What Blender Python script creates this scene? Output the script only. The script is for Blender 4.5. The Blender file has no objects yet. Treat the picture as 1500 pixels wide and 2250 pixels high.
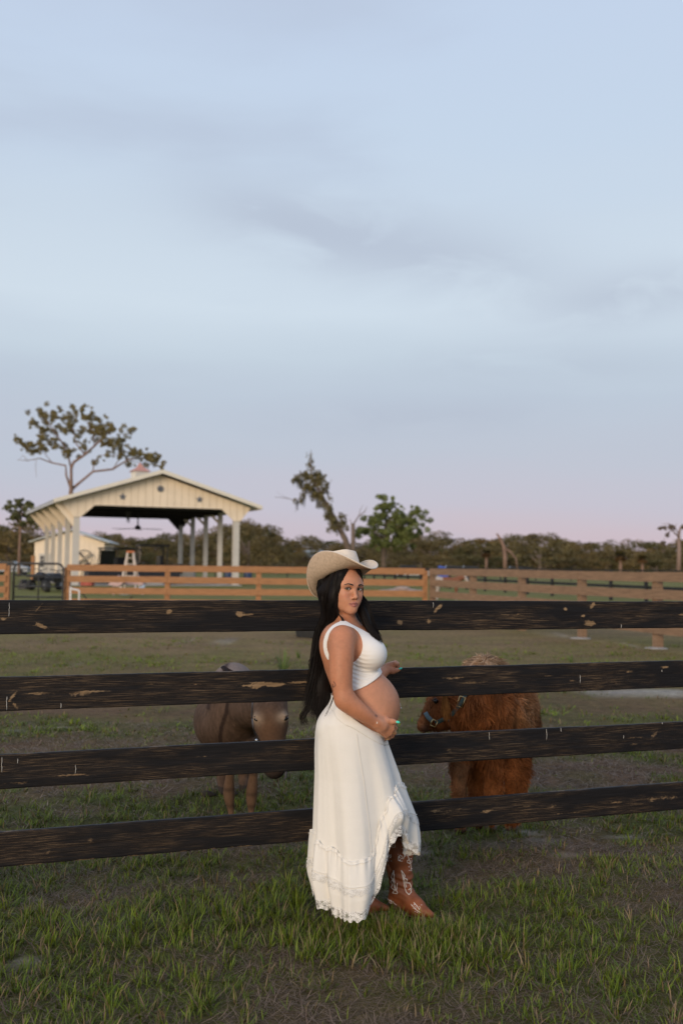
import bpy, bmesh, math, random
import numpy as np
from mathutils import Vector, Matrix
from mathutils.bvhtree import BVHTree
from mathutils import noise as mnoise

random.seed(7); RNG = np.random.default_rng(7)
scene = bpy.context.scene
COL = scene.collection
R = math.radians

# ------------------------------------------------------------------ camera
CAM_H = 1.59; FPX = 2188.0
cam_d = bpy.data.cameras.new('camera'); cam = bpy.data.objects.new('camera', cam_d); COL.objects.link(cam)
cam_d.sensor_fit = 'VERTICAL'; cam_d.sensor_height = 36.0; cam_d.sensor_width = 24.0
cam_d.lens = FPX/2250*36
CAM_R = (Matrix.Rotation(R(90+3.01), 3, 'X') @ Matrix.Rotation(R(0.6), 3, 'Z'))
cam.matrix_world = Matrix.Translation((0, 0, CAM_H)) @ CAM_R.to_4x4()
cam_d.clip_start = 0.1; cam_d.clip_end = 3000
cam_d.dof.use_dof = True; cam_d.dof.focus_distance = 4.5; cam_d.dof.aperture_fstop = 2.4
scene.camera = cam

# ------------------------------------------------------------------ world: dusk sky, thin cloud veil over a clear sky
w = bpy.data.worlds.new('World'); scene.world = w; w.use_nodes = True
SUN_EL, SUN_AZ = 14.0, 205.0      # degrees; azimuth clockwise from +Y, so behind the camera and to its left
def build_world():
    nt = w.node_tree; N = nt.nodes; L = nt.links; N.clear()
    out = N.new('ShaderNodeOutputWorld'); bg = N.new('ShaderNodeBackground'); L.new(bg.outputs[0], out.inputs[0])
    sky = N.new('ShaderNodeTexSky'); sky.sky_type = 'NISHITA'; sky.sun_disc = False
    sky.sun_elevation = R(SUN_EL); sky.sun_rotation = R(SUN_AZ); sky.dust_density = 2.0
    skm = N.new('ShaderNodeMix'); skm.data_type = 'RGBA'; skm.blend_type = 'MULTIPLY'; skm.inputs[0].default_value = 1
    L.new(sky.outputs[0], skm.inputs[6]); skm.inputs[7].default_value = (1.2, 1.2, 1.2, 1)
    tc = N.new('ShaderNodeTexCoord'); sep = N.new('ShaderNodeSeparateXYZ'); L.new(tc.outputs['Generated'], sep.inputs[0])
    asn = N.new('ShaderNodeMath'); asn.operation = 'ARCSINE'; L.new(sep.outputs['Z'], asn.inputs[0])
    # slow wander so the bands are not perfectly level
    mp0 = N.new('ShaderNodeMapping'); mp0.inputs['Scale'].default_value = (1.2, 1.2, 7.0); L.new(tc.outputs['Generated'], mp0.inputs[0])
    n0 = N.new('ShaderNodeTexNoise'); n0.inputs['Scale'].default_value = 1.6; n0.inputs['Detail'].default_value = 4; L.new(mp0.outputs[0], n0.inputs[0])
    wa = N.new('ShaderNodeMath'); wa.operation = 'MULTIPLY_ADD'; L.new(n0.outputs[0], wa.inputs[0]); wa.inputs[1].default_value = 0.09; wa.inputs[2].default_value = -0.045
    ad = N.new('ShaderNodeMath'); ad.operation = 'ADD'; L.new(asn.outputs[0], ad.inputs[0]); L.new(wa.outputs[0], ad.inputs[1])
    mr = N.new('ShaderNodeMapRange'); mr.inputs[1].default_value = 0; mr.inputs[2].default_value = R(60); L.new(ad.outputs[0], mr.inputs[0])
    rp = N.new('ShaderNodeValToRGB'); L.new(mr.outputs[0], rp.inputs[0])
    def s2l(c): return tuple(((v/255+.055)/1.055)**2.4 if v > 10 else v/255/12.92 for v in c)
    stops = [(0.0, (198,184,198)), (1.2, (207,191,202)), (3.6, (199,195,210)), (6.5, (192,198,213)), (9.5, (192,203,218)), (11.5,(200,213,226)),
             (15, (212,225,237)), (19.5, (206,220,235)), (24, (202,218,237)), (29, (200,216,238)), (40, (190,207,233)), (60, (176,195,230))]
    el = rp.color_ramp.elements
    while len(el) > 2: el.remove(el[-1])
    for i, (e, c) in enumerate(stops):
        t = e/60
        x = el[0] if i == 0 else (el[1] if i == 1 else el.new(t))
        x.position = t; x.color = (*s2l(c), 1)
    # soft grey streaky cloud
    mp = N.new('ShaderNodeMapping'); mp.inputs['Scale'].default_value = (1.0, 1.0, 4.2); mp.inputs['Rotation'].default_value = (0, R(10), 0)
    mp.inputs['Location'].default_value = (0.35, 0.0, 0.55)
    L.new(tc.outputs['Generated'], mp.inputs[0])
    n1 = N.new('ShaderNodeTexNoise'); n1.inputs['Scale'].default_value = 1.7; n1.inputs['Detail'].default_value = 7; n1.inputs['Roughness'].default_value = .48; n1.inputs['Distortion'].default_value = .35
    L.new(mp.outputs[0], n1.inputs[0])
    cr = N.new('ShaderNodeMapRange'); cr.interpolation_type = 'SMOOTHSTEP'; cr.inputs[1].default_value = .50; cr.inputs[2].default_value = .74; cr.inputs[4].default_value = .55; L.new(n1.outputs[0], cr.inputs[0])
    mx = N.new('ShaderNodeMix'); mx.data_type = 'RGBA'; L.new(cr.outputs[0], mx.inputs[0]); L.new(rp.outputs[0], mx.inputs[6])
    mx.inputs[7].default_value = (*s2l((184, 194, 214)), 1)
    # the two smoky streaks of cloud ahead: azimuth / elevation lobes broken up by the same noise
    az = N.new('ShaderNodeMath'); az.operation = 'ARCTAN2'; L.new(sep.outputs['X'], az.inputs[0]); L.new(sep.outputs['Y'], az.inputs[1])
    def m(op, a, b=None, c=None, cl=False):
        q = N.new('ShaderNodeMath'); q.operation = op; q.use_clamp = cl
        for i, v in enumerate((a, b, c)):
            if v is None: continue
            if hasattr(v, 'is_linked'): L.new(v, q.inputs[i])
            else: q.inputs[i].default_value = v
        return q.outputs[0]
    n2 = N.new('ShaderNodeTexNoise'); n2.inputs['Scale'].default_value = 9; n2.inputs['Detail'].default_value = 6; n2.inputs['Roughness'].default_value = .55; n2.inputs['Distortion'].default_value = .6
    mp2 = N.new('ShaderNodeMapping'); mp2.inputs['Scale'].default_value = (1, 1, 2.6); L.new(tc.outputs['Generated'], mp2.inputs[0]); L.new(mp2.outputs[0], n2.inputs[0])
    tot = None
    for a0, e0, wa_, we_, sl, k in ((0.0, 18.6, 8.5, 2.4, -.12, .33), (-4.5, 19.6, 5.5, 1.7, -.25, .22), (7.5, 16.8, 6.5, 1.9, -.1, .28), (16.5, 14.8, 6.0, 1.6, .10, .42), (4, 8.4, 9, 1.1, .03, .28), (12, 11.3, 9, 1.2, 0, .3)):
        da = m('MULTIPLY', m('SUBTRACT', az.outputs[0], R(a0)), 1/R(wa_)); de = m('MULTIPLY', m('SUBTRACT', m('SUBTRACT', asn.outputs[0], R(e0)), m('MULTIPLY', m('SUBTRACT', az.outputs[0], R(a0)), sl)), 1/R(we_))
        g = m('MULTIPLY', m('EXPONENT', m('MULTIPLY', m('ADD', m('MULTIPLY', da, da), m('MULTIPLY', de, de)), -1.0)), k)
        tot = g if tot is None else m('ADD', tot, g)
    tot = m('MULTIPLY', tot, m('MULTIPLY_ADD', n2.outputs[0], 3.2, -.75, True), None, True)
    mc = N.new('ShaderNodeMix'); mc.data_type = 'RGBA'; L.new(tot, mc.inputs[0]); L.new(mx.outputs[2], mc.inputs[6]); mc.inputs[7].default_value = (*s2l((170, 177, 197)), 1)
    mx = mc
    fin = N.new('ShaderNodeMix'); fin.data_type = 'RGBA'; fin.inputs[0].default_value = .93; L.new(mx.outputs[2], fin.inputs[7])
    # Nishita is physically bright: bring it to veil brightness before mixing
    sc = N.new('ShaderNodeMix'); sc.data_type = 'RGBA'; sc.blend_type = 'MULTIPLY'; sc.inputs[0].default_value = 1
    L.new(skm.outputs[2], sc.inputs[6]); sc.inputs[7].default_value = (.1, .1, .1, 1); L.new(sc.outputs[2], fin.inputs[6])
    vec = N.new('ShaderNodeVectorMath'); vec.operation = 'SCALE'; vec.inputs['Scale'].default_value = 10.0; L.new(fin.outputs[2], vec.inputs[0])
    L.new(vec.outputs[0], bg.inputs[0]); bg.inputs[1].default_value = 0.1
build_world()
sun_d = bpy.data.lights.new('sun', 'SUN'); sun = bpy.data.objects.new('sun', sun_d); COL.objects.link(sun)
sun_d.energy = 2.2; sun_d.angle = R(28); sun_d.color = (1.0, .80, .58)
sd = Vector((math.sin(R(SUN_AZ))*math.cos(R(SUN_EL)), math.cos(R(SUN_AZ))*math.cos(R(SUN_EL)), math.sin(R(SUN_EL))))
sun.rotation_euler = sd.to_track_quat('Z', 'Y').to_euler()
scene.view_settings.view_transform = 'Standard'; scene.view_settings.look = 'None'
scene.view_settings.exposure = 0.0; scene.view_settings.gamma = 1; scene.view_settings.use_curve_mapping = False
scene.cycles.use_denoising = True
scene.cycles.max_bounces = 6; scene.cycles.diffuse_bounces = 3; scene.cycles.glossy_bounces = 2; scene.cycles.transparent_max_bounces = 12
scene.cycles.caustics_reflective = False; scene.cycles.caustics_refractive = False

# ------------------------------------------------------------------ helpers
def at(px, py, Y):
    """world point at depth Y that the photograph's pixel (px, py) looks at"""
    d = CAM_R @ Vector(((px-750)/FPX, (1125-py)/FPX, -1.0))
    return Vector((d.x, d.y, d.z))*(Y/d.y) + Vector((0, 0, CAM_H))
def ground_at(px, py):
    d = CAM_R @ Vector(((px-750)/FPX, (1125-py)/FPX, -1.0))
    return Vector((d.x, d.y, d.z))*(-CAM_H/d.z) + Vector((0, 0, CAM_H))
def tag(o, label=None, cat=None, group=None, kind=None):
    if label: o['label'] = label
    if cat: o['category'] = cat
    if group: o['group'] = group
    if kind: o['kind'] = kind
    return o
def empty(name, loc=(0, 0, 0), rz=0.0, label=None, cat=None, group=None):
    o = bpy.data.objects.new(name, None); COL.objects.link(o); o.location = loc; o.rotation_euler = (0, 0, rz)
    o.empty_display_size = .1
    return tag(o, label, cat, group)
def link(name, me, mat=None, parent=None, smooth=False, world=False):
    o = bpy.data.objects.new(name, me); COL.objects.link(o)
    if mat is not None:
        for m in (mat if isinstance(mat, (list, tuple)) else [mat]): me.materials.append(m)
    if smooth: me.shade_smooth()
    if parent is not None:
        o.parent = parent
        if world:        # mesh data written in world coordinates
            bpy.context.view_layer.update()
            o.matrix_parent_inverse = parent.matrix_world.inverted()
    return o
def np_mesh(name, V, F, mi=None):
    """V (n,3), F (m,3|4) numpy arrays -> mesh"""
    me = bpy.data.meshes.new(name); V = np.asarray(V, np.float32); F = np.asarray(F, np.int32)
    k = F.shape[1]
    me.vertices.add(len(V)); me.vertices.foreach_set('co', V.ravel())
    me.loops.add(F.size); me.loops.foreach_set('vertex_index', F.ravel())
    me.polygons.add(len(F)); me.polygons.foreach_set('loop_start', np.arange(0, F.size, k, dtype=np.int32))
    try: me.polygons.foreach_set('loop_total', np.full(len(F), k, np.int32))
    except Exception: pass
    if mi is not None: me.polygons.foreach_set('material_index', np.asarray(mi, np.int32))
    me.update(calc_edges=True); me.validate()
    return me
def set_color(me, rgb, name='Col'):
    a = me.color_attributes.new(name, 'FLOAT_COLOR', 'POINT')
    c = np.ones((len(me.vertices), 4), np.float32); c[:, :3] = rgb; a.data.foreach_set('color', c.ravel())
def set_float(me, v, name):
    a = me.attributes.new(name, 'FLOAT', 'POINT'); a.data.foreach_set('value', np.asarray(v, np.float32))
def get_co(me):
    c = np.empty(len(me.vertices)*3, np.float32); me.vertices.foreach_get('co', c); return c.reshape(-1, 3)

class MB:
    """collects simple solids into one mesh"""
    def __init__(s): s.v = []; s.f = []
    def add(s, vs, fs):
        n = len(s.v); s.v += [tuple(v) for v in vs]; s.f += [tuple(i+n for i in f) for f in fs]; return s
    def box(s, lo, hi, M=None):
        x0, y0, z0 = lo; x1, y1, z1 = hi
        vs = [(x0,y0,z0),(x1,y0,z0),(x1,y1,z0),(x0,y1,z0),(x0,y0,z1),(x1,y0,z1),(x1,y1,z1),(x0,y1,z1)]
        if M is not None: vs = [M @ Vector(v) for v in vs]
        return s.add(vs, [(0,3,2,1),(4,5,6,7),(0,1,5,4),(1,2,6,5),(2,3,7,6),(3,0,4,7)])
    def beam(s, a, b, w, h, up=(0, 0, 1)):
        a = Vector(a); b = Vector(b); d = (b-a).normalized(); up = Vector(up)
        sx = d.cross(up)
        if sx.length < 1e-5: sx = d.cross(Vector((1, 0, 0)))
        sx.normalize(); uz = sx.cross(d)
        vs = []
        for p in (a, b):
            for i, j in ((-1,-1),(1,-1),(1,1),(-1,1)): vs.append(p+sx*(i*w/2)+uz*(j*h/2))
        return s.add(vs, [(0,3,2,1),(4,5,6,7),(0,1,5,4),(1,2,6,5),(2,3,7,6),(3,0,4,7)])
    def tube(s, pts, rad, n=8, cap=True):
        pts = [Vector(p) for p in pts]; rs = list(rad) if hasattr(rad, '__len__') else [rad]*len(pts)
        vs = []; fs = []; prev = None
        for i, p in enumerate(pts):
            d = (pts[min(i+1, len(pts)-1)]-pts[max(i-1, 0)])
            if d.length < 1e-9: d = Vector((0, 0, 1))
            d.normalize()
            if prev is None: a = d.orthogonal().normalized()
            else:
                a = prev - d*prev.dot(d)
                a = a.normalized() if a.length > 1e-6 else d.orthogonal().normalized()
            prev = a; b = d.cross(a)
            for k in range(n):
                t = 2*math.pi*k/n; vs.append(p+(a*math.cos(t)+b*math.sin(t))*rs[i])
        for i in range(len(pts)-1):
            for k in range(n): fs.append((i*n+k, i*n+(k+1) % n, (i+1)*n+(k+1) % n, (i+1)*n+k))
        if cap: fs.append(tuple(range(n-1, -1, -1))); fs.append(tuple((len(pts)-1)*n+k for k in range(n)))
        return s.add(vs, fs)
    def prism(s, poly, d):
        """poly: list of 3D points (planar), d: extrusion vector"""
        n = len(poly); d = Vector(d); vs = [Vector(p) for p in poly]+[Vector(p)+d for p in poly]
        fs = [tuple(range(n-1, -1, -1)), tuple(range(n, 2*n))]+[(i, (i+1) % n, (i+1) % n+n, i+n) for i in range(n)]
        s.add(vs, fs); return s
    def ball(s, c, r, nu=10, nv=6):
        c = Vector(c); r = r if hasattr(r, '__len__') else (r, r, r); vs = [c+Vector((0, 0, -r[2]))]; fs = []
        for j in range(1, nv):
            t = -math.pi/2+math.pi*j/nv
            for i in range(nu):
                p = 2*math.pi*i/nu; vs.append(c+Vector((r[0]*math.cos(t)*math.cos(p), r[1]*math.cos(t)*math.sin(p), r[2]*math.sin(t))))
        vs.append(c+Vector((0, 0, r[2])))
        for i in range(nu): fs.append((0, 1+(i+1) % nu, 1+i))
        for j in range(nv-2):
            for i in range(nu):
                a = 1+j*nu; fs.append((a+i, a+(i+1) % nu, a+nu+(i+1) % nu, a+nu+i))
        a = 1+(nv-2)*nu
        for i in range(nu): fs.append((a+i, a+(i+1) % nu, len(vs)-1))
        return s.add(vs, fs)
    def mesh(s, name, fix=True):
        me = bpy.data.meshes.new(name); me.from_pydata([tuple(v) for v in s.v], [], s.f); me.update()
        if fix:
            bm = bmesh.new(); bm.from_mesh(me); bmesh.ops.recalc_face_normals(bm, faces=bm.faces); bm.to_mesh(me); bm.free()
        return me
    def build(s, name, mat, parent=None, smooth=False, world=False, bevel=0, kind=None):
        o = link(name, s.mesh(name), mat, parent, smooth, world)
        if bevel:
            m = o.modifiers.new('bevel', 'BEVEL'); m.width = bevel; m.segments = 2; m.limit_method = 'ANGLE'
        if kind: o['kind'] = kind
        return o
def copy_tree(o, parent=None, loc=None, rz=None, scale=None):
    c = o.copy(); COL.objects.link(c)
    if parent is not None: c.parent = parent
    if loc is not None: c.location = loc
    if rz is not None: c.rotation_euler = (0, 0, rz)
    if scale is not None: c.scale = scale if hasattr(scale, '__len__') else (scale,)*3
    for ch in list(o.children): copy_tree(ch, c)
    return c

# ------------------------------------------------------------------ materials
def new_mat(name):
    m = bpy.data.materials.new(name); m.use_nodes = True
    return m, m.node_tree.nodes, m.node_tree.links, m.node_tree.nodes['Principled BSDF']
def ramp(N, L, src, stops):
    r = N.new('ShaderNodeValToRGB'); L.new(src, r.inputs[0]); el = r.color_ramp.elements
    for i, (t, c) in enumerate(stops):
        x = el[i] if i < 2 else el.new(t)
        x.position = t; x.color = (*c, 1) if len(c) == 3 else c
    return r.outputs[0]
def noise_tex(N, L, scale, detail=4, rough=.55, stretch=None, coord='Object', dist=0, off=None, w=None):
    tc = N.new('ShaderNodeTexCoord'); n = N.new('ShaderNodeTexNoise'); src = tc.outputs[coord]
    if stretch or off:
        mp = N.new('ShaderNodeMapping'); L.new(src, mp.inputs[0]); mp.inputs['Scale'].default_value = stretch or (1, 1, 1)
        if off: mp.inputs['Location'].default_value = off
        src = mp.outputs[0]
    L.new(src, n.inputs[0]); n.inputs['Scale'].default_value = scale; n.inputs['Detail'].default_value = detail
    n.inputs['Roughness'].default_value = rough; n.inputs['Distortion'].default_value = dist
    return n.outputs[0]
def mixc(N, L, f, a, b, mode='MIX'):
    m = N.new('ShaderNodeMix'); m.data_type = 'RGBA'; m.blend_type = mode
    for i, v in ((0, f), (6, a), (7, b)):
        if hasattr(v, 'is_linked'): L.new(v, m.inputs[i])
        elif i == 0: m.inputs[0].default_value = v
        else: m.inputs[i].default_value = (*v, 1)
    return m.outputs[2]
def math_n(N, L, op, a, b=None, c=None, clamp=False):
    m = N.new('ShaderNodeMath'); m.operation = op; m.use_clamp = clamp
    for i, v in enumerate((a, b, c)):
        if v is None: continue
        if hasattr(v, 'is_linked'): L.new(v, m.inputs[i])
        else: m.inputs[i].default_value = v
    return m.outputs[0]
def bump(N, L, P, h, strength=.3, dist=.01):
    b = N.new('ShaderNodeBump'); b.inputs['Strength'].default_value = strength; b.inputs['Distance'].default_value = dist
    L.new(h, b.inputs['Height']); L.new(b.outputs[0], P.inputs['Normal'])
def simple(name, col, rough=.7, var=.25, scale=8, metal=0, bmp=0, stretch=None, coord='Object', spec=.5):
    m, N, L, P = new_mat(name)
    n = noise_tex(N, L, scale, stretch=stretch, coord=coord)
    lo = tuple(max(0, c*(1-var)) for c in col); hi = tuple(min(1, c*(1+var)) for c in col)
    L.new(ramp(N, L, n, [(.3, lo), (.7, hi)]), P.inputs['Base Color'])
    P.inputs['Roughness'].default_value = rough; P.inputs['Metallic'].default_value = metal
    P.inputs['Specular IOR Level'].default_value = spec
    if bmp: bump(N, L, P, n, bmp)
    return m
def vcol_mat(name, rough=.6, var=.15, scale=40, spec=.5, sss=0, bmp=0, bscale=200, sheen=0, stretch=None):
    m, N, L, P = new_mat(name)
    a = N.new('ShaderNodeAttribute'); a.attribute_name = 'Col'
    n = noise_tex(N, L, scale, stretch=stretch)
    v = ramp(N, L, n, [(.3, (1-var,)*3), (.7, (1+var,)*3)])
    L.new(mixc(N, L, 1.0, a.outputs['Color'], v, 'MULTIPLY'), P.inputs['Base Color'])
    P.inputs['Roughness'].default_value = rough; P.inputs['Specular IOR Level'].default_value = spec
    if sss: P.inputs['Subsurface Weight'].default_value = sss; P.inputs['Subsurface Radius'].default_value = (1, .35, .2); P.inputs['Subsurface Scale'].default_value = .01
    if sheen: P.inputs['Sheen Weight'].default_value = sheen
    if bmp: bump(N, L, P, noise_tex(N, L, bscale, stretch=stretch), bmp, .003)
    return m

# ------------------------------------------------------------------ signed distance modelling
class Field:
    def __init__(s, lo, hi, h):
        s.lo = np.array(lo, float); s.h = h; s.n = np.ceil((np.array(hi)-s.lo)/h).astype(int)+1
        s.F = np.full(s.n, 10.0, np.float32)
    def _win(s, lo, hi):
        i0 = np.clip(np.floor((np.array(lo)-s.lo)/s.h).astype(int), 0, s.n); i1 = np.clip(np.ceil((np.array(hi)-s.lo)/s.h).astype(int)+1, 0, s.n)
        sl = tuple(slice(a, b) for a, b in zip(i0, i1))
        g = [(np.arange(a, b)*s.h+o).astype(np.float32) for a, b, o in zip(i0, i1, s.lo)]
        return sl, g[0][:, None, None], g[1][None, :, None], g[2][None, None, :]
    def _mix(s, sl, d, k, mode):
        A = s.F[sl]
        if A.size == 0: return
        if mode == 'sub': d = -d
        if mode == 'add':
            if k > 0: h = np.maximum(k-np.abs(A-d), 0)/k; r = np.minimum(A, d)-h*h*k*.25
            else: r = np.minimum(A, d)
        else:
            if k > 0: h = np.maximum(k-np.abs(A-d), 0)/k; r = np.maximum(A, d)+h*h*k*.25
            else: r = np.maximum(A, d)
        s.F[sl] = r
    def cap(s, a, b, ra, rb=None, k=.02, mode='add', flat=None):
        """tapered capsule; flat=(axis vector, factor): squeezed along that axis"""
        rb = ra if rb is None else rb; a = np.array(a, float); b = np.array(b, float); m = max(ra, rb)+k+3*s.h
        if flat is not None and flat[1] < 1: m = m/flat[1] if flat[1] > .3 else m*3
        sl, X, Y, Z = s._win(np.minimum(a, b)-m, np.maximum(a, b)+m)
        ab = b-a; L2 = float(ab @ ab)+1e-12
        px, py, pz = X-a[0], Y-a[1], Z-a[2]
        t = np.clip((px*ab[0]+py*ab[1]+pz*ab[2])/L2, 0, 1)
        qx, qy, qz = px-t*ab[0], py-t*ab[1], pz-t*ab[2]
        if flat is not None:
            n = np.array(flat[0], float); n /= np.linalg.norm(n); c = (qx*n[0]+qy*n[1]+qz*n[2])*(1/flat[1]-1)
            qx, qy, qz = qx+c*n[0], qy+c*n[1], qz+c*n[2]
        d = np.sqrt(qx*qx+qy*qy+qz*qz)-(ra+t*(rb-ra))
        s._mix(sl, d, k, mode); return s
    def limb(s, pts, rs, k=.02, sub=7):
        """a smooth tapered limb through the joints (Catmull-Rom), one union with the rest"""
        pts = [np.array(p, float) for p in pts]; P = []; Q = []
        for i in range(len(pts)-1):
            a0, a1, a2, a3 = pts[max(i-1, 0)], pts[i], pts[i+1], pts[min(i+2, len(pts)-1)]
            b0, b1, b2, b3 = rs[max(i-1, 0)], rs[i], rs[i+1], rs[min(i+2, len(rs)-1)]
            for q in range(sub if i < len(pts)-2 else sub+1):
                t = q/sub; f = lambda w0, w1, w2, w3: .5*((2*w1)+(w2-w0)*t+(2*w0-5*w1+4*w2-w3)*t*t+(-w0+3*w1-3*w2+w3)*t**3)
                P.append(f(a0, a1, a2, a3)); Q.append(f(b0, b1, b2, b3))
        m = max(Q)+k+3*s.h; A = np.array(P); sl, X, Y, Z = s._win(A.min(0)-m, A.max(0)+m)
        D = np.full(s.F[sl].shape, 10.0, np.float32)
        for i in range(len(P)-1):
            a, b, ra, rb = P[i], P[i+1], Q[i], Q[i+1]; ab = b-a; L2 = float(ab @ ab)+1e-12
            px, py, pz = X-a[0], Y-a[1], Z-a[2]; t = np.clip((px*ab[0]+py*ab[1]+pz*ab[2])/L2, 0, 1)
            D = np.minimum(D, np.sqrt((px-t*ab[0])**2+(py-t*ab[1])**2+(pz-t*ab[2])**2)-(ra+t*(rb-ra)))
        s._mix(sl, D, k, 'add'); return s
    def sample(s, P, F=None):
        F = s.F if F is None else F; q = (np.asarray(P, float)-s.lo)/s.h; n = np.array(F.shape)-2
        i = np.clip(np.floor(q).astype(int), 0, n); f = np.clip(q-i, 0, 1); out = 0
        for a in (0, 1):
            for b in (0, 1):
                for c in (0, 1):
                    out = out+F[i[..., 0]+a, i[..., 1]+b, i[..., 2]+c]*(f[..., 0] if a else 1-f[..., 0])*(f[..., 1] if b else 1-f[..., 1])*(f[..., 2] if c else 1-f[..., 2])
        return out
    def chain(s, pts, rs, k=.02, flat=None):
        for i in range(len(pts)-1): s.cap(pts[i], pts[i+1], rs[i], rs[i+1], k, 'add', flat)
        return s
    def ell(s, c, r, k=.02, rot=None, mode='add'):
        c = np.array(c, float); r = np.array(r, float); m = r.max()+k+3*s.h
        if rot is None: ext = r+k+3*s.h
        else: ext = np.array([m]*3)
        sl, X, Y, Z = s._win(c-ext, c+ext)
        x, y, z = X-c[0], Y-c[1], Z-c[2]
        if rot is not None:
            Q = np.array(rot)   # columns: local axes in world
            x, y, z = (Q[0,0]*x+Q[1,0]*y+Q[2,0]*z, Q[0,1]*x+Q[1,1]*y+Q[2,1]*z, Q[0,2]*x+Q[1,2]*y+Q[2,2]*z)
        a = np.sqrt((x/r[0])**2+(y/r[1])**2+(z/r[2])**2)+1e-9; b = np.sqrt((x/r[0]**2)**2+(y/r[1]**2)**2+(z/r[2]**2)**2)+1e-9
        s._mix(sl, a*(a-1)/b, k, mode); return s
    def grids(s):
        g = [(np.arange(n)*s.h+o).astype(np.float32) for n, o in zip(s.n, s.lo)]
        return g[0][:, None, None], g[1][None, :, None], g[2][None, None, :]
    def mesh(s, name, F=None):
        V, Q = surface_nets(s.F if F is None else F, s.lo, s.h)
        return np_mesh(name, V, Q)
def surface_nets(F, lo, h):
    I = F < 0
    A = I[:-1,:-1,:-1].astype(np.int8)
    for dx, dy, dz in ((1,0,0),(0,1,0),(0,0,1),(1,1,0),(1,0,1),(0,1,1),(1,1,1)):
        A += I[dx:I.shape[0]-1+dx, dy:I.shape[1]-1+dy, dz:I.shape[2]-1+dz]
    act = (A > 0) & (A < 8); idx = np.argwhere(act)
    cs = [(i, j, k) for i in (0, 1) for j in (0, 1) for k in (0, 1)]
    vals = {c: F[idx[:, 0]+c[0], idx[:, 1]+c[1], idx[:, 2]+c[2]] for c in cs}
    acc = np.zeros((len(idx), 3)); cnt = np.zeros(len(idx))
    for a in cs:
        for ax in range(3):
            if a[ax]: continue
            b = list(a); b[ax] = 1; b = tuple(b); va, vb = vals[a], vals[b]; m = (va < 0) != (vb < 0)
            t = np.where(m, va/np.where(m, va-vb, 1), 0)
            p = np.tile(np.array(a, float), (len(idx), 1)); p[:, ax] += t
            acc += p*m[:, None]; cnt += m
    V = (idx+acc/cnt[:, None])*h+np.array(lo)
    vid = np.full(act.shape, -1, np.int32); vid[act] = np.arange(len(idx))
    Q = []
    for ax in range(3):
        s0 = [slice(None)]*3; s1 = [slice(None)]*3; s0[ax] = slice(0, -1); s1[ax] = slice(1, None)
        a, b = I[tuple(s0)], I[tuple(s1)]
        o1, o2 = [(1, 2), (2, 0), (0, 1)][ax]
        for flip, m in ((False, a & ~b), (True, ~a & b)):
            e = np.argwhere(m)
            e = e[(e[:, o1] > 0) & (e[:, o2] > 0) & (e[:, o1] < F.shape[o1]-1) & (e[:, o2] < F.shape[o2]-1)]
            if not len(e): continue
            q = []
            for d1, d2 in ((-1, -1), (0, -1), (0, 0), (-1, 0)):
                c = e.copy(); c[:, o1] += d1; c[:, o2] += d2; q.append(vid[c[:, 0], c[:, 1], c[:, 2]])
            q = np.stack(q, 1)
            Q.append(q[:, ::-1] if flip else q)
    return V, np.concatenate(Q)
def vnoise(P, scale, seed=0.0):
    """cheap smooth value noise on an (n,3) array, about -1..1"""
    P = P*scale+seed*17.13
    i = np.floor(P).astype(np.int64); f = P-i; f = f*f*(3-2*f); out = np.zeros(len(P))
    for dx in (0, 1):
        for dy in (0, 1):
            for dz in (0, 1):
                n = (i[:, 0]+dx)*374761393+(i[:, 1]+dy)*668265263+(i[:, 2]+dz)*1274126177
                n = (n ^ (n >> 13))*1103515245 & 0x7fffffff; n = (n ^ (n >> 11)) & 0xffff
                wgt = (f[:, 0] if dx else 1-f[:, 0])*(f[:, 1] if dy else 1-f[:, 1])*(f[:, 2] if dz else 1-f[:, 2])
                out += wgt*(n/32767.5-1)
    return out
# ------------------------------------------------------------------ ground and grass
def greenness(x, y):
    """0 = thatch and soil, 1 = lush grass"""
    P = np.stack([x, y, np.zeros_like(x)], 1)
    g = .50+.62*vnoise(P, .9, 1)+.58*vnoise(P, 2.6, 2)+.34*vnoise(P, 6.5, 3)+.38*np.exp(-((x-1.4)/1.5)**2-((y-5.5)/.9)**2)
    fy = 4.267+(x+1.4627)*.363
    g += .75*np.exp(-((y-fy+.12)/.26)**2)*np.where(x < .1, 1.0, .35)       # lush strip under the fence
    g -= .25*np.exp(-(((x-.1)/.7)**2+((y-3.75)/.35)**2))
    g += .18*(x < -.3)*(y < 4.6)
    return np.clip(g, 0, 1)
SAND = []   # (x, y, rx, ry, strength)
for px, py, rx, ry, s in ((1425, 1522, .85, .35, 1.3), (1245, 1398, .55, .28, 1.5), (1412, 1421, .5, .22, 1.6), (48, 1412, .5, .25, .8), (390, 1410, .35, .2, .7),
                          (490, 1408, .4, .2, .7), (1010, 1515, .5, .22, .7), (30, 1606, .12, .08, .8), (135, 1600, .04, .03, 1), (170, 1455, .3, .2, .6),
                          (1150, 1832, .1, .06, 1), (1085, 1862, .12, .05, .9), (930, 1874, .12, .05, 1.), (1250, 1882, .1, .05, 1), (1180, 1850, .12, .04, .7), (1265, 1872, .05, .03, .6),
                          (60, 2110, .08, .06, .6), (860, 1878, .1, .05, .7), (1380, 1838, .1, .04, .7)):
    g = ground_at(px, py); SAND.append((g.x, g.y, rx, ry, s))
def sandiness(x, y):
    s = np.zeros_like(x); P = np.stack([x, y, np.zeros_like(x)], 1); n = vnoise(P, 5, 9)
    for a, b, rx, ry, k in SAND: s = np.maximum(s, k*np.exp(-((x-a)/rx)**2-((y-b)/ry)**2)+.35*n*(np.exp(-((x-a)/rx)**2-((y-b)/ry)**2) > .1))
    return np.clip(s*1.3-.25, 0, 1)
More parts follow.
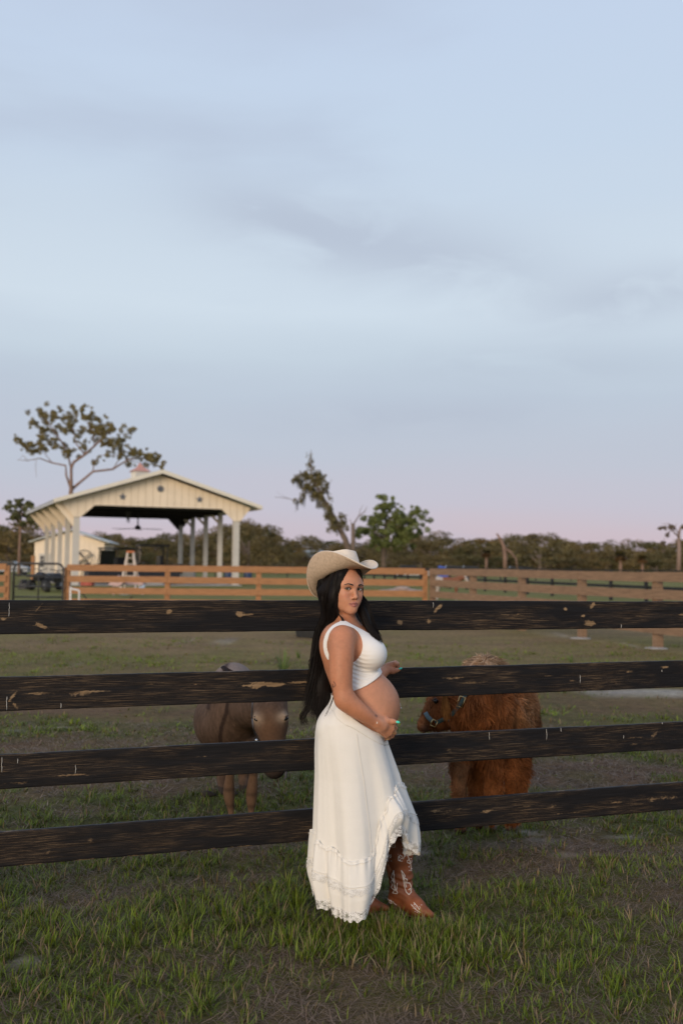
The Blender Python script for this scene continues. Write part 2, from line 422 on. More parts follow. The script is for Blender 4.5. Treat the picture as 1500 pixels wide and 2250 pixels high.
def height(x, y):
    P = np.stack([x, y, np.zeros_like(x)], 1)
    return .022*vnoise(P, 1.3, 5)+.008*vnoise(P, 5, 6)
def axis(dense, lo, hi, step):
    a = list(np.arange(dense[0], dense[1]+1e-6, step)); s = step
    while a[-1] < hi: s *= 1.12; a.append(a[-1]+s)
    s = step; b = []
    cur = dense[0]
    while cur > lo: s *= 1.12; cur -= s; b.append(cur)
    return np.array(b[::-1]+a)
def build_ground():
    xs = axis((-4, 5), -900, 900, .07); ys = axis((2.4, 10), -40, 1500, .07)
    X, Y = np.meshgrid(xs, ys, indexing='ij'); x, y = X.ravel(), Y.ravel()
    z = height(x, y)*(y < 40)
    V = np.stack([x, y, z], 1); nx, ny = len(xs), len(ys)
    i, j = np.meshgrid(np.arange(nx-1), np.arange(ny-1), indexing='ij'); a = (i*ny+j).ravel()
    F = np.stack([a, a+ny, a+ny+1, a+1], 1)
    me = np_mesh('ground', V, F)
    g = greenness(x, y); s = sandiness(x, y)
    brown = np.array([.122, .074, .048]); green = np.array([.080, .082, .024]); sand = np.array([.33, .30, .28])
    P = np.stack([x, y, 0*x], 1)
    far = np.clip((y-9)/10, 0, 1)
    gg = np.clip(g*1.0, 0, 1)
    # beyond the near field the blades stop, so the turf colour itself carries them
    turf = np.where((y > 30)[:, None], np.array([.170, .158, .058]), np.array([.205, .142, .076]))
    gf = np.clip(.28+.5*vnoise(P*np.array([.35, .9, 1]), .55, 21)+.4*vnoise(P*np.array([.5, 1.2, 1]), 1.9, 22), 0, 1)
    tg = turf*(1-gf[:, None]*.8)+np.array([.15, .158, .032])*gf[:, None]*.8
    c = (brown*(1-gg[:, None])+green*gg[:, None])*(1-far[:, None])+tg*far[:, None]
    c = c*(1-s[:, None])+sand*s[:, None]
    set_color(me, c)
    m, N, L, Pn = new_mat('turf_soil')
    at_ = N.new('ShaderNodeAttribute'); at_.attribute_name = 'Col'
    n1 = noise_tex(N, L, 9, 8, .65); n2 = noise_tex(N, L, 70, 5, .7); n3 = noise_tex(N, L, .6, 6, .6, stretch=(1, 2, 1))
    v1 = ramp(N, L, n1, [(.25, (.55, .55, .55)), (.75, (1.45, 1.4, 1.3))])
    v2 = ramp(N, L, n2, [(.3, (.6, .6, .6)), (.7, (1.4, 1.38, 1.35))])
    v3 = ramp(N, L, n3, [(.3, (.8, .78, .8)), (.7, (1.2, 1.22, 1.1))])
    c = mixc(N, L, 1.0, at_.outputs['Color'], v1, 'MULTIPLY'); c = mixc(N, L, 1.0, c, v2, 'MULTIPLY'); c = mixc(N, L, 1.0, c, v3, 'MULTIPLY')
    L.new(c, Pn.inputs['Base Color']); Pn.inputs['Roughness'].default_value = .95; Pn.inputs['Specular IOR Level'].default_value = .15
    bump(N, L, Pn, n2, .7, .02)
    o = link('ground', me, m, smooth=True); tag(o, kind='structure')
build_ground()

def blades(bx, by, h, wd, ang, lean, curl, col, name, seg=2, tipcol=1.25):
    """one bent tapered strip per blade; returns mesh of triangles"""
    n = len(bx); z0 = height(bx, by)-.004
    dx, dy = np.cos(ang), np.sin(ang); sa = ang+np.pi/2+RNG.uniform(-.6, .6, n); sx, sy = np.cos(sa)*wd/2, np.sin(sa)*wd/2
    V = []; C = []
    for i in range(seg+1):
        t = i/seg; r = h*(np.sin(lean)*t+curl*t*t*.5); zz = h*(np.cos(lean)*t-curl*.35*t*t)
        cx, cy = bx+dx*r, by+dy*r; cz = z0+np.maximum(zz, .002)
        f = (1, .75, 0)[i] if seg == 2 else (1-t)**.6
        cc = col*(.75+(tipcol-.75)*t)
        if i < seg:
            V += [np.stack([cx-sx*f, cy-sy*f, cz], 1), np.stack([cx+sx*f, cy+sy*f, cz], 1)]; C += [cc, cc]
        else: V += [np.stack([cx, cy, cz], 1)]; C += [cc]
    k = 2*seg+1; V = np.stack(V, 1).reshape(-1, 3); C = np.stack(C, 1).reshape(-1, 3)
    base = np.arange(n)*k; F = []
    for i in range(seg-1):
        a = 2*i; F += [np.stack([base+a, base+a+1, base+a+3], 1), np.stack([base+a, base+a+3, base+a+2], 1)]
    a = 2*(seg-1); F += [np.stack([base+a, base+a+1, base+a+2], 1)]
    me = np_mesh(name, V, np.concatenate(F)); set_color(me, C); return me
def grass_mat(name, rough=.55, trans=.25):
    m, N, L, P = new_mat(name)
    a = N.new('ShaderNodeAttribute'); a.attribute_name = 'Col'; L.new(a.outputs['Color'], P.inputs['Base Color'])
    P.inputs['Roughness'].default_value = rough; P.inputs['Specular IOR Level'].default_value = .25
    return m
GRASS = grass_mat('grass_blade')
def in_view(x, y, pad): return np.abs(x) < .345*y+pad
def sow(y0, y1, dens, pad=.7):
    """random points per m2 over the ground the camera can see between two depths"""
    W = .345*y1+pad; n = int(dens*(y1-y0)*2*W); x = RNG.uniform(-W, W, n); y = RNG.uniform(y0, y1, n)
    k = in_view(x, y, pad); return x[k], y[k]
def tufts(y0, y1, dens, nb, hs, ws, seed, spread=.028, thr=.25, name='grass', gmul=1.0):
    x, y = sow(y0, y1, dens); g = greenness(x, y); s = sandiness(x, y)
    keep = (RNG.uniform(0, 1, len(x)) < np.clip((g-thr)/(1-thr), 0, 1)**.8+.10) & (RNG.uniform(0, 1, len(x)) > s)
    x, y, g = x[keep], y[keep], g[keep]
    cnt = RNG.integers(nb[0], nb[1]+1, len(x)); cnt = np.maximum(2, (cnt*(.4+.6*g)).astype(int)); idx = np.repeat(np.arange(len(x)), cnt); n = len(idx)
    ta = RNG.uniform(0, 2*np.pi, len(x)); tl = RNG.uniform(0, .35, len(x)); th = RNG.uniform(.6, 1.25, len(x))
    a = RNG.uniform(0, 2*np.pi, n); r = spread*np.sqrt(RNG.uniform(0, 1, n))
    bx, by = x[idx]+np.cos(a)*r, y[idx]+np.sin(a)*r
    lean = np.clip(RNG.normal(.45, .28, n), 0, 1.3); ang = np.where(RNG.uniform(0, 1, n) < .35, ta[idx], a)
    fy = 4.267+(bx+1.4627)*.363
    tall = 1+.55*np.exp(-((by-fy)/.2)**2)*(bx < .2)
    h = RNG.uniform(hs[0], hs[1], n)*th[idx]*(.65+.5*g[idx])*tall; wd = RNG.uniform(ws[0], ws[1], n)
    hue = RNG.uniform(0, 1, n)[:, None]; dry = (RNG.uniform(0, 1, n) < .15+.30*(1-g[idx]))[:, None]
    tone = RNG.uniform(.7, 1.25, len(x))[idx][:, None]
    col = (np.array([.058, .100, .008])*(1-hue)+np.array([.150, .190, .014])*hue)*tone*gmul
    col = np.where(dry, np.array([.22, .150, .080])*(.6+.6*hue), col)
    return blades(bx, by, h, wd, ang, lean, RNG.uniform(.1, .8, n), col, name)
def feet_grass():
    out = []
    n = 460; x = RNG.normal(.22, .26, n); y = 4.30+RNG.normal(0, .12, n)-.1*(x > .3); k = RNG.uniform(0, 1, n) < .8; x, y = x[k], y[k]
    x = np.concatenate([x, RNG.normal(.38, .11, 130), RNG.normal(.22, .05, 40)]); y = np.concatenate([y, RNG.normal(4.34, .05, 130), RNG.normal(4.42, .04, 40)])
    idx = np.repeat(np.arange(len(x)), 9); m = len(idx); a = RNG.uniform(0, 6.28, m); bx, by = x[idx]+np.cos(a)*.02, y[idx]+np.sin(a)*.02; hue = RNG.uniform(0, 1, (m, 1))
    col = (np.array([.058, .100, .008])*(1-hue)+np.array([.150, .190, .014])*hue)*RNG.uniform(.7, 1.2, (m, 1)); col = np.where(RNG.uniform(0, 1, (m, 1)) < .25, np.array([.24, .175, .095]), col)
    return blades(bx, by, RNG.uniform(.05, .115, m)*RNG.uniform(.6, 1.2, len(x))[idx], RNG.uniform(.003, .0065, m), a, np.clip(RNG.normal(.35, .2, m), 0, 1.2), RNG.uniform(.1, .8, m), col, 'grass')
def thatch(y0, y1, dens, ls, wd, name):
    x, y = sow(y0, y1, dens); g = greenness(x, y); k = RNG.uniform(0, 1, len(x)) < 1.05-.65*g; x, y = x[k], y[k]; n = len(x)
    hue = RNG.uniform(0, 1, n)[:, None]
    col = np.array([.14, .090, .062])*(1-hue)+np.array([.31, .22, .155])*hue; col = col*RNG.uniform(.5, 1.15, n)[:, None]
    return blades(x, y, RNG.uniform(*ls, n), RNG.uniform(wd*.7, wd*1.3, n), RNG.uniform(0, 2*np.pi, n), RNG.uniform(1.15, 1.55, n), RNG.uniform(-.3, .5, n), col, name, tipcol=1.1)
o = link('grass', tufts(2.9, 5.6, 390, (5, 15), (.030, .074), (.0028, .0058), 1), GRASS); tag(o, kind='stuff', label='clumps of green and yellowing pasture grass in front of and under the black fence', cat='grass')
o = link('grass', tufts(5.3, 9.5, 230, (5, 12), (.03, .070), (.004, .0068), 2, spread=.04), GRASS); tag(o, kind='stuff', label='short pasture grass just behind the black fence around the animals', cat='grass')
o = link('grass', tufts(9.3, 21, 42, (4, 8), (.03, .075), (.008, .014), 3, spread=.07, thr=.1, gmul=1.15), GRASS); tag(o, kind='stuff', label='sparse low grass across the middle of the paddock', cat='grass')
o = link('dry_grass', thatch(2.9, 5.8, 9500, (.03, .11), .0024, 'dry_grass'), GRASS); tag(o, kind='stuff', label='dead brown grass stalks matted flat on the soil in the foreground', cat='dry grass')
o = link('dry_grass', thatch(5.6, 10, 1300, (.04, .11), .0050, 'dry_grass'), GRASS); tag(o, kind='stuff', label='dead brown thatch lying in the paddock behind the black fence', cat='dry grass')

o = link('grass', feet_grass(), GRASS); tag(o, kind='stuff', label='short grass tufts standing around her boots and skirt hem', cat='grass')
# ------------------------------------------------------------------ black board fence
FA = Vector((-1.4627, 4.267, 0)); FD = Vector((3.342, 1.214, 0)).normalized(); FN = Vector((FD.y, -FD.x, 0))   # FN points to the camera
def board_mesh(k, s0, s1, zt, seed):
    """board k from the left end s0 to s1 (metres along the fence), top at zt(s). Local x along, y out of the face, z up"""
    Lb = s1-s0; W = .1436; T = .025; nx = int(Lb/.008); nz = 24
    xs = np.linspace(0, Lb, nx+1); zs = np.linspace(-W, 0, nz+1)
    # closed profile: front face dense, back and edges coarse
    prof = [(0.0, z) for z in zs]+[(-T*.25, .0012), (-T*.75, .0012), (-T, 0), (-T, -W/2), (-T, -W), (-T*.5, -W-.001)]
    m = len(prof); PY = np.array([p[0] for p in prof]); PZ = np.array([p[1] for p in prof])
    X = np.repeat(xs, m); Y = np.tile(PY, nx+1); Z = np.tile(PZ, nx+1)
    front = np.tile(np.arange(m) <= nz, nx+1)
    P = np.stack([X*.6, Z*9, np.full_like(X, seed)], 1)
    # grain relief and uneven sawn edges
    gr = vnoise(np.stack([X*1.6, Z*75, np.full_like(X, seed*3.1)], 1), 1)*.0008+vnoise(np.stack([X*7, Z*20, X*0+seed], 1), 1)*.0008
    Y = Y+np.where(front, gr, 0)
    edge = vnoise(np.stack([X*5, X*0, X*0+seed*2.3], 1), 1)*.0014+vnoise(np.stack([X*30, X*0, X*0+seed*5.3], 1), 1)*.0006
    Z = Z+edge*np.where(PZ[np.arange(len(X)) % m] > -W*.5, 1, -.8)
    bow = .004*vnoise(np.stack([X*.5, X*0, X*0+seed*1.7], 1), 1)
    Z = Z+bow
    bare = np.zeros(len(X))
    for (kx, kz, rx, rz, rot, st) in KNOTS.get(k, []):
        rx, rz = rx*1.25, rz*1.25
        u = X-(kx-s0); v = Z-kz; c, s = math.cos(rot), math.sin(rot); a = (u*c+v*s)/rx; b = (-u*s+v*c)/rz
        d = np.sqrt(a*a+b*b)
        wob = vnoise(np.stack([X*90, Z*90, X*0+kx], 1), 1)*.28
        bl = np.clip(1.25-d+wob, 0, 1)*st; bare = np.maximum(bare, bl)
        # streaks running out of the knot along the grain
        tail = np.exp(-(v/(rz*.45))**2)*np.exp(-np.abs(u)/(rx*2.2))*st*.75; bare = np.maximum(bare, tail*(.6+.5*vnoise(np.stack([X*14, Z*160, X*0+kx], 1), 1)))
        Y = Y+np.where(front, .002*np.exp(-d*d)-.0022*np.exp(-(d*2.5)**2), 0)
    for (kx, kz, rx, rz, st) in PEEL.get(k, []):
        u = (X-(kx-s0))/rx; v = (Z-kz)/rz; n = vnoise(np.stack([X*22, Z*170, X*0+kx*3], 1), 1)*.55+vnoise(np.stack([X*110, Z*300, X*0+kx], 1), 1)*.35
        bare = np.maximum(bare, np.clip((1-np.sqrt(u*u+v*v)+n*.9)*st, 0, 1))
    i = np.arange(nx)[:, None]*m; j = np.arange(m)[None, :]; j2 = (j+1) % m
    F = np.stack([i+j, i+j2, i+m+j2, i+m+j], -1).reshape(-1, 4)
    z0 = zt(s0); z1 = zt(s1); Z = Z+z0+(z1-z0)*X/Lb
    V = np.stack([X, Y, Z], 1)
    nV = len(V); V = np.concatenate([V, [[0, -T/2, z0-W/2], [Lb, -T/2, z1-W/2]]])
    F3 = np.concatenate([np.stack([j[0], np.full(m, nV), j2[0], j2[0]], 1)[:, :3], np.stack([nx*m+j2[0], np.full(m, nV+1), nx*m+j[0]], 1)])
    me = np_mesh('rail', V, F)
    bm = bmesh.new(); bm.from_mesh(me); bm.verts.ensure_lookup_table()
    for f in (list(range(m)), [nx*m+q for q in range(m)][::-1]):
        try: bm.faces.new([bm.verts[q] for q in f])
        except Exception: pass
    # two centre points are unused
    for v in [v for v in bm.verts if not v.link_faces]: bm.verts.remove(v)
    bmesh.ops.recalc_face_normals(bm, faces=bm.faces); bm.to_mesh(me); bm.free()
    b = np.zeros(len(me.vertices)); b[:len(bare)] = bare[:len(b)]
    set_float(me, b, 'bare'); set_float(me, np.concatenate([np.tile(PZ/-W, nx+1)])[:len(me.vertices)] if len(me.vertices) <= nV else np.zeros(len(me.vertices)), 'down')
    return me
def fs(px, k, frac):
    """fence-plane coordinates (s, z below the top edge) of a photograph pixel on rail k; frac = how far down the rail"""
    d = CAM_R @ Vector(((px-750)/FPX, 0, -1.0)); d = Vector((d.x, d.y))
    # intersect ray x = y*tx with the fence line
    tx = d.x/d.y; y = (FA.y-FA.x*FD.y/FD.x)/(1-tx*FD.y/FD.x); x = y*tx
    return (x-FA.x)/FD.x, -.1436*frac
KNOTS = {}; PEEL = {}
def knot(k, px, frac, rx, rz, rot=0, st=1.0): s, z = fs(px, k, frac); KNOTS.setdefault(k, []).append((s, z, rx, rz, rot, st))
def peel(k, px, frac, rx, rz, st=1.0): s, z = fs(px, k, frac); PEEL.setdefault(k, []).append((s, z, rx, rz, st))
knot(0, 14, .52, .012, .007); knot(0, 98, .74, .03, .008, -.4); knot(0, 90, .22, .03, .005, .9, .6); knot(0, 376, .33, .012, .012); knot(0, 530, .42, .018, .014); knot(0, 548, .42, .04, .005, 0, .8)
knot(0, 880, .72, .016, .012); knot(0, 943, .70, .013, .013); knot(0, 963, .22, .030, .010, .75); knot(0, 1240, .28, .014, .010); knot(0, 1300, .14, .022, .011, .9)
knot(0, 1295, .80, .034, .013, -.05); knot(0, 1280, .53, .014, .007); knot(0, 1497, .5, .03, .005)
knot(1, 40, .55, .03, .006, .9, .8); knot(1, 45, .82, .02, .007, -.9, .8); knot(1, 1350, .75, .018, .003, -1.1, .7)
knot(2, 990, .6, .03, .012, -.7, .45); knot(2, 1432, .45, .03, .012, .8, .6); knot(2, 300, .7, .02, .010, -1, .3)
knot(3, 215, .42, .02, .012, 0, .5); knot(3, 125, .68, .016, .009, .6, .55); knot(3, 990, .4, .09, .013, 0, .4); knot(3, 1130, .35, .05, .02, .2, .35)
peel(0, 1120, .48, .16, .006, .8); peel(0, 1400, .55, .18, .004, .5); peel(0, 640, .35, .05, .003, .5); peel(0, 730, .8, .2, .003, .3); peel(0, 1000, .85, .1, .003, .4)
peel(1, 180, .5, .15, .017, .85); peel(1, 90, .5, .12, .01, .6); peel(1, 350, .3, .07, .006, .6); peel(1, 440, .35, .1, .006, .5); peel(1, 590, .42, .16, .016, 1.4); peel(1, 660, .38, .10, .008, .9); peel(1, 1000, .38, .11, .014, .7); peel(1, 1040, .55, .13, .013, .65)
peel(1, 1205, .42, .09, .007, .5); peel(1, 1255, .6, .04, .007, 1); peel(1, 1378, .35, .045, .008, 1); peel(1, 1455, .2, .05, .006, 1); peel(1, 1375, .6, .04, .007, .6)
peel(2, 180, .7, .17, .010, .6); peel(2, 60, .85, .12, .012, .5); peel(2, 460, .35, .12, .008, .45); peel(2, 120, .3, .12, .006, .35); peel(2, 420, .65, .16, .008, .4); peel(2, 950, .35, .08, .008, .4); peel(2, 1390, .75, .10, .012, .5); peel(2, 1400, .5, .14, .010, .45)
peel(3, 1450, .55, .17, .018, .75); peel(3, 1350, .55, .09, .010, .7); peel(3, 1210, .5, .05, .014, .7); peel(3, 1160, .45, .07, .010, .6); peel(3, 1070, .5, .10, .018, .6); peel(3, 960, .35, .06, .016, .6); peel(3, 1010, .35, .04, .010, .6); peel(3, 1250, .8, .25, .007, .5)
peel(3, 150, .3, .2, .004, .35); peel(3, 350, .5, .25, .006, .3); peel(3, 200, 1.0, .5, .004, 1.0); peel(3, 500, 1.0, .45, .004, 1.0)
def black_board_mat():
    m, N, L, P = new_mat('weathered_black_paint')
    tc = N.new('ShaderNodeTexCoord'); oi = N.new('ShaderNodeObjectInfo')
    sh = N.new('ShaderNodeVectorMath'); sh.operation = 'ADD'; L.new(tc.outputs['Object'], sh.inputs[0])
    cb = N.new('ShaderNodeCombineXYZ'); L.new(math_n(N, L, 'MULTIPLY', oi.outputs['Random'], 37.0), cb.inputs[0]); L.new(math_n(N, L, 'MULTIPLY', oi.outputs['Random'], 11.0), cb.inputs[2]); L.new(cb.outputs[0], sh.inputs[1])
    def ns(scale, det, st, dist=0, rough=.6):
        mp = N.new('ShaderNodeMapping'); mp.inputs['Scale'].default_value = st; L.new(sh.outputs[0], mp.inputs[0])
        n = N.new('ShaderNodeTexNoise'); n.inputs['Scale'].default_value = scale; n.inputs['Detail'].default_value = det; n.inputs['Distortion'].default_value = dist; n.inputs['Roughness'].default_value = rough
        L.new(mp.outputs[0], n.inputs[0]); return n.outputs[0]
    grain = ns(1, 6, (5, 5, 230)); streak = ns(1, 5, (6, 6, 480), .3, .7); zone = ns(1, 3, (2.2, 2, 11)); fleck = ns(1, 3, (60, 60, 500), 0, .7)
    # long thin worn lines, only inside loose zones
    z1 = N.new('ShaderNodeMapRange'); z1.inputs[1].default_value = .42; z1.inputs[2].default_value = .60; L.new(zone, z1.inputs[0])
    s1 = N.new('ShaderNodeMapRange'); s1.inputs[1].default_value = .53; s1.inputs[2].default_value = .60; L.new(streak, s1.inputs[0])
    lines = math_n(N, L, 'MULTIPLY', s1.outputs[0], z1.outputs[0])
    lines = math_n(N, L, 'MULTIPLY', lines, .75)
    at_ = N.new('ShaderNodeAttribute'); at_.attribute_name = 'bare'
    br = math_n(N, L, 'ADD', at_.outputs['Fac'], math_n(N, L, 'MULTIPLY_ADD', fleck, 1.3, -.72))
    b1 = N.new('ShaderNodeMapRange'); b1.inputs[1].default_value = .32; b1.inputs[2].default_value = .6; L.new(br, b1.inputs[0])
    gate = N.new('ShaderNodeMapRange'); gate.inputs[1].default_value = .05; gate.inputs[2].default_value = .2; L.new(at_.outputs['Fac'], gate.inputs[0])
    bare = math_n(N, L, 'MULTIPLY', b1.outputs[0], gate.outputs[0])
    wood = ramp(N, L, grain, [(.3, (.12, .075, .042)), (.5, (.25, .165, .09)), (.72, (.38, .27, .165))])
    paint = ramp(N, L, grain, [(.35, (.0075, .0070, .0078)), (.7, (.018, .0165, .0175))])
    brownp = mixc(N, L, math_n(N, L, 'MULTIPLY', z1.outputs[0], .45), paint, (.020, .014, .011))
    c = mixc(N, L, lines, brownp, mixc(N, L, .30, wood, (.07, .045, .030))); c = mixc(N, L, bare, c, wood)
    L.new(c, P.inputs['Base Color'])
    L.new(math_n(N, L, 'MULTIPLY_ADD', bare, .3, .52), P.inputs['Roughness']); P.inputs['Specular IOR Level'].default_value = .16
    bump(N, L, P, math_n(N, L, 'ADD', grain, math_n(N, L, 'MULTIPLY', streak, .6)), .55, .003)
    return m
M_BLACK = black_board_mat()
fence = empty('board_fence', FA, 0, 'weathered black four-rail board fence the woman leans on', 'fence')
fence.rotation_euler = (0, 0, math.atan2(FD.y, FD.x))
S_POST = (fs(792, 0, 0)[0])       # the post hidden behind the woman
def zt(k): return lambda s: 1.4179-.00316*s-.326*k
SP = 2.44
cuts = [S_POST-2*SP, S_POST, S_POST+2*SP]
for k in range(4):
    off = SP if k % 2 else 0                     # joints staggered on alternate posts
    ends = [S_POST-3*SP+off, S_POST-SP+off-(.0 if k % 2 else 0), S_POST+SP+off, S_POST+3*SP+off]
    for i, (a, b) in enumerate(zip(ends[:-1], ends[1:])):
        me = board_mesh(k, a+.002, b-.002, zt(k), seed=k*3.7+i*1.3+1)
        o = link('rail', me, M_BLACK, fence); o.location = (a+.002, 0.0, 0)
        # the local face normal +Y must look at the camera: mirror by turning the board frame
        o.scale = (1, -1, 1)
for i in range(-3, 5):
    s = S_POST+i*SP
    mb = MB(); mb.box((s-.05, .028, -.1), (s+.05, .128, 1.425))
    mb.build('post', M_BLACK, fence, bevel=.006)
# chips and drips of white on the rails
M_DRIP = simple('bird_dropping_white', (.62, .60, .56), .8, .1)
def drip(k, px, f0, f1, wd=.0014):
    s, z0 = fs(px, k, f0); _, z1 = fs(px, k, f1); z0 += zt(k)(s); z1 += zt(k)(s)
    mb = MB(); n = 6
    pts = [(s+random.uniform(-.0015, .0015), -.0028, z0+(z1-z0)*i/n) for i in range(n+1)]
    mb.tube(pts, [wd*random.uniform(.5, 1.0)*(.5 if i in (0, n) else 1) for i in range(n+1)], 5)
    mb.build('dropping', M_DRIP, fence)
for a in ((0, 27, .05, .45), (0, 952, .03, .22), (0, 1362, .85, .99), (1, 27, .55, .95), (1, 145, .8, .95), (1, 1272, .4, .7), (1, 1450, .3, .38),
          (2, 12, .08, .32), (2, 20, .05, .5), (2, 55, .12, .26), (2, 180, .4, .65), (2, 1075, .04, .30), (2, 1199, .02, .42), (2, 1230, .0, .14), (2, 1366, .4, .52), (2, 1450, .0, .06)): drip(*a)
# ------------------------------------------------------------------ the woman
WY = 4.5
def W(px, py, dy=0.0):
    """photograph pixel at the woman's distance, dy metres further away"""
    return np.array(at(px, py, WY+dy))
def PXM(dy=0.0): return FPX/(WY+dy)
woman = empty('person', (W(770, 2005)[0], WY, 0), 0, 'pregnant woman in cream hat, white crop top and long skirt leaning on black fence', 'person')
H = .0025
def head_frame():
    yaw = R(30); pitch = R(-1); roll = R(3)
    f = Vector((math.sin(yaw), -math.cos(yaw), 0)); u = Vector((math.cos(yaw), math.sin(yaw), 0)); z = Vector((0, 0, 1))
    f = (f*math.cos(pitch)+z*math.sin(pitch)).normalized()
    # slight tilt of the head towards her near shoulder
    z = (z - f*z.dot(f)).normalized()
    u, z = u*math.cos(roll)-z*math.sin(roll), z*math.cos(roll)+u*math.sin(roll)
    return np.array(u), np.array(f), np.array(z)
HU, HF, HZ = head_frame()
HC = W(757, 1292.5, -.02)          # head centre, at eye level
def hp(u, f, z): return HC+HU*u+HF*f+HZ*z
HROT = np.stack([HU, HF, HZ], 1)
HS = .97
def build_torso(F):
    k = .05
    def e(px, py, dy, rx, rz, ry, k=.05, tilt=0):
        c, s = math.cos(tilt), math.sin(tilt)
        rot = np.array([[c, 0, s], [0, 1, 0], [-s, 0, c]])
        F.ell(W(px, py, dy), (rx/486, ry, rz/486), k, rot)
    e(756, 1432, .0, 47, 72, .140, .04, .10)       # rib cage
    e(735, 1415, -.06, 31, 38, .062, .05); e(735, 1415, .06, 31, 38, .062, .05)     # shoulder blades
    e(752, 1398, .0, 34, 26, .150, .05)            # shoulder girdle
    e(814, 1437, -.070, 33, 33, .072, .035); e(812, 1437, .070, 33, 33, .072, .035) # bust
    e(788, 1415, .0, 34, 34, .11, .05)
    e(766, 1508, .0, 36, 52, .120, .05)            # waist
    e(800, 1520, .0, 46, 50, .128, .05)
    e(817, 1551, .0, 61, 66, .138, .05)            # belly
    e(800, 1580, .0, 58, 52, .140, .05)
    e(753, 1596, .0, 48, 55, .150, .05)            # hips
    e(735, 1606, -.070, 36, 46, .075, .04); e(735, 1606, .070, 36, 46, .075, .04)
    # neck
    F.cap(hp(0, -.012, -.06), W(760, 1388, .01), .047, .054, .03)
    F.cap(W(757, 1382, .0), W(752, 1400, -.13), .038, .040, .04); F.cap(W(757, 1382, .02), W(752, 1400, .15), .038, .040, .04)
def build_arms(F):
    # near arm
    F.limb([W(752, 1404, -.140), W(750, 1432, -.165), W(749, 1475, -.182), W(752, 1512, -.190), W(758, 1538, -.192)], [.051, .0545, .0500, .0440, .0410], .028)
    F.limb([W(757, 1536, -.192), W(774, 1551, -.190), W(797, 1568, -.178), W(818, 1583, -.160), W(829, 1589, -.148)], [.0420, .0425, .0355, .0265, .0235], .022)
    # far arm: goes behind the torso, hand on the rail
    F.limb([W(752, 1405, .160), W(760, 1440, .185), W(776, 1492, .200), W(790, 1508, .215)], [.054, .052, .043, .040], .022)
    F.limb([W(790, 1508, .215), W(815, 1496, .275), W(838, 1480, .345), W(850, 1470, .385)], [.040, .038, .028, .0235], .02)
def build_legs(F):
    F.limb([W(748, 1650, -.070), W(755, 1760, -.05), W(756, 1800, -.04), W(756, 1860, .08), W(762, 1935, .13)], [.076, .060, .053, .054, .034], .03)
    F.limb([W(772, 1650, .075), W(824, 1745, .11), W(846, 1796, .15), W(861, 1862, .16), W(874, 1945, .165)], [.076, .060, .053, .052, .034], .03)
NAILS = []; RINGS = []
def near_hand(F):
    wr = W(829, 1589, -.148)
    d = lambda px, py, dy: W(px, py, dy)
    # palm slab: back of the hand faces the camera
    kn = [d(862, 1592, -.112), d(861, 1602, -.112), d(856, 1611, -.110), d(848, 1617, -.106)]
    base = [d(836, 1586, -.140), d(837, 1592, -.142), d(836, 1598, -.140), d(833, 1603, -.136)]
    for b, kk in zip(base, kn): F.cap(b, kk, .0125, .0105, .016)
    F.cap(wr, d(840, 1594, -.138), .0225, .020, .018)
    # fingers fold round under the belly, away from the camera
    ends = [(868, 1600, -.080, 862, 1609, -.045, 852, 1611, -.025), (866, 1610, -.080, 860, 1617, -.045, 850, 1618, -.022), (861, 1617, -.078, 854, 1622, -.045, 845, 1621, -.024), (853, 1622, -.080, 846, 1624, -.052, 838, 1622, -.034)]
    for i, (kk, e) in enumerate(zip(kn, ends)):
        r = [.0098, .0100, .0094, .0082][i]; p1 = d(*e[0:3]); p2 = d(*e[3:6]); p3 = d(*e[6:9])
        F.chain([kk, p1, p2, p3], [r, r*.95, r*.85, r*.7], .004)
        NAILS.append((p3, (p3-p2)/np.linalg.norm(p3-p2), np.array([0, 0, -1.0]), .0055))
        if i in (1, 3): RINGS.append(((kk*.45+p1*.55), (p1-kk)/np.linalg.norm(p1-kk), r+.0012))
    t0 = d(836, 1585, -.138); t1 = d(850, 1583, -.130); t2 = d(862, 1585, -.128); t3 = d(870, 1586.5, -.128)
    F.chain([t0, t1, t2, t3], [.013, .0115, .0098, .0078], .010)
    NAILS.append((t3+np.array([.002, -.0045, .001]), (t3-t2)/np.linalg.norm(t3-t2), np.array([0, -1.0, .25]), .0068))
def far_hand(F):
    wr = W(850, 1470, 0.385); top = 1467
    kn = [W(866, 1458, 0.370), W(868, 1456, 0.390), W(868, 1456, 0.410), W(866, 1457, 0.428)]
    base = [W(853, 1468, 0.376), W(853, 1466, 0.386), W(853, 1466, 0.397), W(853, 1468, 0.406)]
    for b, kk in zip(base, kn): F.cap(b, kk, .0135, .0108, .016)
    F.cap(wr, W(858, 1466, 0.388), .0220, .020, .016)
    for i, kk in enumerate(kn):
        # over the top edge of the rail and down its back
        r = [.0096, .0100, .0096, .0084][i]
        p1 = kk+np.array([.012, .026, -.008]); p2 = kk+np.array([.016, .044, -.030]); p3 = kk+np.array([.012, .046, -.050])
        F.chain([kk, p1, p2, p3], [r, r*.95, r*.88, r*.75], .004)
        NAILS.append((p3, (p3-p2)/np.linalg.norm(p3-p2), np.array([0, 1.0, 0]), .0055))
    t0 = W(854, 1474, 0.368); t1 = W(863, 1475, 0.358); t2 = W(870, 1473, 0.354); t3 = W(876, 1471.5, 0.352)
    F.chain([t0, t1, t2, t3], [.0135, .0115, .0100, .0080], .010)
    NAILS.append((t3+np.array([.003, -.003, .003]), (t3-t2)/np.linalg.norm(t3-t2), np.array([.1, -.7, .7]), .0068))
EYES = [(-.0305, .0735, 0.0), (.0305, .0735, 0.0)]
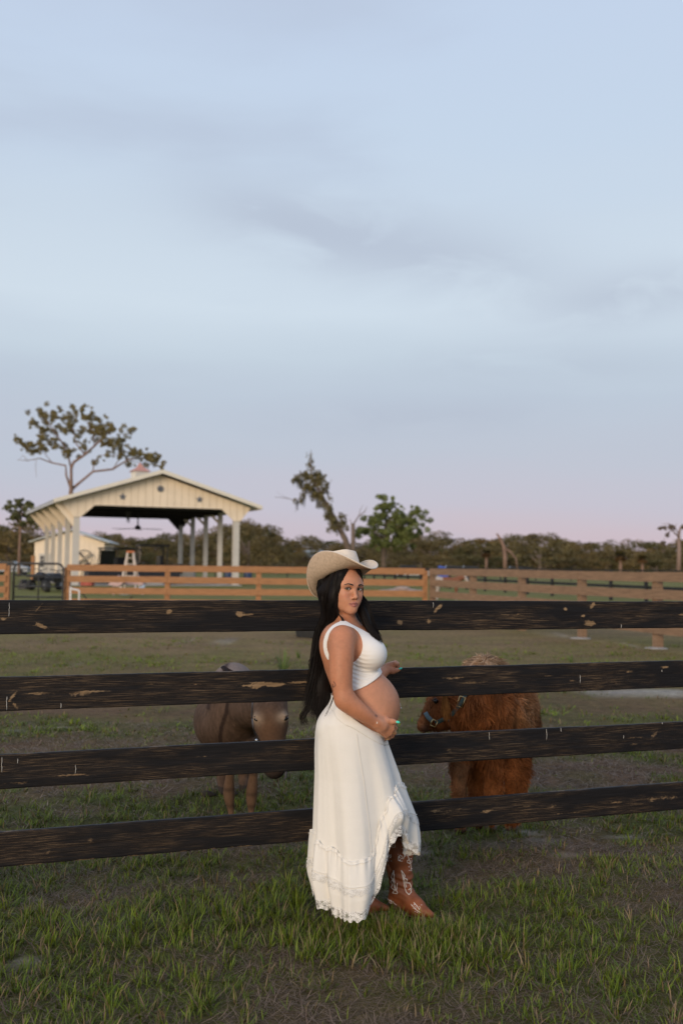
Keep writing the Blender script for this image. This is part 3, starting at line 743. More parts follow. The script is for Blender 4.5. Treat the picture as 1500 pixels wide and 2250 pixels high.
def build_head(F):
    e = lambda u, f, z, ru, rf, rz, k=.02, mode='add': F.ell(hp(u*HS, f*HS, z*HS), (ru*HS, rf*HS, rz*HS), k, HROT, mode)
    c = lambda a, b, ra, rb=None, k=.012, mode='add': F.cap(hp(*[x*HS for x in a]), hp(*[x*HS for x in b]), ra*HS, (rb or ra)*HS, k, mode)
    e(0, -.012, .026, .074, .093, .084)
    e(0, .022, -.022, .0615, .062, .078, .03)
    e(0, .040, .022, .060, .048, .045, .03)                     # forehead
    for s in (-1, 1):
        c((s*.047, .006, -.056), (s*.013, .068, -.092), .0185, .0155, .03)   # jaw
        e(s*.039, .052, -.028, .021, .028, .021, .02)            # cheekbone
        e(s*.028, .058, -.052, .020, .026, .024, .02)            # cheek
    e(0, .072, -.0945, .018, .019, .0165, .018)                   # chin
    e(0, .066, -.064, .030, .026, .024, .02)                     # muzzle
    for s in (-1, 1):
        c((s*.046, .068, .016), (s*.016, .085, .0135), .0085, .0095, .014)  # brow ridge
        e(s*.031, .0935, -.001, .0175, .016, .0125, .012, 'sub')   # socket
    c((0, .0840, .012), (0, .1000, -.030), .0078, .0082, .010)   # nose bridge
    e(0, .1035, -.0365, .0094, .0105, .0085, .007)                # tip
    for s in (-1, 1):
        e(s*.0108, .0925, -.041, .0056, .0085, .0058, .005)        # wings
        e(s*.0050, .0985, -.0470, .0024, .0036, .0024, .002, 'sub')  # nostrils
        e(*EYES[0 if s < 0 else 1], .0158, .0140, .0140, .004)      # lids
    e(0, .0945, -.053, .0022, .0030, .0060, .004, 'sub')            # philtrum
    # lips
    for s in (-1, 1):
        c((s*.0045, .0935, -.0625), (s*.0240, .0830, -.0690), .0052, .0022, .004)
        c((s*.0010, .0930, -.0735), (s*.0220, .0830, -.0700), .0062, .0022, .004)
    e(0, .0985, -.0682, .019, .0045, .0010, .002, 'sub')           # mouth line
    for i, s in enumerate((-1, 1)):
        u, f, z = EYES[i]
        e(u, f+.0135, z-.0004, .0122, .0085, .0046, .0012, 'sub')  # eye opening
        e(s*.074, -.006, -.016, .006, .016, .028, .006)              # ears
X0 = W(672, 0)[0]
def woman_fields():
    lo = (W(682, 0, -.3)[0], WY-.27, .0); hi = (W(895, 0, .3)[0]+.02, WY+.54, W(0, 1232)[2])
    F = Field(lo, hi, H); build_torso(F)
    T = F.F.copy()
    build_legs(F); T2 = F.F.copy()
    build_arms(F); near_hand(F); far_hand(F); build_head(F)
    return F, T, T2
WF, TORSO, LOWER = woman_fields()
SKIN = np.array([.50, .215, .118])
M_SKIN = vcol_mat('skin', .5, .07, 45, .32, sss=.15, bmp=.25, bscale=420)
def rodrigues_project(me):
    co = get_co(me).astype(float); rel = co-HC
    return co, rel @ HU/HS, rel @ HF/HS, rel @ HZ/HS
def seg_d(u, z, pts):
    best = np.full(len(u), 9.0)
    for (a, b), (c, d) in zip(pts[:-1], pts[1:]):
        L2 = (c-a)**2+(d-b)**2+1e-12; t = np.clip(((u-a)*(c-a)+(z-b)*(d-b))/L2, 0, 1)
        best = np.minimum(best, np.hypot(u-a-t*(c-a), z-b-t*(d-b)))
    return best
def paint_body(me):
    co, u, f, z = rodrigues_project(me)
    C = np.tile(SKIN, (len(co), 1)); n = vnoise(co, 22, 3)[:, None]*.05+vnoise(co, 7, 4)[:, None]*.06+vnoise(co, 160, 5)[:, None]*.035
    C = C*(1+n)
    def blend(mask, col): nonlocal C; m = np.clip(mask, 0, 1)[:, None]; C = C*(1-m)+np.array(col)*m
    face = (f > .02) & (np.abs(u) < .09) & (z > -.13) & (z < .1)
    # belly a little fairer
    bc = W(820, 1545); blend(.35*np.exp(-((co[:, 0]-bc[0])/.14)**2-((co[:, 2]-bc[2])/.16)**2)*(co[:, 2] > .7)*(co[:, 1] > WY-.17)*(co[:, 1] < WY+.2), (.58, .32, .215))
    hd = np.clip((z+.125)/.03, 0, 1)*(f > -.02); blend(hd*.8, (.58, .275, .165))
    # cheeks, lips, brows, lids
    for s in (-1, 1):
        blend(face*.40*np.exp(-((u-s*.043)/.016)**2-((z+.034)/.016)**2), (.60, .22, .15))
        blend(face*.45*np.exp(-((u-s*.031)/.019)**2-((z-.0085)/.0075)**2), (.22, .095, .06))
        lid = np.hypot((u-s*.0305)/.0150, (z-.0004)/.0066)
        blend(face*(f > .062)*np.clip((1.22-lid)*4, 0, .85)*(z > -.006), (.045, .025, .02))
    ax = np.abs(u)
    top = np.interp(ax, [0, .0045, .013, .0255], [-.0605, -.0578, -.0608, -.0688]); bot = np.interp(ax, [0, .009, .017, .0255], [-.0812, -.0804, -.0755, -.0692])
    lip = face*(f > .075)*(z < top+.0005)*(z > bot-.0005)*(ax < .0255)
    blend(lip*.85, (.42, .155, .135))
    blend(face*(f > .07)*(np.abs(z+.0682-.001*(ax/.02)**2) < .0011)*(ax < .024)*.8, (.11, .035, .03))
    # faint tattoos: flourish at the elbow, smudge on the shoulder blade
    near = co[:, 1] < WY-.1
    for pl in ([(733, 1497), (736, 1500), (737, 1504), (734, 1508), (730, 1507), (731, 1503)], [(731, 1507), (730, 1513), (731, 1518)], [(825, 1574), (829, 1577)]):
        q = [W(a, b, -.2)[[0, 2]] for a, b in pl]; d = seg_d(co[:, 0], co[:, 2], q); blend(near*np.clip((.0030-d)/.002, 0, .6), (.06, .04, .04))
    q = [W(a, b, -.05)[[0, 2]] for a, b in ((712, 1378), (707, 1390), (711, 1397), (706, 1406))]; d = seg_d(co[:, 0], co[:, 2], q)
    blend((co[:, 1] < WY+.05)*np.clip((.009-d)/.01, 0, .35)*(.5+.8*vnoise(co, 220, 2)), (.12, .09, .09))
    set_color(me, np.clip(C, 0, 1))
me = WF.mesh('body'); paint_body(me)
body = link('body', me, M_SKIN, woman, smooth=True, world=True)

# eyes
def build_eyes():
    M_W = simple('eye_white', (.62, .58, .56), .25, .04); M_I = simple('iris_hazel', (.16, .12, .05), .2, .3, 300); M_P = simple('pupil_black', (.006, .006, .006), .1, 0)
    M_L = simple('lash_black', (.012, .009, .009), .6, 0)
    for i, (u, f, z) in enumerate(EYES):
        c = hp(u*HS, f*HS, z*HS); r = .0128*HS
        g = Vector(at(750, 1125, .01))-Vector(c); g = (np.array(CAM_R.to_3x3() @ Vector((0, 0, 0)))*0+np.array([0, 0, CAM_H])-c); g /= np.linalg.norm(g)
        g = g*.75+HF*.25; g /= np.linalg.norm(g)
        mb = MB(); mb.ball((0, 0, 0), r, 24, 20); me = mb.mesh('eye')
        q = Vector(g).to_track_quat('Z', 'Y').to_matrix()
        for v in me.vertices: v.co = q @ v.co + Vector(c)
        for m in (M_W, M_I, M_P): me.materials.append(m)
        G = Vector(g)
        for p in me.polygons:
            d = (Vector(p.center)-Vector(c)).normalized().dot(G); p.material_index = 2 if d > .972 else (1 if d > .86 else 0)
        o = link('eye', me, None, body, smooth=True); o.matrix_parent_inverse = Matrix()
        # lashes: a thin dark rim along the upper lid
        s = 1 if u > 0 else -1; mb = MB(); pts = []
        for t in np.linspace(-1.05, 1.1, 14):
            pts.append(hp((u+s*t*.0128)*HS, (f+.0142-.0046*t*t)*HS, (z+.0046*(1-t*t)+.0006+.0012*max(0, t)**2)*HS))
        mb.tube(pts, [.0004]+[.00105]*12+[.0004], 6)
        o = mb.build('eyelash', M_L, body); o.matrix_parent_inverse = Matrix()
        # brow: flattened arc lying on the skin
        mb = MB(); P = []; rr = []
        for t in np.linspace(0, 1, 14):
            uu = s*(.0135+t*.037); zz = .0172+.0052*math.sin(min(1, t*1.5)*math.pi/2)-.016*max(0, t-.55)**1.3
            P.append((uu, zz)); rr.append((.0037-.0026*t)*min(1, .55+t*4)+.0003)
        bv = BVHTree.FromPolygons([tuple(v) for v in get_co(body.data)[HEADV]], HEADF) if False else BODY_BVH
        pts = []
        for uu, zz in P:
            o0 = Vector(hp(uu*HS, .2, zz*HS)); hit = bv.ray_cast(o0, Vector(-HF))[0]
            pts.append(hit if hit else Vector(hp(uu*HS, .08, zz*HS)))
        mb.tube(pts, rr, 6)
        o = mb.build('eyebrow', M_L, body, smooth=True); o.matrix_parent_inverse = Matrix()
BODY_BVH = BVHTree.FromPolygons([v.co.copy() for v in body.data.vertices], [tuple(p.vertices) for p in body.data.polygons])
build_eyes()
M_NAIL = simple('nail_turquoise', (.06, .62, .46), .2, .03)
M_GOLD = simple('gold', (.75, .52, .24), .25, .1, metal=1.0)
M_SILVER = simple('silver_jewellery', (.75, .74, .72), .18, .1, metal=1.0)
for p, d, nrm, s in NAILS:
    d = Vector(d); n = Vector(nrm); n = (n-d*n.dot(d)).normalized(); sx = d.cross(n)
    mb = MB(); mb.ball((0, 0, 0), 1, 10, 8); me = mb.mesh('fingernail')
    M = Matrix((sx*s*.85, d*s*1.35, n*s*.42)).transposed()
    for v in me.vertices: v.co = M @ v.co + Vector(p)+d*s*.7+n*s*.55
    o = link('fingernail', me, M_NAIL, body, smooth=True); o.matrix_parent_inverse = Matrix()
for p, d, r in RINGS:
    d = Vector(d); a = d.orthogonal().normalized(); b = d.cross(a); mb = MB(); mb.tube([Vector(p)+(a*math.cos(t)+b*math.sin(t))*r for t in np.linspace(0, 2*math.pi, 17)], .0011, 6, cap=False)
    mb.build('ring', M_GOLD, woman, smooth=True, world=True)
# bracelet with a small flower, belly piercing
def bracelet():
    c = Vector(W(826, 1587, -.151)); d = Vector(W(829, 1589, -.148)-W(818, 1583, -.160)).normalized(); a = d.orthogonal().normalized(); b = d.cross(a)
    mb = MB(); mb.tube([c+(a*math.cos(t)+b*math.sin(t))*.0265 for t in np.linspace(0, 2*math.pi, 33)], .0007, 5, cap=False)
    o = mb.build('bracelet', M_GOLD, woman, smooth=True, world=True)
    f = Vector(W(826.5, 1588, -.180)); m2 = MB()
    for k in range(5):
        t = k*2*math.pi/5+.3; m2.ball(f+Vector((math.cos(t)*.0032, 0, math.sin(t)*.0032)), (.0024, .0012, .0024), 8, 5)
    ob = m2.build('flower_charm', simple('charm_pearl', (.8, .74, .68), .3, .05), o, smooth=True); ob.matrix_parent_inverse = Matrix()
    m3 = MB(); p1 = Vector(W(878.5, 1547, -.012)); p2 = Vector(W(880.5, 1556, -.012)); m3.ball(p1, .0026, 8, 6); m3.ball(p2, .0036, 8, 6); m3.tube([p1, p2], .0008, 5)
    m3.build('navel_ring', M_SILVER, woman, smooth=True, world=True)
bracelet()

# ------------------------------------------------------------------ crop top: a shell grown off the torso
M_TOP = None
def fabric(name, col, rough=.75, bs=500, bst=.25):
    m, N, L, P = new_mat(name)
    tc = N.new('ShaderNodeTexCoord'); wv = N.new('ShaderNodeTexWave'); wv.inputs['Scale'].default_value = bs; wv.inputs['Distortion'].default_value = 1; L.new(tc.outputs['Object'], wv.inputs[0])
    n = noise_tex(N, L, 14, 5, .6); L.new(ramp(N, L, n, [(.3, tuple(c*.96 for c in col)), (.7, col)]), P.inputs['Base Color'])
    P.inputs['Roughness'].default_value = rough; P.inputs['Specular IOR Level'].default_value = .25; P.inputs['Sheen Weight'].default_value = .15
    n2 = noise_tex(N, L, 55, 4, .6)
    bump(N, L, P, math_n(N, L, 'ADD', math_n(N, L, 'MULTIPLY', wv.outputs[1], .3), n2), bst, .002)
    return m
M_WHITE = fabric('cream_white_cloth', (.82, .79, .73))
M_TOPC = fabric('white_rib_knit', (.84, .82, .79), bst=.15)
def crop_top():
    F = Field(WF.lo, WF.lo+.05, H); F.n = np.array(TORSO.shape); X, Y, Z = F.grids()
    xz = lambda px, py: (W(px, py)[0], W(px, py)[2])
    T = TORSO-.0045
    # soft drawn folds beside the arm and under the bust
    x0, z0 = xz(778, 1455)
    fold = .0019*np.sin((Z-z0)*330+(X-x0)*60+2*np.sin((X-x0)*40))*np.exp(-((X-x0-.02)/.045)**2)*np.exp(-((Z-z0+.03)/.075)**2)
    T = T-fold
    # hem line from (772,1510) to (846,1470)
    (xa, za), (xb, zb) = xz(772, 1511), xz(846, 1471); n = np.array([-(zb-za), xb-xa]); n /= np.linalg.norm(n)
    sag = .010*np.clip((X-xa)/(xb-xa), 0, 1)*(1-np.clip((X-xa)/(xb-xa), 0, 1))*4*-1
    hem = -((X-xa)*n[0]+(Z-za)*n[1]-sag*.9)
    T = T-.0022*(hem > -.017)
    # back edge: hidden under the arm, open back
    xk, _ = xz(745, 1450); body_front = xk-X
    # armholes (both sides) and the strap round them
    cx, cz = xz(757, 1413); ax, az = 37.5/486, 41/486
    el = (np.sqrt(((X-cx)/ax)**2+((Z-cz)/az)**2)-1)*ax
    strap = np.maximum(el-.0175, -(el)); strap = np.maximum(strap, xz(0, 1437)[1]-Z)
    strap = np.maximum(strap, X-xk-.02)
    region = np.minimum(body_front, strap)
    sidey = np.abs(Y-WY-.002)-.075
    region = np.maximum(region, np.where(np.broadcast_to(sidey, region.shape[:1]+(sidey.shape[1], 1)) > 0, -el, np.minimum(-el, -el)) if False else -np.minimum(el, 9))
    # neckline: tilted plane, higher over the shoulders
    (xn, zn), (xm, zm) = xz(748, 1358), xz(785, 1378); nn = np.array([-(zm-zn), xm-xn]); nn /= np.linalg.norm(nn)
    neck = (X-xn)*nn[0]+(Z-zn)*nn[1]
    r2 = np.sqrt((X-xz(764, 1372)[0])**2+((Y-WY-.01))**2); nk = np.minimum(.060-r2, Z-xz(0, 1392)[1])
    region = np.maximum(np.maximum(region, hem), np.maximum(neck-.004, nk))
    D = np.maximum(T, region*.9)
    # only the torso slab, no neck
    D = np.maximum(D, Z-xz(0, 1354)[1])
    me = F.mesh('crop_top', D); return link('crop_top', me, M_TOPC, woman, smooth=True, world=True)
crop = crop_top()
# ------------------------------------------------------------------ skirt
def prof(tab, py): return np.interp(py, [t[0] for t in tab], [t[1] for t in tab])
S_LEFT = [(1535, 737), (1548, 730), (1565, 714), (1585, 703), (1610, 699), (1650, 699), (1700, 701), (1780, 701), (1850, 701), (1920, 706), (1970, 716), (2020, 726)]
S_RIGHT = [(1535, 800), (1560, 820), (1585, 836), (1605, 844), (1622, 849), (1660, 860), (1700, 872), (1745, 882), (1790, 893), (1850, 902), (1920, 896), (1970, 876), (2020, 862)]
S_DEP = [(1535, .130), (1580, .176), (1620, .186), (1700, .195), (1800, .215), (1900, .235), (2020, .25)]
def wtop(phi):
    """waist line py round the body: dips under the belly in front"""
    c = np.cos(phi); return np.interp(c, [-1, -.6, 0, .6, 1], [1528, 1535, 1562, 1594, 1614])
def ang_mix(phi, tab):
    d = np.degrees((phi+np.pi) % (2*np.pi)-np.pi); return np.interp(d, [t[0] for t in tab], [t[1] for t in tab])
# ruffle seam and hem (photo rows) against angle: 0 = front, -90 = towards the camera, 180 = back
SEAM = [(-180, 1830), (-150, 1836), (-125, 1848), (-100, 1860), (-84, 1862), (-75, 1830), (-65, 1780), (-50, 1740), (-28, 1722), (0, 1728), (40, 1765), (70, 1830), (100, 1870), (140, 1860), (180, 1836)]
HEM = [(-180, 1935), (-150, 1940), (-128, 1950), (-105, 1963), (-90, 1954), (-78, 1940), (-70, 1905), (-63, 1842), (-55, 1800), (-45, 1786), (-28, 1808), (-8, 1842), (10, 1862), (40, 1880), (60, 1905), (85, 1960), (110, 1985), (150, 1970), (180, 1950)]
def fold(phi, py, ph=0.0):
    v = np.clip((py-1585)/300, 0, 1.1)**.9
    a = .62*np.sin(7*phi+.8+.9*np.sin(3*phi+1)+ph)+.20*np.sin(12*phi+2.1+1.3*np.sin(2*phi))
    a = a+.25*np.sin(14*phi+1.6+1.8*np.sin(3*phi+1))*np.abs(a)
    return a*.052*v*(.55+.45*np.sin(2*phi+1.3)**2)
def skirt_pt(phi, py, out=0.0):
    l, r = prof(S_LEFT, py), prof(S_RIGHT, py); cx = (l+r)/2; rx = (r-l)/2/486; ry = prof(S_DEP, py)
    c, s = np.cos(phi), np.sin(phi); e = np.interp(py, [1540, 1600, 1700, 1900], [.82, .80, .85, .9])
    rr = fold(phi, py)+out
    X = (cx-750)/486*1.0+rx*np.sign(c)*np.abs(c)**e+rr*c
    Yd = ry*np.sign(s)*np.abs(s)**e+rr*s
    X = np.asarray(X, float)+0*Yd
    base = np.array([W(750, p)[2] for p in (1500, 2050)]); z = base[0]+(py-1500)/550*(base[1]-base[0])
    P = np.stack([X, WY+Yd, z+0*Yd], -1)
    d = WF.sample(P, LOWER); push = np.clip(.006+np.minimum(out, .01)-d, 0, .06)*(d < .5)
    P[..., 0] += push*c; P[..., 1] += push*s
    return P
def sheet(grid, name, mat, parent=woman, thick=.0035, closed=True, world=True):
    n, m = grid.shape[:2]; V = grid.reshape(-1, 3)
    i, j = np.meshgrid(np.arange(n if closed else n-1), np.arange(m-1), indexing='ij'); i2 = (i+1) % n
    F = np.stack([i*m+j, i2*m+j, i2*m+j+1, i*m+j+1], -1).reshape(-1, 4)
    o = link(name, np_mesh(name, V, F), mat, parent, smooth=True, world=world)
    if thick: md = o.modifiers.new('cloth', 'SOLIDIFY'); md.thickness = thick; md.offset = 1
    return o
def lace_mat():
    m, N, L, P = new_mat('white_lace')
    P.inputs['Base Color'].default_value = (.78, .76, .72, 1); P.inputs['Roughness'].default_value = .8
    tc = N.new('ShaderNodeTexCoord'); v = N.new('ShaderNodeTexVoronoi'); v.feature = 'DISTANCE_TO_EDGE'; v.inputs['Scale'].default_value = 230; L.new(tc.outputs['Object'], v.inputs[0])
    n = noise_tex(N, L, 60, 2); mask = math_n(N, L, 'GREATER_THAN', math_n(N, L, 'ADD', v.outputs[0], math_n(N, L, 'MULTIPLY_ADD', n, -1.1, .5)), .11)
    # holes
    inv = math_n(N, L, 'SUBTRACT', 1.0, mask); L.new(math_n(N, L, 'MULTIPLY_ADD', inv, .7, .3, clamp=True), P.inputs['Alpha'])
    return m
M_LACE = lace_mat()
def build_skirt():
    n = 420; phi = np.linspace(-np.pi, np.pi, n, endpoint=False)
    seam = ang_mix(phi, SEAM); hem = ang_mix(phi, HEM); wt = wtop(phi)
    k = np.ones(9)/9; sm = lambda a: np.convolve(np.concatenate([a[-4:], a, a[:4]]), k, 'valid'); seam, hem = sm(seam), sm(hem)
    T = np.linspace(0, 1, 110)
    # main panel down to the seam
    g = np.stack([skirt_pt(phi, wt+(seam+4-wt)*t, out=.0015) for t in T], 1)
    sk = sheet(g, 'skirt', M_WHITE)
    # waistband: double cloth, ribbed
    Tb = np.linspace(0, 1, 8)
    g = np.stack([skirt_pt(phi, wt-3+24*t, out=.0018+.0014*math.sin(math.pi*t)) for t in Tb], 1)
    sheet(g, 'waistband', M_WHITE, thick=.002)
    # side seam
    # gathered ruffle: starts proud of the panel, swells, turns in at the hem
    pleat = lambda t: (.0032*np.sin(58*phi+2.5*np.sin(5*phi))+.0022*np.sin(37*phi+1+2*np.sin(3*phi)))*np.exp(-t*5.5)
    wv = phi*8.5+1.1*np.sin(2*phi+.5)+.6*np.sin(5*phi)
    big = .022*np.abs(np.sin(wv))**.8-.010+.006*np.sin(17*phi+1)
    seam = seam+4*np.cos(2*wv); hem = hem+7*np.abs(np.sin(wv))+3*np.sin(5*phi+1)
    Tr = np.linspace(-.055, 1, 64); rows = []
    pf = np.exp(-((np.degrees(phi)+35)/22)**2)        # the bunched-up front drape
    hemv = hem.copy()
    for t in Tr:
        tt = max(t, 0); py = seam+(hemv-seam)*t
        o_ = .006+.010*math.sin(min(1, tt*1.4)*math.pi/2)-.012*max(0, tt-.75)*4*.5+pleat(tt)+big*min(1, .35+tt)
        o_ = o_+pf*.020*math.sin(math.pi*tt)
        if t < 0: o_ = o_-.001
        rows.append(skirt_pt(phi, py, out=o_))
    rf = sheet(np.stack(rows, 1), 'ruffle', M_WHITE, thick=.0025)
    # cord where the ruffle is stitched on, a second line of stitching, two bands of lace
    def at_t(t, extra, dpy=0.0):
        py = seam+(hemv-seam)*t+dpy
        o_ = .006+.010*math.sin(min(1, t*1.4)*math.pi/2)-.012*max(0, t-.75)*4*.5+pleat(t)+big*min(1, .35+t)+pf*.020*math.sin(math.pi*min(1, t))
        return skirt_pt(phi, py, out=o_+extra)
    def lace(t0, t1, name, dpy1=0, scal=0, ex=.0035):
        R_ = []
        for q in np.linspace(0, 1, 7):
            t = t0+(t1-t0)*q; sc = scal*q*(.5+.5*np.sin(46*phi))
            R_.append(at_t(t, ex+.0008*math.sin(math.pi*q), dpy1*q+sc))
        o = sheet(np.stack(R_, 1), name, M_LACE, thick=0); o.parent = rf; o.matrix_parent_inverse = Matrix()
        return o
    lace(.50, .63, 'lace_band', 0, 4, .003)
    lace(.97, 1.0, 'lace_hem', 15, 5, .0005)
    for t in (.01, .47):
        mb = MB(); p = at_t(t, .0035); mb.tube([Vector(a) for a in p]+[Vector(p[0])], .0012, 5, cap=False)
        o = mb.build('stitching', M_WHITE, rf, smooth=True); o.matrix_parent_inverse = Matrix()
    mb = MB(); pts = [Vector(skirt_pt(np.array(-1.42), np.array(py), out=.0030)) for py in np.linspace(1598, 1880, 60)]
    mb.tube(pts, .0012, 6); mb.build('side_seam', M_WHITE, woman, smooth=True, world=True)
build_skirt()

# ------------------------------------------------------------------ boots
LEATHER = simple('tan_tooled_leather', (.25, .075, .026), .6, .28, 26, bmp=.25)
M_SOLE = simple('stacked_leather_heel', (.20, .115, .06), .6, .2, 60)
M_STITCH = simple('pale_embroidery', (.72, .64, .56), .7, .1, 200)
M_GEM = simple('clear_rhinestone', (.85, .84, .86), .12, .1, 300)
def boot(ax, ay_py, dy, yaw, shaft_top, top_px, name='boot'):
    """ax, ay: ankle pixel; toe points along yaw (0 = +X, negative = towards camera)"""
    A = W(ax, ay_py, dy); d = np.array([math.cos(yaw), math.sin(yaw), 0]); s = np.array([-d[1], d[0], 0]); zz = np.array([0, 0, 1.0])
    Tp = W(top_px, shaft_top, dy)
    F = Field(np.minimum(A, Tp)-np.array([.14, .16, A[2]+.01]), np.maximum(A, Tp)+np.array([.24, .16, .03]), .0025)
    ank = A; heel = A-d*.030; heel[2] = .052; g = .036
    F.chain([Tp, Tp*.5+A*.5+d*-.004, A+zz*.055, A], [.070, .066, .050, .045], .02)
    F.cap(A-d*.008, heel-np.array([0, 0, -.002]), .042, .036, .02)
    F.cap(A+d*.02-zz*.02, A*np.array([1, 1, 0])+d*.095+zz*.048, .041, .033, .03)
    F.cap(A*np.array([1, 1, 0])+d*.095+zz*.045, A*np.array([1, 1, 0])+d*.175+zz*.028, .034, .014, .02)
    F.cap(A*np.array([1, 1, 0])-d*.02+zz*.040, A*np.array([1, 1, 0])+d*.10+zz*.030, .030, .030, .02)
    X, Y, Z = F.grids()
    F.F = np.maximum(F.F, .012-Z+.030*np.clip(1-((X-A[0])*d[0]+(Y-A[1])*d[1]+.01)/.07, 0, 1)*.9)        # flat sole, arched up to the heel
    # slack leather creases at the ankle
    za = A[2]+.03; F.F -= .0035*np.sin((Z-za)*190+((X-A[0])*d[0]+(Y-A[1])*d[1])*70)*np.exp(-((Z-za)/.045)**2)
    F.F = np.maximum(F.F, Z-Tp[2]-.01)
    me = F.mesh('boot'); o = link(name, me, LEATHER, woman, smooth=True, world=True)
    mb = MB(); pl = []
    for t in np.linspace(0, 2*math.pi, 20, endpoint=False): pl.append(Vector(A*np.array([1, 1, 0])-d*(.032)+d*.032*math.cos(t)+s*.030*math.sin(t))+Vector((0, 0, .001)))
    mb.prism(pl, (0, 0, .042)); ob = mb.build('heel', M_SOLE, o); ob.matrix_parent_inverse = Matrix()
    mb = MB(); pl = []
    for t in np.linspace(0, 2*math.pi, 30, endpoint=False):
        c = math.cos(t); pl.append(Vector(A*np.array([1, 1, 0])+d*(.075+.125*c)+s*(.037*math.sin(t)*(1-.25*c)))+Vector((0, 0, .006)))
    mb.prism(pl, (0, 0, .007)); ob = mb.build('sole', M_SOLE, o); ob.matrix_parent_inverse = Matrix()
    return o, BVHTree.FromPolygons([v.co.copy() for v in me.vertices], [tuple(p.vertices) for p in me.polygons])
BT, bvh = boot(880, 1950, .16, R(-42), 1795, 871)
boot(765, 1940, .14, R(-5), 1860, 757)
def on_boot(px, py):
    o = Vector((0, 0, CAM_H)); d = (at(px, py, 4.5)-o).normalized(); h = bvh.ray_cast(o, d)
    return (h[0]-d*.0004, h[1]) if h[0] else None
def emb(pl, r=.0011, name='embroidery', n=10, mat=None):
    P = []
    for a, b in zip(pl[:-1], pl[1:]):
        for t in np.linspace(0, 1, n, endpoint=False):
            h = on_boot(a[0]+(b[0]-a[0])*t, a[1]+(b[1]-a[1])*t)
            if h: P.append(h[0])
    if len(P) > 3:
        mb = MB(); mb.tube(P, [1.7*r*(.5 if i in (0, len(P)-1) else 1) for i in range(len(P))], 5)
        return mb
def merge(mbs, name, mat):
    for m in mbs:
        if m: o = m.build(name, mat, BT, smooth=True); o.matrix_parent_inverse = Matrix()
def ctr(pl, c=(0, 0), s=1): return [(c[0]+(x-c[0])*s, c[1]+(y-c[1])*s) for x, y in pl]
# flame-shaped wings low on the shaft
merge([emb(p, .0013) for p in ([(864, 1912), (866, 1935), (868, 1952), (874, 1964)], [(864, 1914), (859, 1928), (863, 1932), (858, 1938), (862, 1944), (859, 1950), (866, 1956), (862, 1962), (874, 1964)], [(866, 1922), (863, 1936), (866, 1948), (868, 1960)], [(872, 1940), (871, 1958)])], 'embroidery', M_STITCH)
merge([emb(p, .0013) for p in ([(881, 1912), (885, 1930), (888, 1948), (892, 1960), (898, 1966), (903, 1960), (901, 1952), (896, 1956)], [(881, 1912), (889, 1924), (888, 1930), (894, 1932), (892, 1940), (899, 1940), (902, 1946), (904, 1956)], [(885, 1922), (889, 1938), (893, 1952)])], 'embroidery', M_STITCH)
def swirl(cx, cy, r, turns, a0, sgn=1, st=14): return [(cx+r*(1-t*.85)*math.cos(a0+sgn*turns*2*math.pi*t), cy+r*(1-t*.85)*math.sin(a0+sgn*turns*2*math.pi*t)) for t in np.linspace(0, 1, st)]
merge([emb(swirl(880, 1885, 8, 1.2, 1.0), .001, n=3), emb(swirl(886, 1858, 7, 1.1, 2.0, -1), .001, n=3), emb([(879, 1843), (884, 1852), (888, 1864), (890, 1876), (884, 1890)], .0013), emb([(884, 1846), (890, 1858), (893, 1872)], .001), emb(swirl(898, 1892, 6, 1.1, 0), .001, n=3), emb([(895, 1880), (901, 1895), (903, 1912)], .0012),
       emb(swirl(856, 1882, 5, 1.1, 2), .001, n=3), emb([(853, 1900), (851, 1915), (849, 1925)], .001), emb(swirl(858, 1980, 6, 1, 0), .001, n=3), emb([(850, 1975), (862, 1982), (872, 1990)], .001), emb([(908, 1982), (915, 1990), (922, 2000)], .001), emb([(902, 1986), (912, 1998), (925, 2006)], .001)], 'embroidery', M_STITCH)
# lattice strip and its two rails
merge([emb([(855, 1832), (858, 1848), (862, 1866)], .0008), emb([(863, 1830), (866, 1848), (868, 1864)], .0008)]+[emb([(855+i*.85, 1834+i*4), (863+i*.7, 1833+i*4)], .0008, n=4) for i in range(8)]+[emb([(859, 1831), (862, 1848), (865, 1865)], .0007)], 'lattice_stitching', M_STITCH)
GEMP = [(878+random.uniform(-5, 6), 1884+random.uniform(-7, 7)) for _ in range(16)]+[(888+random.uniform(-3, 4), 1862+random.uniform(-10, 12)) for _ in range(14)]+[(900+random.uniform(-3, 4), 1896+random.uniform(-14, 18)) for _ in range(16)]+[(856+random.uniform(-4, 5), 1884+random.uniform(-7, 8)) for _ in range(10)]+[(851, 1900+random.uniform(0, 26)) for _ in range(6)]+[(857+random.uniform(-6, 6), 1979+random.uniform(-4, 5)) for _ in range(8)]+[(915+random.uniform(-12, 12), 1996+random.uniform(-10, 10)) for _ in range(20)]
gm = MB()
for g in GEMP:
    h = on_boot(*g)
    if h: gm.ball(h[0]-Vector((0, .0006, 0)), random.uniform(.0013, .0022), 6, 4)
o = gm.build('rhinestone', M_GEM, BT, kind='stuff'); o.matrix_parent_inverse = Matrix()

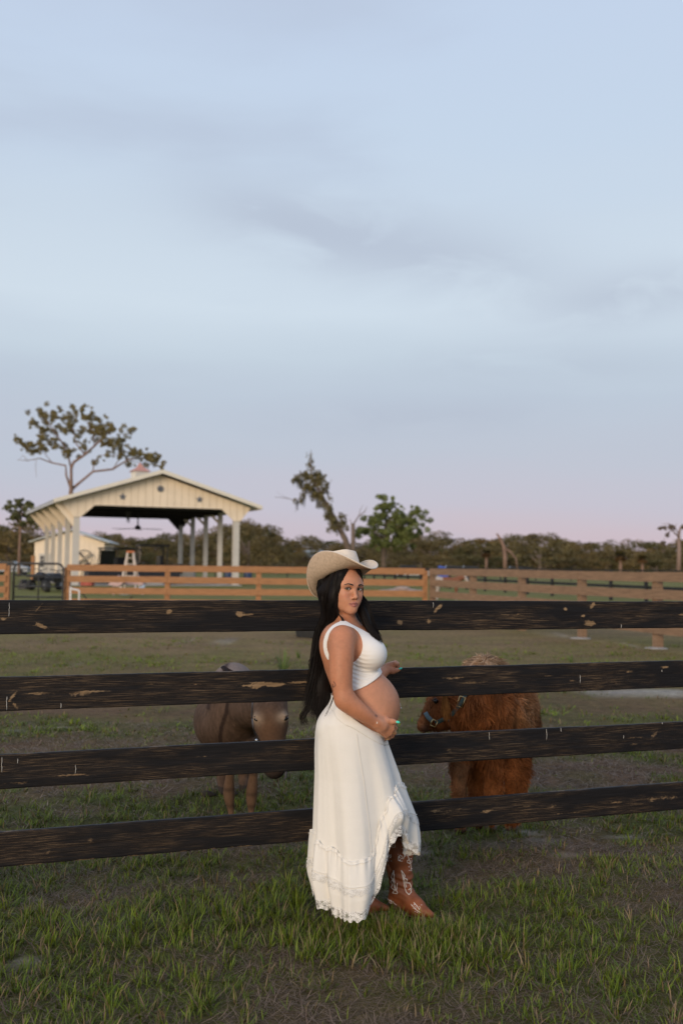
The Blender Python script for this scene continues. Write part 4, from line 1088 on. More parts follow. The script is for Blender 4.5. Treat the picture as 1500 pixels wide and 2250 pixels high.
# ------------------------------------------------------------------ hat
M_FELT = simple('cream_felt', (.70, .61, .51), .9, .06, 60, bmp=.15)
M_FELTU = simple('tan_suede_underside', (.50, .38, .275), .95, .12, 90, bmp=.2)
def build_hat():
    # hat frame: rides on the head, tipped back
    tilt = R(24); f = HF*math.cos(tilt)+HZ*math.sin(tilt); z = HZ*math.cos(tilt)-HF*math.sin(tilt); u = HU
    C = hp(0, -.028, .054)
    yw = R(14); f, u = f*math.cos(yw)+u*math.sin(yw), u*math.cos(yw)-f*math.sin(yw)
    P = lambda a, r_u, r_f, h: C+u*(math.cos(a)*r_u)+f*(math.sin(a)*r_f)+z*h
    n = 96
    # crown
    rows = []
    for t in np.linspace(0, 1, 26):
        row = []
        for k in range(n):
            a = 2*math.pi*k/n; ca, sa = math.cos(a), math.sin(a)
            sh = (1-.20*t**1.6)*(1 if t < .8 else math.sqrt(max(0, 1-((t-.8)/.2)**2*.95))) if t < 1 else 0.0
            ru, rf = .079*sh, .096*sh
            h = .104*math.sin(min(1, t/.86)*math.pi/2)**.85
            x, y = ca*ru, sa*rf
            # cattleman crease: a valley front to back, two side dents near the front
            q = max(0, (t-.55)/.45)
            h -= q*.026*math.exp(-(x/.020)**2)*(1 if y < .075 else .6)
            h -= q*.014*max(0, sa)
            for s in (-1, 1):
                dd = math.exp(-((x-s*.062)/.025)**2-((y-.05)/.032)**2)*math.sin(math.pi*min(1, t)); x -= s*.012*dd
            row.append(C+u*x+f*y+z*h)
        rows.append(row)
    g = np.array(rows).transpose(1, 0, 2)
    hat = sheet(g, 'hat', M_FELT, thick=.002)
    # brim
    def brim(r, a, off=0):
        ca, sa = math.cos(a), math.sin(a); r = max(r, 0)
        W_u, W_f = .079+r*.078, .096+r*(.080 if sa > 0 else .074)
        side = abs(ca)**1.7; curl = side*(r**1.9)*.088+side*max(0, r-.8)*.0
        pull = side*(r**2.2)*.020
        dip = -(max(0, sa)**2)*.030*r**1.4-(max(0, -sa)**2)*.042*r**1.5
        return C+u*(ca*(W_u-pull))+f*(sa*W_f)+z*(curl+dip+off)
    g = np.array([[brim(r, 2*math.pi*k/n) for r in np.linspace(-.05, 1, 22)] for k in range(n)])
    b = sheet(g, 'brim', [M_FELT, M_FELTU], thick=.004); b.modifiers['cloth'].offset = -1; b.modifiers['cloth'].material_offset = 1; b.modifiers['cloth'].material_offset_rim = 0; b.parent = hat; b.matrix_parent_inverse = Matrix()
    mb = MB(); mb.tube([Vector(brim(1.0, 2*math.pi*k/n, -.001)) for k in range(n+1)], .0030, 6, cap=False); o = mb.build('brim_edge', M_FELT, hat, smooth=True); o.matrix_parent_inverse = Matrix()
    mb = MB(); mb.tube([Vector(brim(.90, 2*math.pi*k/n, -.0048)) for k in range(n+1)], .0010, 5, cap=False); o = mb.build('brim_stitching', simple('brown_thread', (.22, .13, .07)), hat, smooth=True); o.matrix_parent_inverse = Matrix()
    mb = MB(); mb.tube([Vector(P(2*math.pi*k/n, .0815, .1005, .004)) for k in range(n+1)], .0022, 6, cap=False); o = mb.build('hat_cord', M_FELT, hat, smooth=True); o.matrix_parent_inverse = Matrix()
build_hat()

# ------------------------------------------------------------------ hair
def hair_mat():
    m, N, L, P = new_mat('near_black_hair')
    n = noise_tex(N, L, 60, 3, .6, stretch=(1, 1, .05)); L.new(ramp(N, L, n, [(.3, (.003, .0024, .0024)), (.7, (.010, .0065, .0055))]), P.inputs['Base Color'])
    P.inputs['Roughness'].default_value = .55; P.inputs['Specular IOR Level'].default_value = .14
    return m
M_HAIR = hair_mat()
def build_hair():
    # a solid mass under the strands so no skull or back shows through
    F = Field(W(650, 1640, -.2)-np.array([0, .0, 0]), W(860, 1235, .3), .004)
    e = lambda u, f, z, ru, rf, rz, k=.02: F.ell(hp(u*HS, f*HS, z*HS), (ru*HS, rf*HS, rz*HS), k, HROT)
    e(0, -.026, .028, .079, .088, .084); e(-.058, .0, -.03, .022, .050, .080); e(-.057, .026, .010, .017, .034, .065, .015); e(-.044, .044, .058, .022, .020, .026, .015); e(.040, .046, .062, .020, .020, .024, .015); e(.060, .0, -.03, .018, .046, .075); e(0, -.06, -.05, .068, .040, .09)
    F.limb([hp(-.050, -.060, -.02), W(726, 1350, .02), W(709, 1400, .06), W(705, 1460, .07), W(706, 1515, .07), W(703, 1560, .06)], [.050, .042, .034, .046, .058, .030], .03)
    F.limb([hp(-.064, .020, .01), hp(-.068, .020, -.05), W(737, 1350, -.03), W(724, 1374, -.02), W(710, 1400, .0)], [.016, .020, .022, .018, .014], .02)
    F.limb([hp(.064, .012, -.01), hp(.067, .018, -.06), W(799, 1350, -.02), W(812, 1382, -.05), W(825, 1400, -.085)], [.016, .020, .022, .016, .006], .02)
    F.ell(hp(.004, .090, -.035), (.0560, .074, .100), .008, HROT, 'sub')
    me = F.mesh('hair'); hair = link('hair', me, M_HAIR, woman, smooth=True, world=True)
    guides = []
    def G(pts, r0, r1, n, w0=.0016, mess=.010): guides.append((np.array(pts), r0, r1, n, w0, mess))
    G([hp(-.04, -.075, .06), hp(-.070, -.07, -.01), W(722, 1350, .03), W(706, 1400, .05), W(698, 1470, .05), W(690, 1530, .05), W(674, 1572, .04)], .030, .042, 620, .0013)
    G([hp(-.02, -.09, .05), hp(-.05, -.09, -.03), W(728, 1355, .05), W(712, 1410, .06), W(707, 1480, .06), W(704, 1535, .05), W(695, 1586, .04)], .030, .044, 680, .0013)
    G([hp(-.05, -.06, .05), hp(-.070, -.04, -.05), W(726, 1360, .0), W(707, 1400, .02), W(695, 1460, .03), W(685, 1510, .03), W(670, 1552, .03)], .024, .022, 260, .0012)
    G([hp(-.02, -.10, .03), hp(-.03, -.10, -.05), W(735, 1370, .06), W(714, 1430, .08), W(720, 1490, .09), W(722, 1540, .08), W(716, 1575, .07)], .026, .036, 520, .0012)
    G([hp(-.046, .030, .085), hp(-.064, .032, .040), hp(-.070, .028, .0), hp(-.072, .016, -.06), W(730, 1362, -.04), W(712, 1396, -.02), W(700, 1450, .01), W(691, 1500, .02)], .012, .016, 420, .0011)
    G([hp(-.030, .056, .085), hp(-.050, .060, .045), hp(-.061, .052, .0), hp(-.065, .036, -.045), hp(-.068, .02, -.085), W(727, 1372, -.04)], .0065, .012, 300, .0010)
    G([hp(-.050, .0, .085), hp(-.078, .0, .0), hp(-.080, -.01, -.06), W(724, 1360, -.02), W(708, 1396, .0), W(698, 1440, .01)], .014, .018, 300, .0011)
    G([hp(.026, .060, .088), hp(.046, .060, .048), hp(.060, .048, .0), hp(.067, .034, -.05), W(799, 1350, -.04), W(812, 1380, -.065), W(828, 1402, -.092), W(839, 1414, -.102)], .008, .007, 340, .0010)
    G([hp(.050, .012, .08), hp(.074, .008, -.02), W(805, 1330, .0), W(814, 1365, -.02), W(827, 1395, -.06), W(836, 1410, -.085)], .014, .010, 260, .0011)
    G([hp(.05, .0, .04), hp(.068, .0, -.03), W(797, 1345, .0), W(805, 1375, -.02), W(815, 1398, -.075)], .014, .008, 200, .0011)
    G([hp(-.036, .046, .085), hp(-.056, .050, .045), hp(-.064, .044, .0), hp(-.068, .030, -.05), hp(-.070, .012, -.09), W(722, 1380, -.03)], .008, .014, 360, .0010)
    # loose curled wisps
    G([hp(-.066, .036, -.04), W(742, 1345, -.075), W(750, 1358, -.09), W(752, 1366, -.09), W(746, 1374, -.09), W(735, 1379, -.08)], .002, .003, 16, .0007, .003)
    G([hp(-.066, .038, -.04), W(744, 1348, -.08), W(753, 1360, -.09), W(756, 1374, -.09)], .001, .002, 10, .0007, .003)
    G([W(700, 1420, 0), W(688, 1440, 0), W(678, 1455, 0), W(682, 1470, 0), W(690, 1480, 0)], .003, .002, 4, .0006, .004)
    G([W(734, 1525, -.17), W(728, 1545, -.16), W(718, 1565, -.15), W(712, 1578, -.14)], .002, .003, 6, .0006, .004)
    for x0, x1 in ((672, 664), (680, 672), (690, 700), (700, 707), (708, 712)):
        G([W(x0+6, 1530, .03), W(x0, 1555, .03), W(x1-3, 1572, .03), W(x1, 1588, .03), W(x1+7, 1590, .03)], .006, .010, 24, .0008, .006)
    V = []; Fc = []; nv = 0
    for pts, r0, r1, n, w0, mess in guides:
        m = 18; t = np.linspace(0, 1, m); tp = np.linspace(0, 1, len(pts))
        # Catmull-Rom through the guide
        C = []
        for q in t:
            s = q*(len(pts)-1); i = min(int(s), len(pts)-2); a = s-i; p0, p1, p2, p3 = pts[max(i-1, 0)], pts[i], pts[i+1], pts[min(i+2, len(pts)-1)]
            C.append(.5*((2*p1)+(-p0+p2)*a+(2*p0-5*p1+4*p2-p3)*a*a+(-p0+3*p1-3*p2+p3)*a**3))
        C = np.array(C)
        for s in range(n):
            d = RNG.normal(0, 1, 3); d /= np.linalg.norm(d)+1e-9; rad = RNG.uniform(.55, 1.0)**.5
            off = d*rad; r = (r0+(r1-r0)*t)[:, None]
            ph = RNG.uniform(0, 6.28, 3); wv = mess*np.sin(t[:, None]*RNG.uniform(2, 5)+ph)*(t[:, None]**1.5)
            end = RNG.uniform(.86, 1.0); pp = C*1.0+off*r+wv
            k = t <= end; pp = pp[k]; mm = len(pp)
            if mm < 4: continue
            tan = np.gradient(pp, axis=0); side = np.cross(tan, np.array([RNG.uniform(-.5, .5), -1, RNG.uniform(-.3, .3)])); side /= np.linalg.norm(side, axis=1)[:, None]+1e-9
            wd = (w0*np.clip(1-(np.arange(mm)/(mm-1))**4, .08, 1))[:, None]
            V.append(np.stack([pp-side*wd, pp+side*wd], 1).reshape(-1, 3)); i = np.arange(mm-1)*2+nv
            Fc.append(np.stack([i, i+1, i+3, i+2], 1)); nv += 2*mm
    me = np_mesh('strands', np.concatenate(V), np.concatenate(Fc))
    o = link('strands', me, M_HAIR, hair, smooth=True); o.matrix_parent_inverse = Matrix(); o['kind'] = 'stuff'
build_hair()
# ------------------------------------------------------------------ fur: short tapered hairs rooted on a mesh
def fur(name, me, n, length, width, dirfn, colfn, parent, mat, where=None, droop=.3, seed=0, clump=0.0, lift=.55):
    co = get_co(me).astype(float); nf = len(me.polygons); ar = np.empty(nf, np.float32); me.polygons.foreach_get('area', ar)
    nr = np.empty(nf*3, np.float32); me.polygons.foreach_get('normal', nr); nr = nr.reshape(-1, 3).astype(float); ce = np.empty(nf*3, np.float32); me.polygons.foreach_get('center', ce); ce = ce.reshape(-1, 3).astype(float)
    wt = ar.astype(float)
    if where is not None: wt = wt*where(ce)
    idx = RNG.choice(nf, n, p=wt/wt.sum()); P = ce[idx]+RNG.normal(0, 1, (n, 3))*np.sqrt(ar[idx])[:, None]*.4; Nn = nr[idx]
    L = length(P) if callable(length) else np.full(n, length); L = L*RNG.uniform(.6, 1.2, n)
    D = dirfn(P, Nn); D = D-Nn*(D*Nn).sum(1)[:, None]; D /= np.linalg.norm(D, axis=1)[:, None]+1e-9
    D = D+RNG.normal(0, .22, (n, 3))
    if clump: D += clump*np.stack([vnoise(P, 18, 1+seed), vnoise(P, 18, 2+seed), vnoise(P, 18, 3+seed)], 1)
    P = P-Nn*.002
    T1 = D*.75+Nn*lift; T1 /= np.linalg.norm(T1, axis=1)[:, None]
    T2 = D+Nn*.05+np.array([0, 0, -droop]); T2 /= np.linalg.norm(T2, axis=1)[:, None]
    A = P; B = P+T1*(L*.45)[:, None]; C = B+T2*(L*.55)[:, None]
    S = np.cross(T1, RNG.normal(0, 1, (n, 3))+Nn*2); S /= np.linalg.norm(S, axis=1)[:, None]+1e-9; S = S*width/2
    V = np.stack([A-S, A+S, B-S*.8, B+S*.8, C], 1).reshape(-1, 3); b = np.arange(n)*5
    F = np.concatenate([np.stack([b, b+1, b+3], 1), np.stack([b, b+3, b+2], 1), np.stack([b+2, b+3, b+4], 1)])
    m2 = np_mesh(name, V, F); c = colfn(P)*RNG.uniform(.7, 1.3, (n, 1)); set_color(m2, np.repeat(c, 5, 0)*np.tile(np.array([.75, .75, 1, 1, 1.15]), n)[:, None])
    o = link(name, m2, mat, parent); o.matrix_parent_inverse = Matrix(); o['kind'] = 'stuff'; return o
M_FUR = vcol_mat('animal_coat', .85, .12, 60, .12)
M_HOOF = simple('dark_hoof', (.045, .035, .028), .6, .3, 40)
M_EYE = simple('animal_eye', (.008, .006, .005), .12, 0)

# ------------------------------------------------------------------ donkey, seen nearly head on behind the second and third rails
def donkey():
    root = empty('donkey', at(520, 1800, 6.25), 0, 'small brown donkey with lowered head looking through the fence, left of the woman', 'donkey'); root.location.z = 0
    g = lambda px, py, Y: np.array(at(px, py, Y))
    pxm = lambda Y: FPX/Y
    F = Field(g(410, 1860, 5.4)*np.array([1, 0, 0])+np.array([-.25, 5.35, 0]), np.array([g(680, 0, 6)[0]+.05, 7.35, 1.12]), .009)
    # barrel from the chest (near) to the rump (far)
    F.ell(g(498, 1578, 6.50), (.205, .42, .215), .06)
    F.ell(g(511, 1542, 6.95), (.19, .25, .27), .06)
    F.ell(g(515, 1575, 6.15), (.165, .17, .20), .06)
    F.ell(g(513, 1530, 6.75), (.13, .35, .15), .08)
    # neck comes forward and down to the right
    F.limb([g(520, 1545, 6.20), g(548, 1552, 6.0), g(575, 1552, 5.80), g(590, 1546, 5.66)], [.155, .135, .115, .095], .06)
    # head: forehead, long face, muzzle
    head = [g(594, 1548, 5.60), g(595, 1580, 5.52), g(600, 1634, 5.46), g(603, 1682, 5.43)]
    F.limb(head, [.095, .093, .066, .055], .03)
    F.ell(g(578, 1588, 5.55), (.050, .075, .075), .03); F.ell(g(613, 1586, 5.53), (.045, .075, .075), .03)    # cheeks
    F.ell(g(603, 1690, 5.41), (.054, .060, .050), .03)
    for s in (-1, 1): F.ell(g(595+s*29, 1577, 5.475), (.022, .030, .026), .02)          # brow bones
    for px in (598, 614): F.ell(g(px, 1684, 5.365), (.011, .012, .016), .006, mode='sub')
    # legs: front pair square, hind pair behind and to the left
    F.limb([g(508, 1640, 6.1), g(506, 1690, 6.08), g(503, 1742, 6.08), g(508, 1786, 6.06), g(508, 1806, 6.04)], [.060, .026, .035, .018, .026], .015)
    F.limb([g(545, 1640, 6.1), g(557, 1685, 6.08), g(553, 1745, 6.08), g(552, 1786, 6.06), g(553, 1806, 6.04)], [.060, .026, .035, .018, .026], .015)
    F.limb([g(482, 1620, 6.95), g(484, 1670, 7.0), g(487, 1700, 7.05), g(488, 1742, 6.95), g(486, 1762, 6.92)], [.10, .055, .040, .028, .034], .04)
    F.limb([g(545, 1620, 6.98), g(540, 1670, 7.05), g(536, 1700, 7.1), g(534, 1742, 7.0), g(534, 1762, 6.95)], [.10, .055, .040, .028, .034], .04)
    F.cap(g(508, 1806, 6.04), np.array([g(508, 0, 6.0)[0], 6.02, .0]), .032, .042, .01); F.cap(g(553, 1806, 6.04), np.array([g(553, 0, 6.0)[0], 6.02, .0]), .032, .042, .01)
    F.cap(g(486, 1762, 6.92), np.array([g(485, 0, 6.9)[0], 6.88, .0]), .032, .042, .01); F.cap(g(534, 1762, 6.95), np.array([g(534, 0, 6.95)[0], 6.92, .0]), .032, .042, .01)
    X, Y, Z = F.grids(); F.F = np.maximum(F.F, .003-Z+0*X)
    me = F.mesh('body'); co = get_co(me).astype(float)
    base = np.array([.108, .067, .045]); C = np.tile(base, (len(co), 1))
    def near(p, r, k=1): return np.clip(k*np.exp(-(((co-p)/r)**2).sum(1)), 0, 1)[:, None]
    def mix(m, c): nonlocal C; C = C*(1-m)+np.array(c)*m
    C *= 1+.16*vnoise(co, 9, 2)[:, None]+.26*vnoise(co*np.array([1, 1, .3]), 85, 6)[:, None]+.18*vnoise(co*np.array([1, 1, .4]), 40, 7)[:, None]
    mix(near(g(598, 1610, 5.45), (.09, .14, .12), .85), (.165, .082, .040))               # ginger face
    for px, py in ((560, 1580), (624, 1576)): mix(near(g(px, py, 5.46), (.040, .06, .030), 1.2), (.38, .27, .18))
    mix(near(g(607, 1612, 5.42), (.05, .06, .045), .3), (.07, .045, .033))
    mix(near(g(604, 1690, 5.40), (.06, .07, .035), .9), (.035, .028, .026))
    mix(near(g(606, 1655, 5.42), (.06, .07, .040), .75), (.33, .28, .23))
    mix(near(g(603, 1705, 5.40), (.08, .09, .030), 1.3), (.040, .030, .027))
    top = np.clip((co[:, 2]-.78)/.08, 0, 1)*(co[:, 1] > 6.2); mix((top*.7)[:, None], (.26, .205, .18))
    # dorsal stripe and shoulder cross
    st = np.exp(-((co[:, 0]-g(513, 0, 6.7)[0]-(co[:, 1]-6.7)*.02)/.022)**2)*(co[:, 2] > .70)*(co[:, 1] > 6.05); mix((st*.85)[:, None], (.035, .02, .017))
    pl = [(g(a, b, 6.1)[0], g(a, b, 6.1)[2]) for a, b in ((507, 1530), (503, 1560), (492, 1590), (487, 1615), (488, 1640))]
    d = seg_d(co[:, 0], co[:, 2], pl); mix((np.clip((.016-d)/.008, 0, .85)*(co[:, 1] < 6.55)*(co[:, 1] > 5.9))[:, None], (.030, .018, .014))
    lg = (co[:, 2] < .40)*(co[:, 1] < 6.4); mix((lg*.6)[:, None], (.19, .105, .055))
    for px, py in ((503, 1735), (553, 1745), (553, 1700), (505, 1770), (552, 1772)): mix(near(g(px, py, 6.06), (.06, .07, .013), .6)*lg[:, None], (.04, .025, .018))
    hf = co[:, 2] < .05; mix((hf*.9)[:, None], (.04, .033, .028))
    set_color(me, np.clip(C, 0, 1)); b = link('body', me, M_FUR, root, smooth=True, world=True)
    # eyes
    for px, py, nx in ((565.5, 1581, -1), (626, 1579, 1)):
        mb = MB(); mb.ball((0, 0, 0), (.0205, .012, .0100), 14, 10); me = mb.mesh('eye'); ME = Matrix.Rotation(R(-24*nx), 4, 'Y')
        for v in me.vertices: v.co = ME @ v.co+Vector(g(px, py+1, 5.456))
        o = link('eye', me, M_EYE, b, smooth=True); o.matrix_parent_inverse = Matrix()
        for dz_, yy, rr, cc, nm in ((-3.8, 5.460, (.0215, .013, .0060), (.075, .048, .034), 'upper_lid'), (5.8, 5.466, (.0170, .012, .0050), (.20, .135, .09), 'lower_lid')):
            mb = MB(); mb.ball((0, 0, 0), rr, 14, 8); me = mb.mesh('eyelid'); M = ME
            for v in me.vertices: v.co = M @ v.co+Vector(g(px, py+dz_, yy))
            o = link('eyelid', me, simple(nm, cc, .8, .1), b, smooth=True); o.matrix_parent_inverse = Matrix()
    # ears lie back beyond the head
    for (px, py, Y), (qx, qy, Y2) in (((582, 1530, 5.66), (491, 1462, 6.02)), ((612, 1530, 5.66), (640, 1496, 6.05))):
        a = Vector(g(px, py, Y)); t = Vector(g(qx, qy, Y2)); d = (t-a); L = d.length; d.normalize(); s = d.cross(Vector((0, 0, 1))).normalized(); u = s.cross(d); mb = MB(); n = 10; k = 9
        vs = []; fs = []
        for i in range(n+1):
            q = i/n; wd = .062*math.sin(math.pi*(.18+.82*q))**.8*(1-q**6)+.003
            for j in range(k):
                an = -1.25+2.5*j/(k-1); vs.append(a+d*(q*L)+s*(math.sin(an)*wd)+u*(-(math.cos(an))*wd*.6))
        for i in range(n):
            for j in range(k-1): fs.append((i*k+j, i*k+j+1, (i+1)*k+j+1, (i+1)*k+j))
        me = bpy.data.meshes.new('ear'); me.from_pydata(vs, [], fs); me.update(); set_color(me, np.array([(.085, .058, .045) if v.co.length >= 0 and (Vector(v.co)-a).length < L*.75 else (.03, .02, .018) for v in me.vertices]))
        o = link('ear', me, M_FUR, b, smooth=True); o.matrix_parent_inverse = Matrix(); md = o.modifiers.new('skin', 'SOLIDIFY'); md.thickness = .018
    # halter
    MS = simple('dark_webbing_strap', (.10, .10, .115), .7, .1); bvh = BVHTree.FromPolygons([v.co.copy() for v in b.data.vertices], [tuple(p.vertices) for p in b.data.polygons])
    def strap(pl, name, w=.007, Yg=5.2):
        P = []
        for (ax, ay), (bx, by) in zip(pl[:-1], pl[1:]):
            for t in np.linspace(0, 1, 8, endpoint=False):
                d = (at(ax+(bx-ax)*t, ay+(by-ay)*t, 5)-Vector((0, 0, CAM_H))).normalized(); h = bvh.ray_cast(Vector((0, 0, CAM_H)), d)
                if h[0] and h[0].y < 6.1: P.append(h[0]-d*.003)
        if len(P) > 2: mb = MB(); mb.tube(P, w, 6); o = mb.build(name, MS, root, smooth=True, world=True)
    strap([(556, 1540), (554, 1570), (557, 1595), (562, 1625)], 'halter'); strap([(562, 1628), (585, 1642), (612, 1642), (630, 1630)], 'noseband')
    mb = MB(); mb.ball(g(564, 1627, 5.43), (.010, .008, .010), 8, 6); mb.build('halter_ring', M_SILVER, root, smooth=True, world=True)
    mb = MB(); mb.tube([g(626, 1660, 5.40), g(629, 1690, 5.39), g(628, 1708, 5.39), g(624, 1714, 5.39)], [.008, .008, .007, .003], 6); mb.build('lead_strap', MS, root, smooth=True, world=True)
def colors_at(me, P):
    from mathutils.kdtree import KDTree
    n = len(me.vertices); a = np.empty(n*4, np.float32); me.color_attributes['Col'].data.foreach_get('color', a); a = a.reshape(-1, 4)[:, :3]; co = get_co(me)
    q = 8 if n > 60000 else 3; kd = KDTree(len(co[::q]))
    for i, c in enumerate(co[::q]): kd.insert(c, i*q)
    kd.balance(); return np.array([a[kd.find(p)[1]] for p in P])
donkey()

# ------------------------------------------------------------------ shaggy calf, side on, head low to the left
def calf():
    YC = 5.75
    root = empty('calf', at(1075, 1845, YC), 0, 'shaggy rust red calf in a teal halter behind the fence, right of the woman', 'calf'); root.location.z = 0
    g = lambda px, py, dy=0.0: np.array(at(px, py, YC+dy))
    F = Field(g(915, 0, 0)*np.array([1, 0, 0])+np.array([-.06, YC-.42, -.01]), np.array([g(1215, 0, 0)[0]+.05, YC+.75, 1.15]), .009)
    F.ell(g(1078, 1568, .14), (.225, .25, .215), .06); F.ell(g(1126, 1575, .30), (.150, .24, .205), .06); F.ell(g(1050, 1560, .02), (.17, .20, .22), .06)
    F.ell(g(1068, 1500, .15), (.17, .22, .13), .06)
    F.ell(g(1060, 1478, .12), (.085, .12, .085), .06)         # poll and withers
    F.limb([g(1050, 1545, -.04), g(1015, 1545, -.10), g(985, 1550, -.14)], [.17, .135, .10], .06)
    F.limb([g(985, 1540, -.14), g(963, 1555, -.15), g(942, 1578, -.16), g(932, 1592, -.165)], [.085, .074, .048, .040], .03)
    F.ell(g(930, 1594, -.165), (.026, .036, .032), .02); F.ell(g(966, 1590, -.15), (.045, .05, .04), .04)
    F.ell(g(925, 1588, -.195), (.006, .008, .008), .004, mode='sub')
    # legs
    leg = lambda a, r: F.limb([g(*p) for p in a], r, .04)
    leg([(1018, 1640, -.05), (1010, 1690, -.06), (1008, 1740, -.06), (1010, 1800, -.06), (1010, 1795, -.06)], [.070, .046, .040, .036, .042])
    leg([(1086, 1640, -.02), (1083, 1700, -.02), (1080, 1760, -.02), (1078, 1795, -.04), (1076, 1795, -.05)], [.075, .058, .046, .038, .044])
    leg([(1130, 1640, .10), (1132, 1700, .02), (1132, 1750, .02), (1124, 1795, -.02), (1123, 1795, -.03)], [.095, .068, .052, .040, .046])
    leg([(1040, 1640, .30), (1045, 1700, .34), (1048, 1740, .36), (1046, 1790, .36), (1046, 1808, .36)], [.09, .062, .05, .038, .042])
    X, Y, Z = F.grids(); F.F = np.maximum(F.F, .004-Z+0*X)
    me = F.mesh('body'); co = get_co(me).astype(float)
    def colf(P):
        C = np.tile(np.array([.25, .088, .030]), (len(P), 1))
        def mix(m, c): nonlocal C; m = np.clip(m, 0, 1)[:, None]; C = C*(1-m)+np.array(c)*m
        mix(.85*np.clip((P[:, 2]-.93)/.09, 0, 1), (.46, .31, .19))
        q = g(1155, 1560); mix(.75*np.exp(-((P[:, 0]-q[0]-.02)/.12)**2-((P[:, 2]-q[2])/.15)**2), (.42, .235, .12))
        q = g(960, 1560); mix(.45*np.exp(-((P[:, 0]-q[0])/.07)**2-((P[:, 2]-q[2])/.10)**2), (.17, .055, .022))
        q = g(926, 1592); mix(.7*np.exp(-((P[:, 0]-q[0])/.025)**2-((P[:, 2]-q[2])/.03)**2), (.12, .07, .055))
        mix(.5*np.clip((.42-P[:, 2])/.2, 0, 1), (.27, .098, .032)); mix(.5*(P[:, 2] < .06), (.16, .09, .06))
        C *= (1+.55*vnoise(P*np.array([1, 1, .45]), 30, 4)+.35*vnoise(P, 9, 5))[:, None]
        q = g(1010, 1710, 0); mix(.6*np.exp(-((P[:, 0]-q[0])/.06)**2)*(P[:, 2] < .5), (.25, .145, .08))
        return np.clip(C, .004, 1)
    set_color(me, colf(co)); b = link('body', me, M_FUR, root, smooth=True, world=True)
    hx = g(950, 0)[0]
    def dirs(P, N_):
        D = np.tile(np.array([.25, .1, -1.0]), (len(P), 1)); hd = P[:, 0] < g(990, 0)[0]; D[hd] = np.array([.75, 0, -.65])
        r = P[:, 0] > g(1110, 0)[0]; D[r & (P[:, 2] > .5)] = np.array([.45, .5, -.8]); return D
    def lens(P):
        L = .052+.060*np.clip(vnoise(P, 8, 8), -.3, 1); L = np.where(P[:, 0] < g(975, 0)[0], np.where(P[:, 0] < g(945, 0)[0], .012, .030), L); L = np.where((P[:, 2] < .42), .032, L); L = np.where(P[:, 2] < .09, .015, L); return np.maximum(L, .010)
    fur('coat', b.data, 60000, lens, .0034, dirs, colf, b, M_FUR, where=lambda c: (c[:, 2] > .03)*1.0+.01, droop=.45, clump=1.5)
    # ear hanging with long fringe, eye, poll tuft
    mb = MB(); mb.ball(g(957, 1541, -.235), (.013, .010, .014), 12, 8); o = mb.build('eye', M_EYE, b, smooth=True); o.matrix_parent_inverse = Matrix()
    mb = MB(); mb.tube([g(948, 1540, -.226), g(956, 1534, -.24), g(964, 1541, -.228)], [.002, .006, .002], 6); o = mb.build('eyelid', simple('lid_brown', (.07, .035, .022)), b, smooth=True); o.matrix_parent_inverse = Matrix()
    V = []; Fc = []; C = []; nv = 0
    for k in range(520):
        s0 = g(972+RNG.uniform(0, 9), 1528+RNG.uniform(-4, 10), -.26+RNG.uniform(-.015, .02)); e0 = g(980+RNG.normal(0, 4), 1570+RNG.uniform(-8, 16), -.26+RNG.uniform(-.02, .02)); m0 = (s0+e0)/2+np.array([RNG.normal(0, .006), -.012, 0]); sd_ = np.array([.0018, 0, .0005])
        V += [s0-sd_, s0+sd_, m0-sd_, m0+sd_, e0]; Fc += [(nv, nv+1, nv+3), (nv, nv+3, nv+2), (nv+2, nv+3, nv+4)]; nv += 5; c = np.array([.30, .125, .035])*RNG.uniform(.5, 1.25); C += [c*.7, c*.7, c, c, c*1.3]
    me = np_mesh('ear', np.array(V), np.array(Fc)); set_color(me, np.array(C)); o = link('ear', me, M_FUR, b); o.matrix_parent_inverse = Matrix()
    # cloven hooves
    for px, dy in ((1010, .28), (1076, .30), (1123, .32)):
        q = g(px, 1795, dy)
        for s in (-1, 1):
            mb = MB(); mb.ball((q[0]+s*.018, q[1]-.012, .028), (.019, .034, .026), 10, 8); o = mb.build('hoof', simple('pinkish_hoof', (.085, .055, .045), .6, .3) if s < 0 and px == 1010 else bpy.data.materials['pinkish_hoof'], b, smooth=True); o.matrix_parent_inverse = Matrix()
    # halter of teal webbing with brass buckles
    MT = simple('teal_webbing', (.045, .085, .085), .75, .12, 60); MTL = simple('teal_webbing_pale', (.13, .19, .205), .75, .1, 60); MBR = simple('brass', (.62, .46, .22), .3, .15, 30, metal=1)
    bvh = BVHTree.FromPolygons([v.co.copy() for v in b.data.vertices], [tuple(p.vertices) for p in b.data.polygons])
    def cast(px, py, lift):
        d = (at(px, py, 5)-Vector((0, 0, CAM_H))).normalized(); h = bvh.ray_cast(Vector((0, 0, CAM_H)), d); return (h[0]-d*lift) if h[0] else at(px, py, YC-.2)
    def band(pl, w, mat, name, lift=.012):
        pts = []
        for (ax, ay), (bx, by) in zip(pl[:-1], pl[1:]):
            for t in np.linspace(0, 1, 6, endpoint=False): pts.append(cast(ax+(bx-ax)*t, ay+(by-ay)*t, lift))
        pts.append(cast(*pl[-1], lift)); vs = []; fs = []
        for i, p in enumerate(pts):
            t = (pts[min(i+1, len(pts)-1)]-pts[max(i-1, 0)]).normalized(); s = t.cross(Vector((0, 1, 0))).normalized(); vs += [p-s*w/2, p+s*w/2]
        for i in range(len(pts)-1): fs.append((2*i, 2*i+1, 2*i+3, 2*i+2))
        me = bpy.data.meshes.new(name); me.from_pydata(vs, [], fs); me.update(); o = link(name, me, mat, root, smooth=True, world=True); md = o.modifiers.new('web', 'SOLIDIFY'); md.thickness = .003
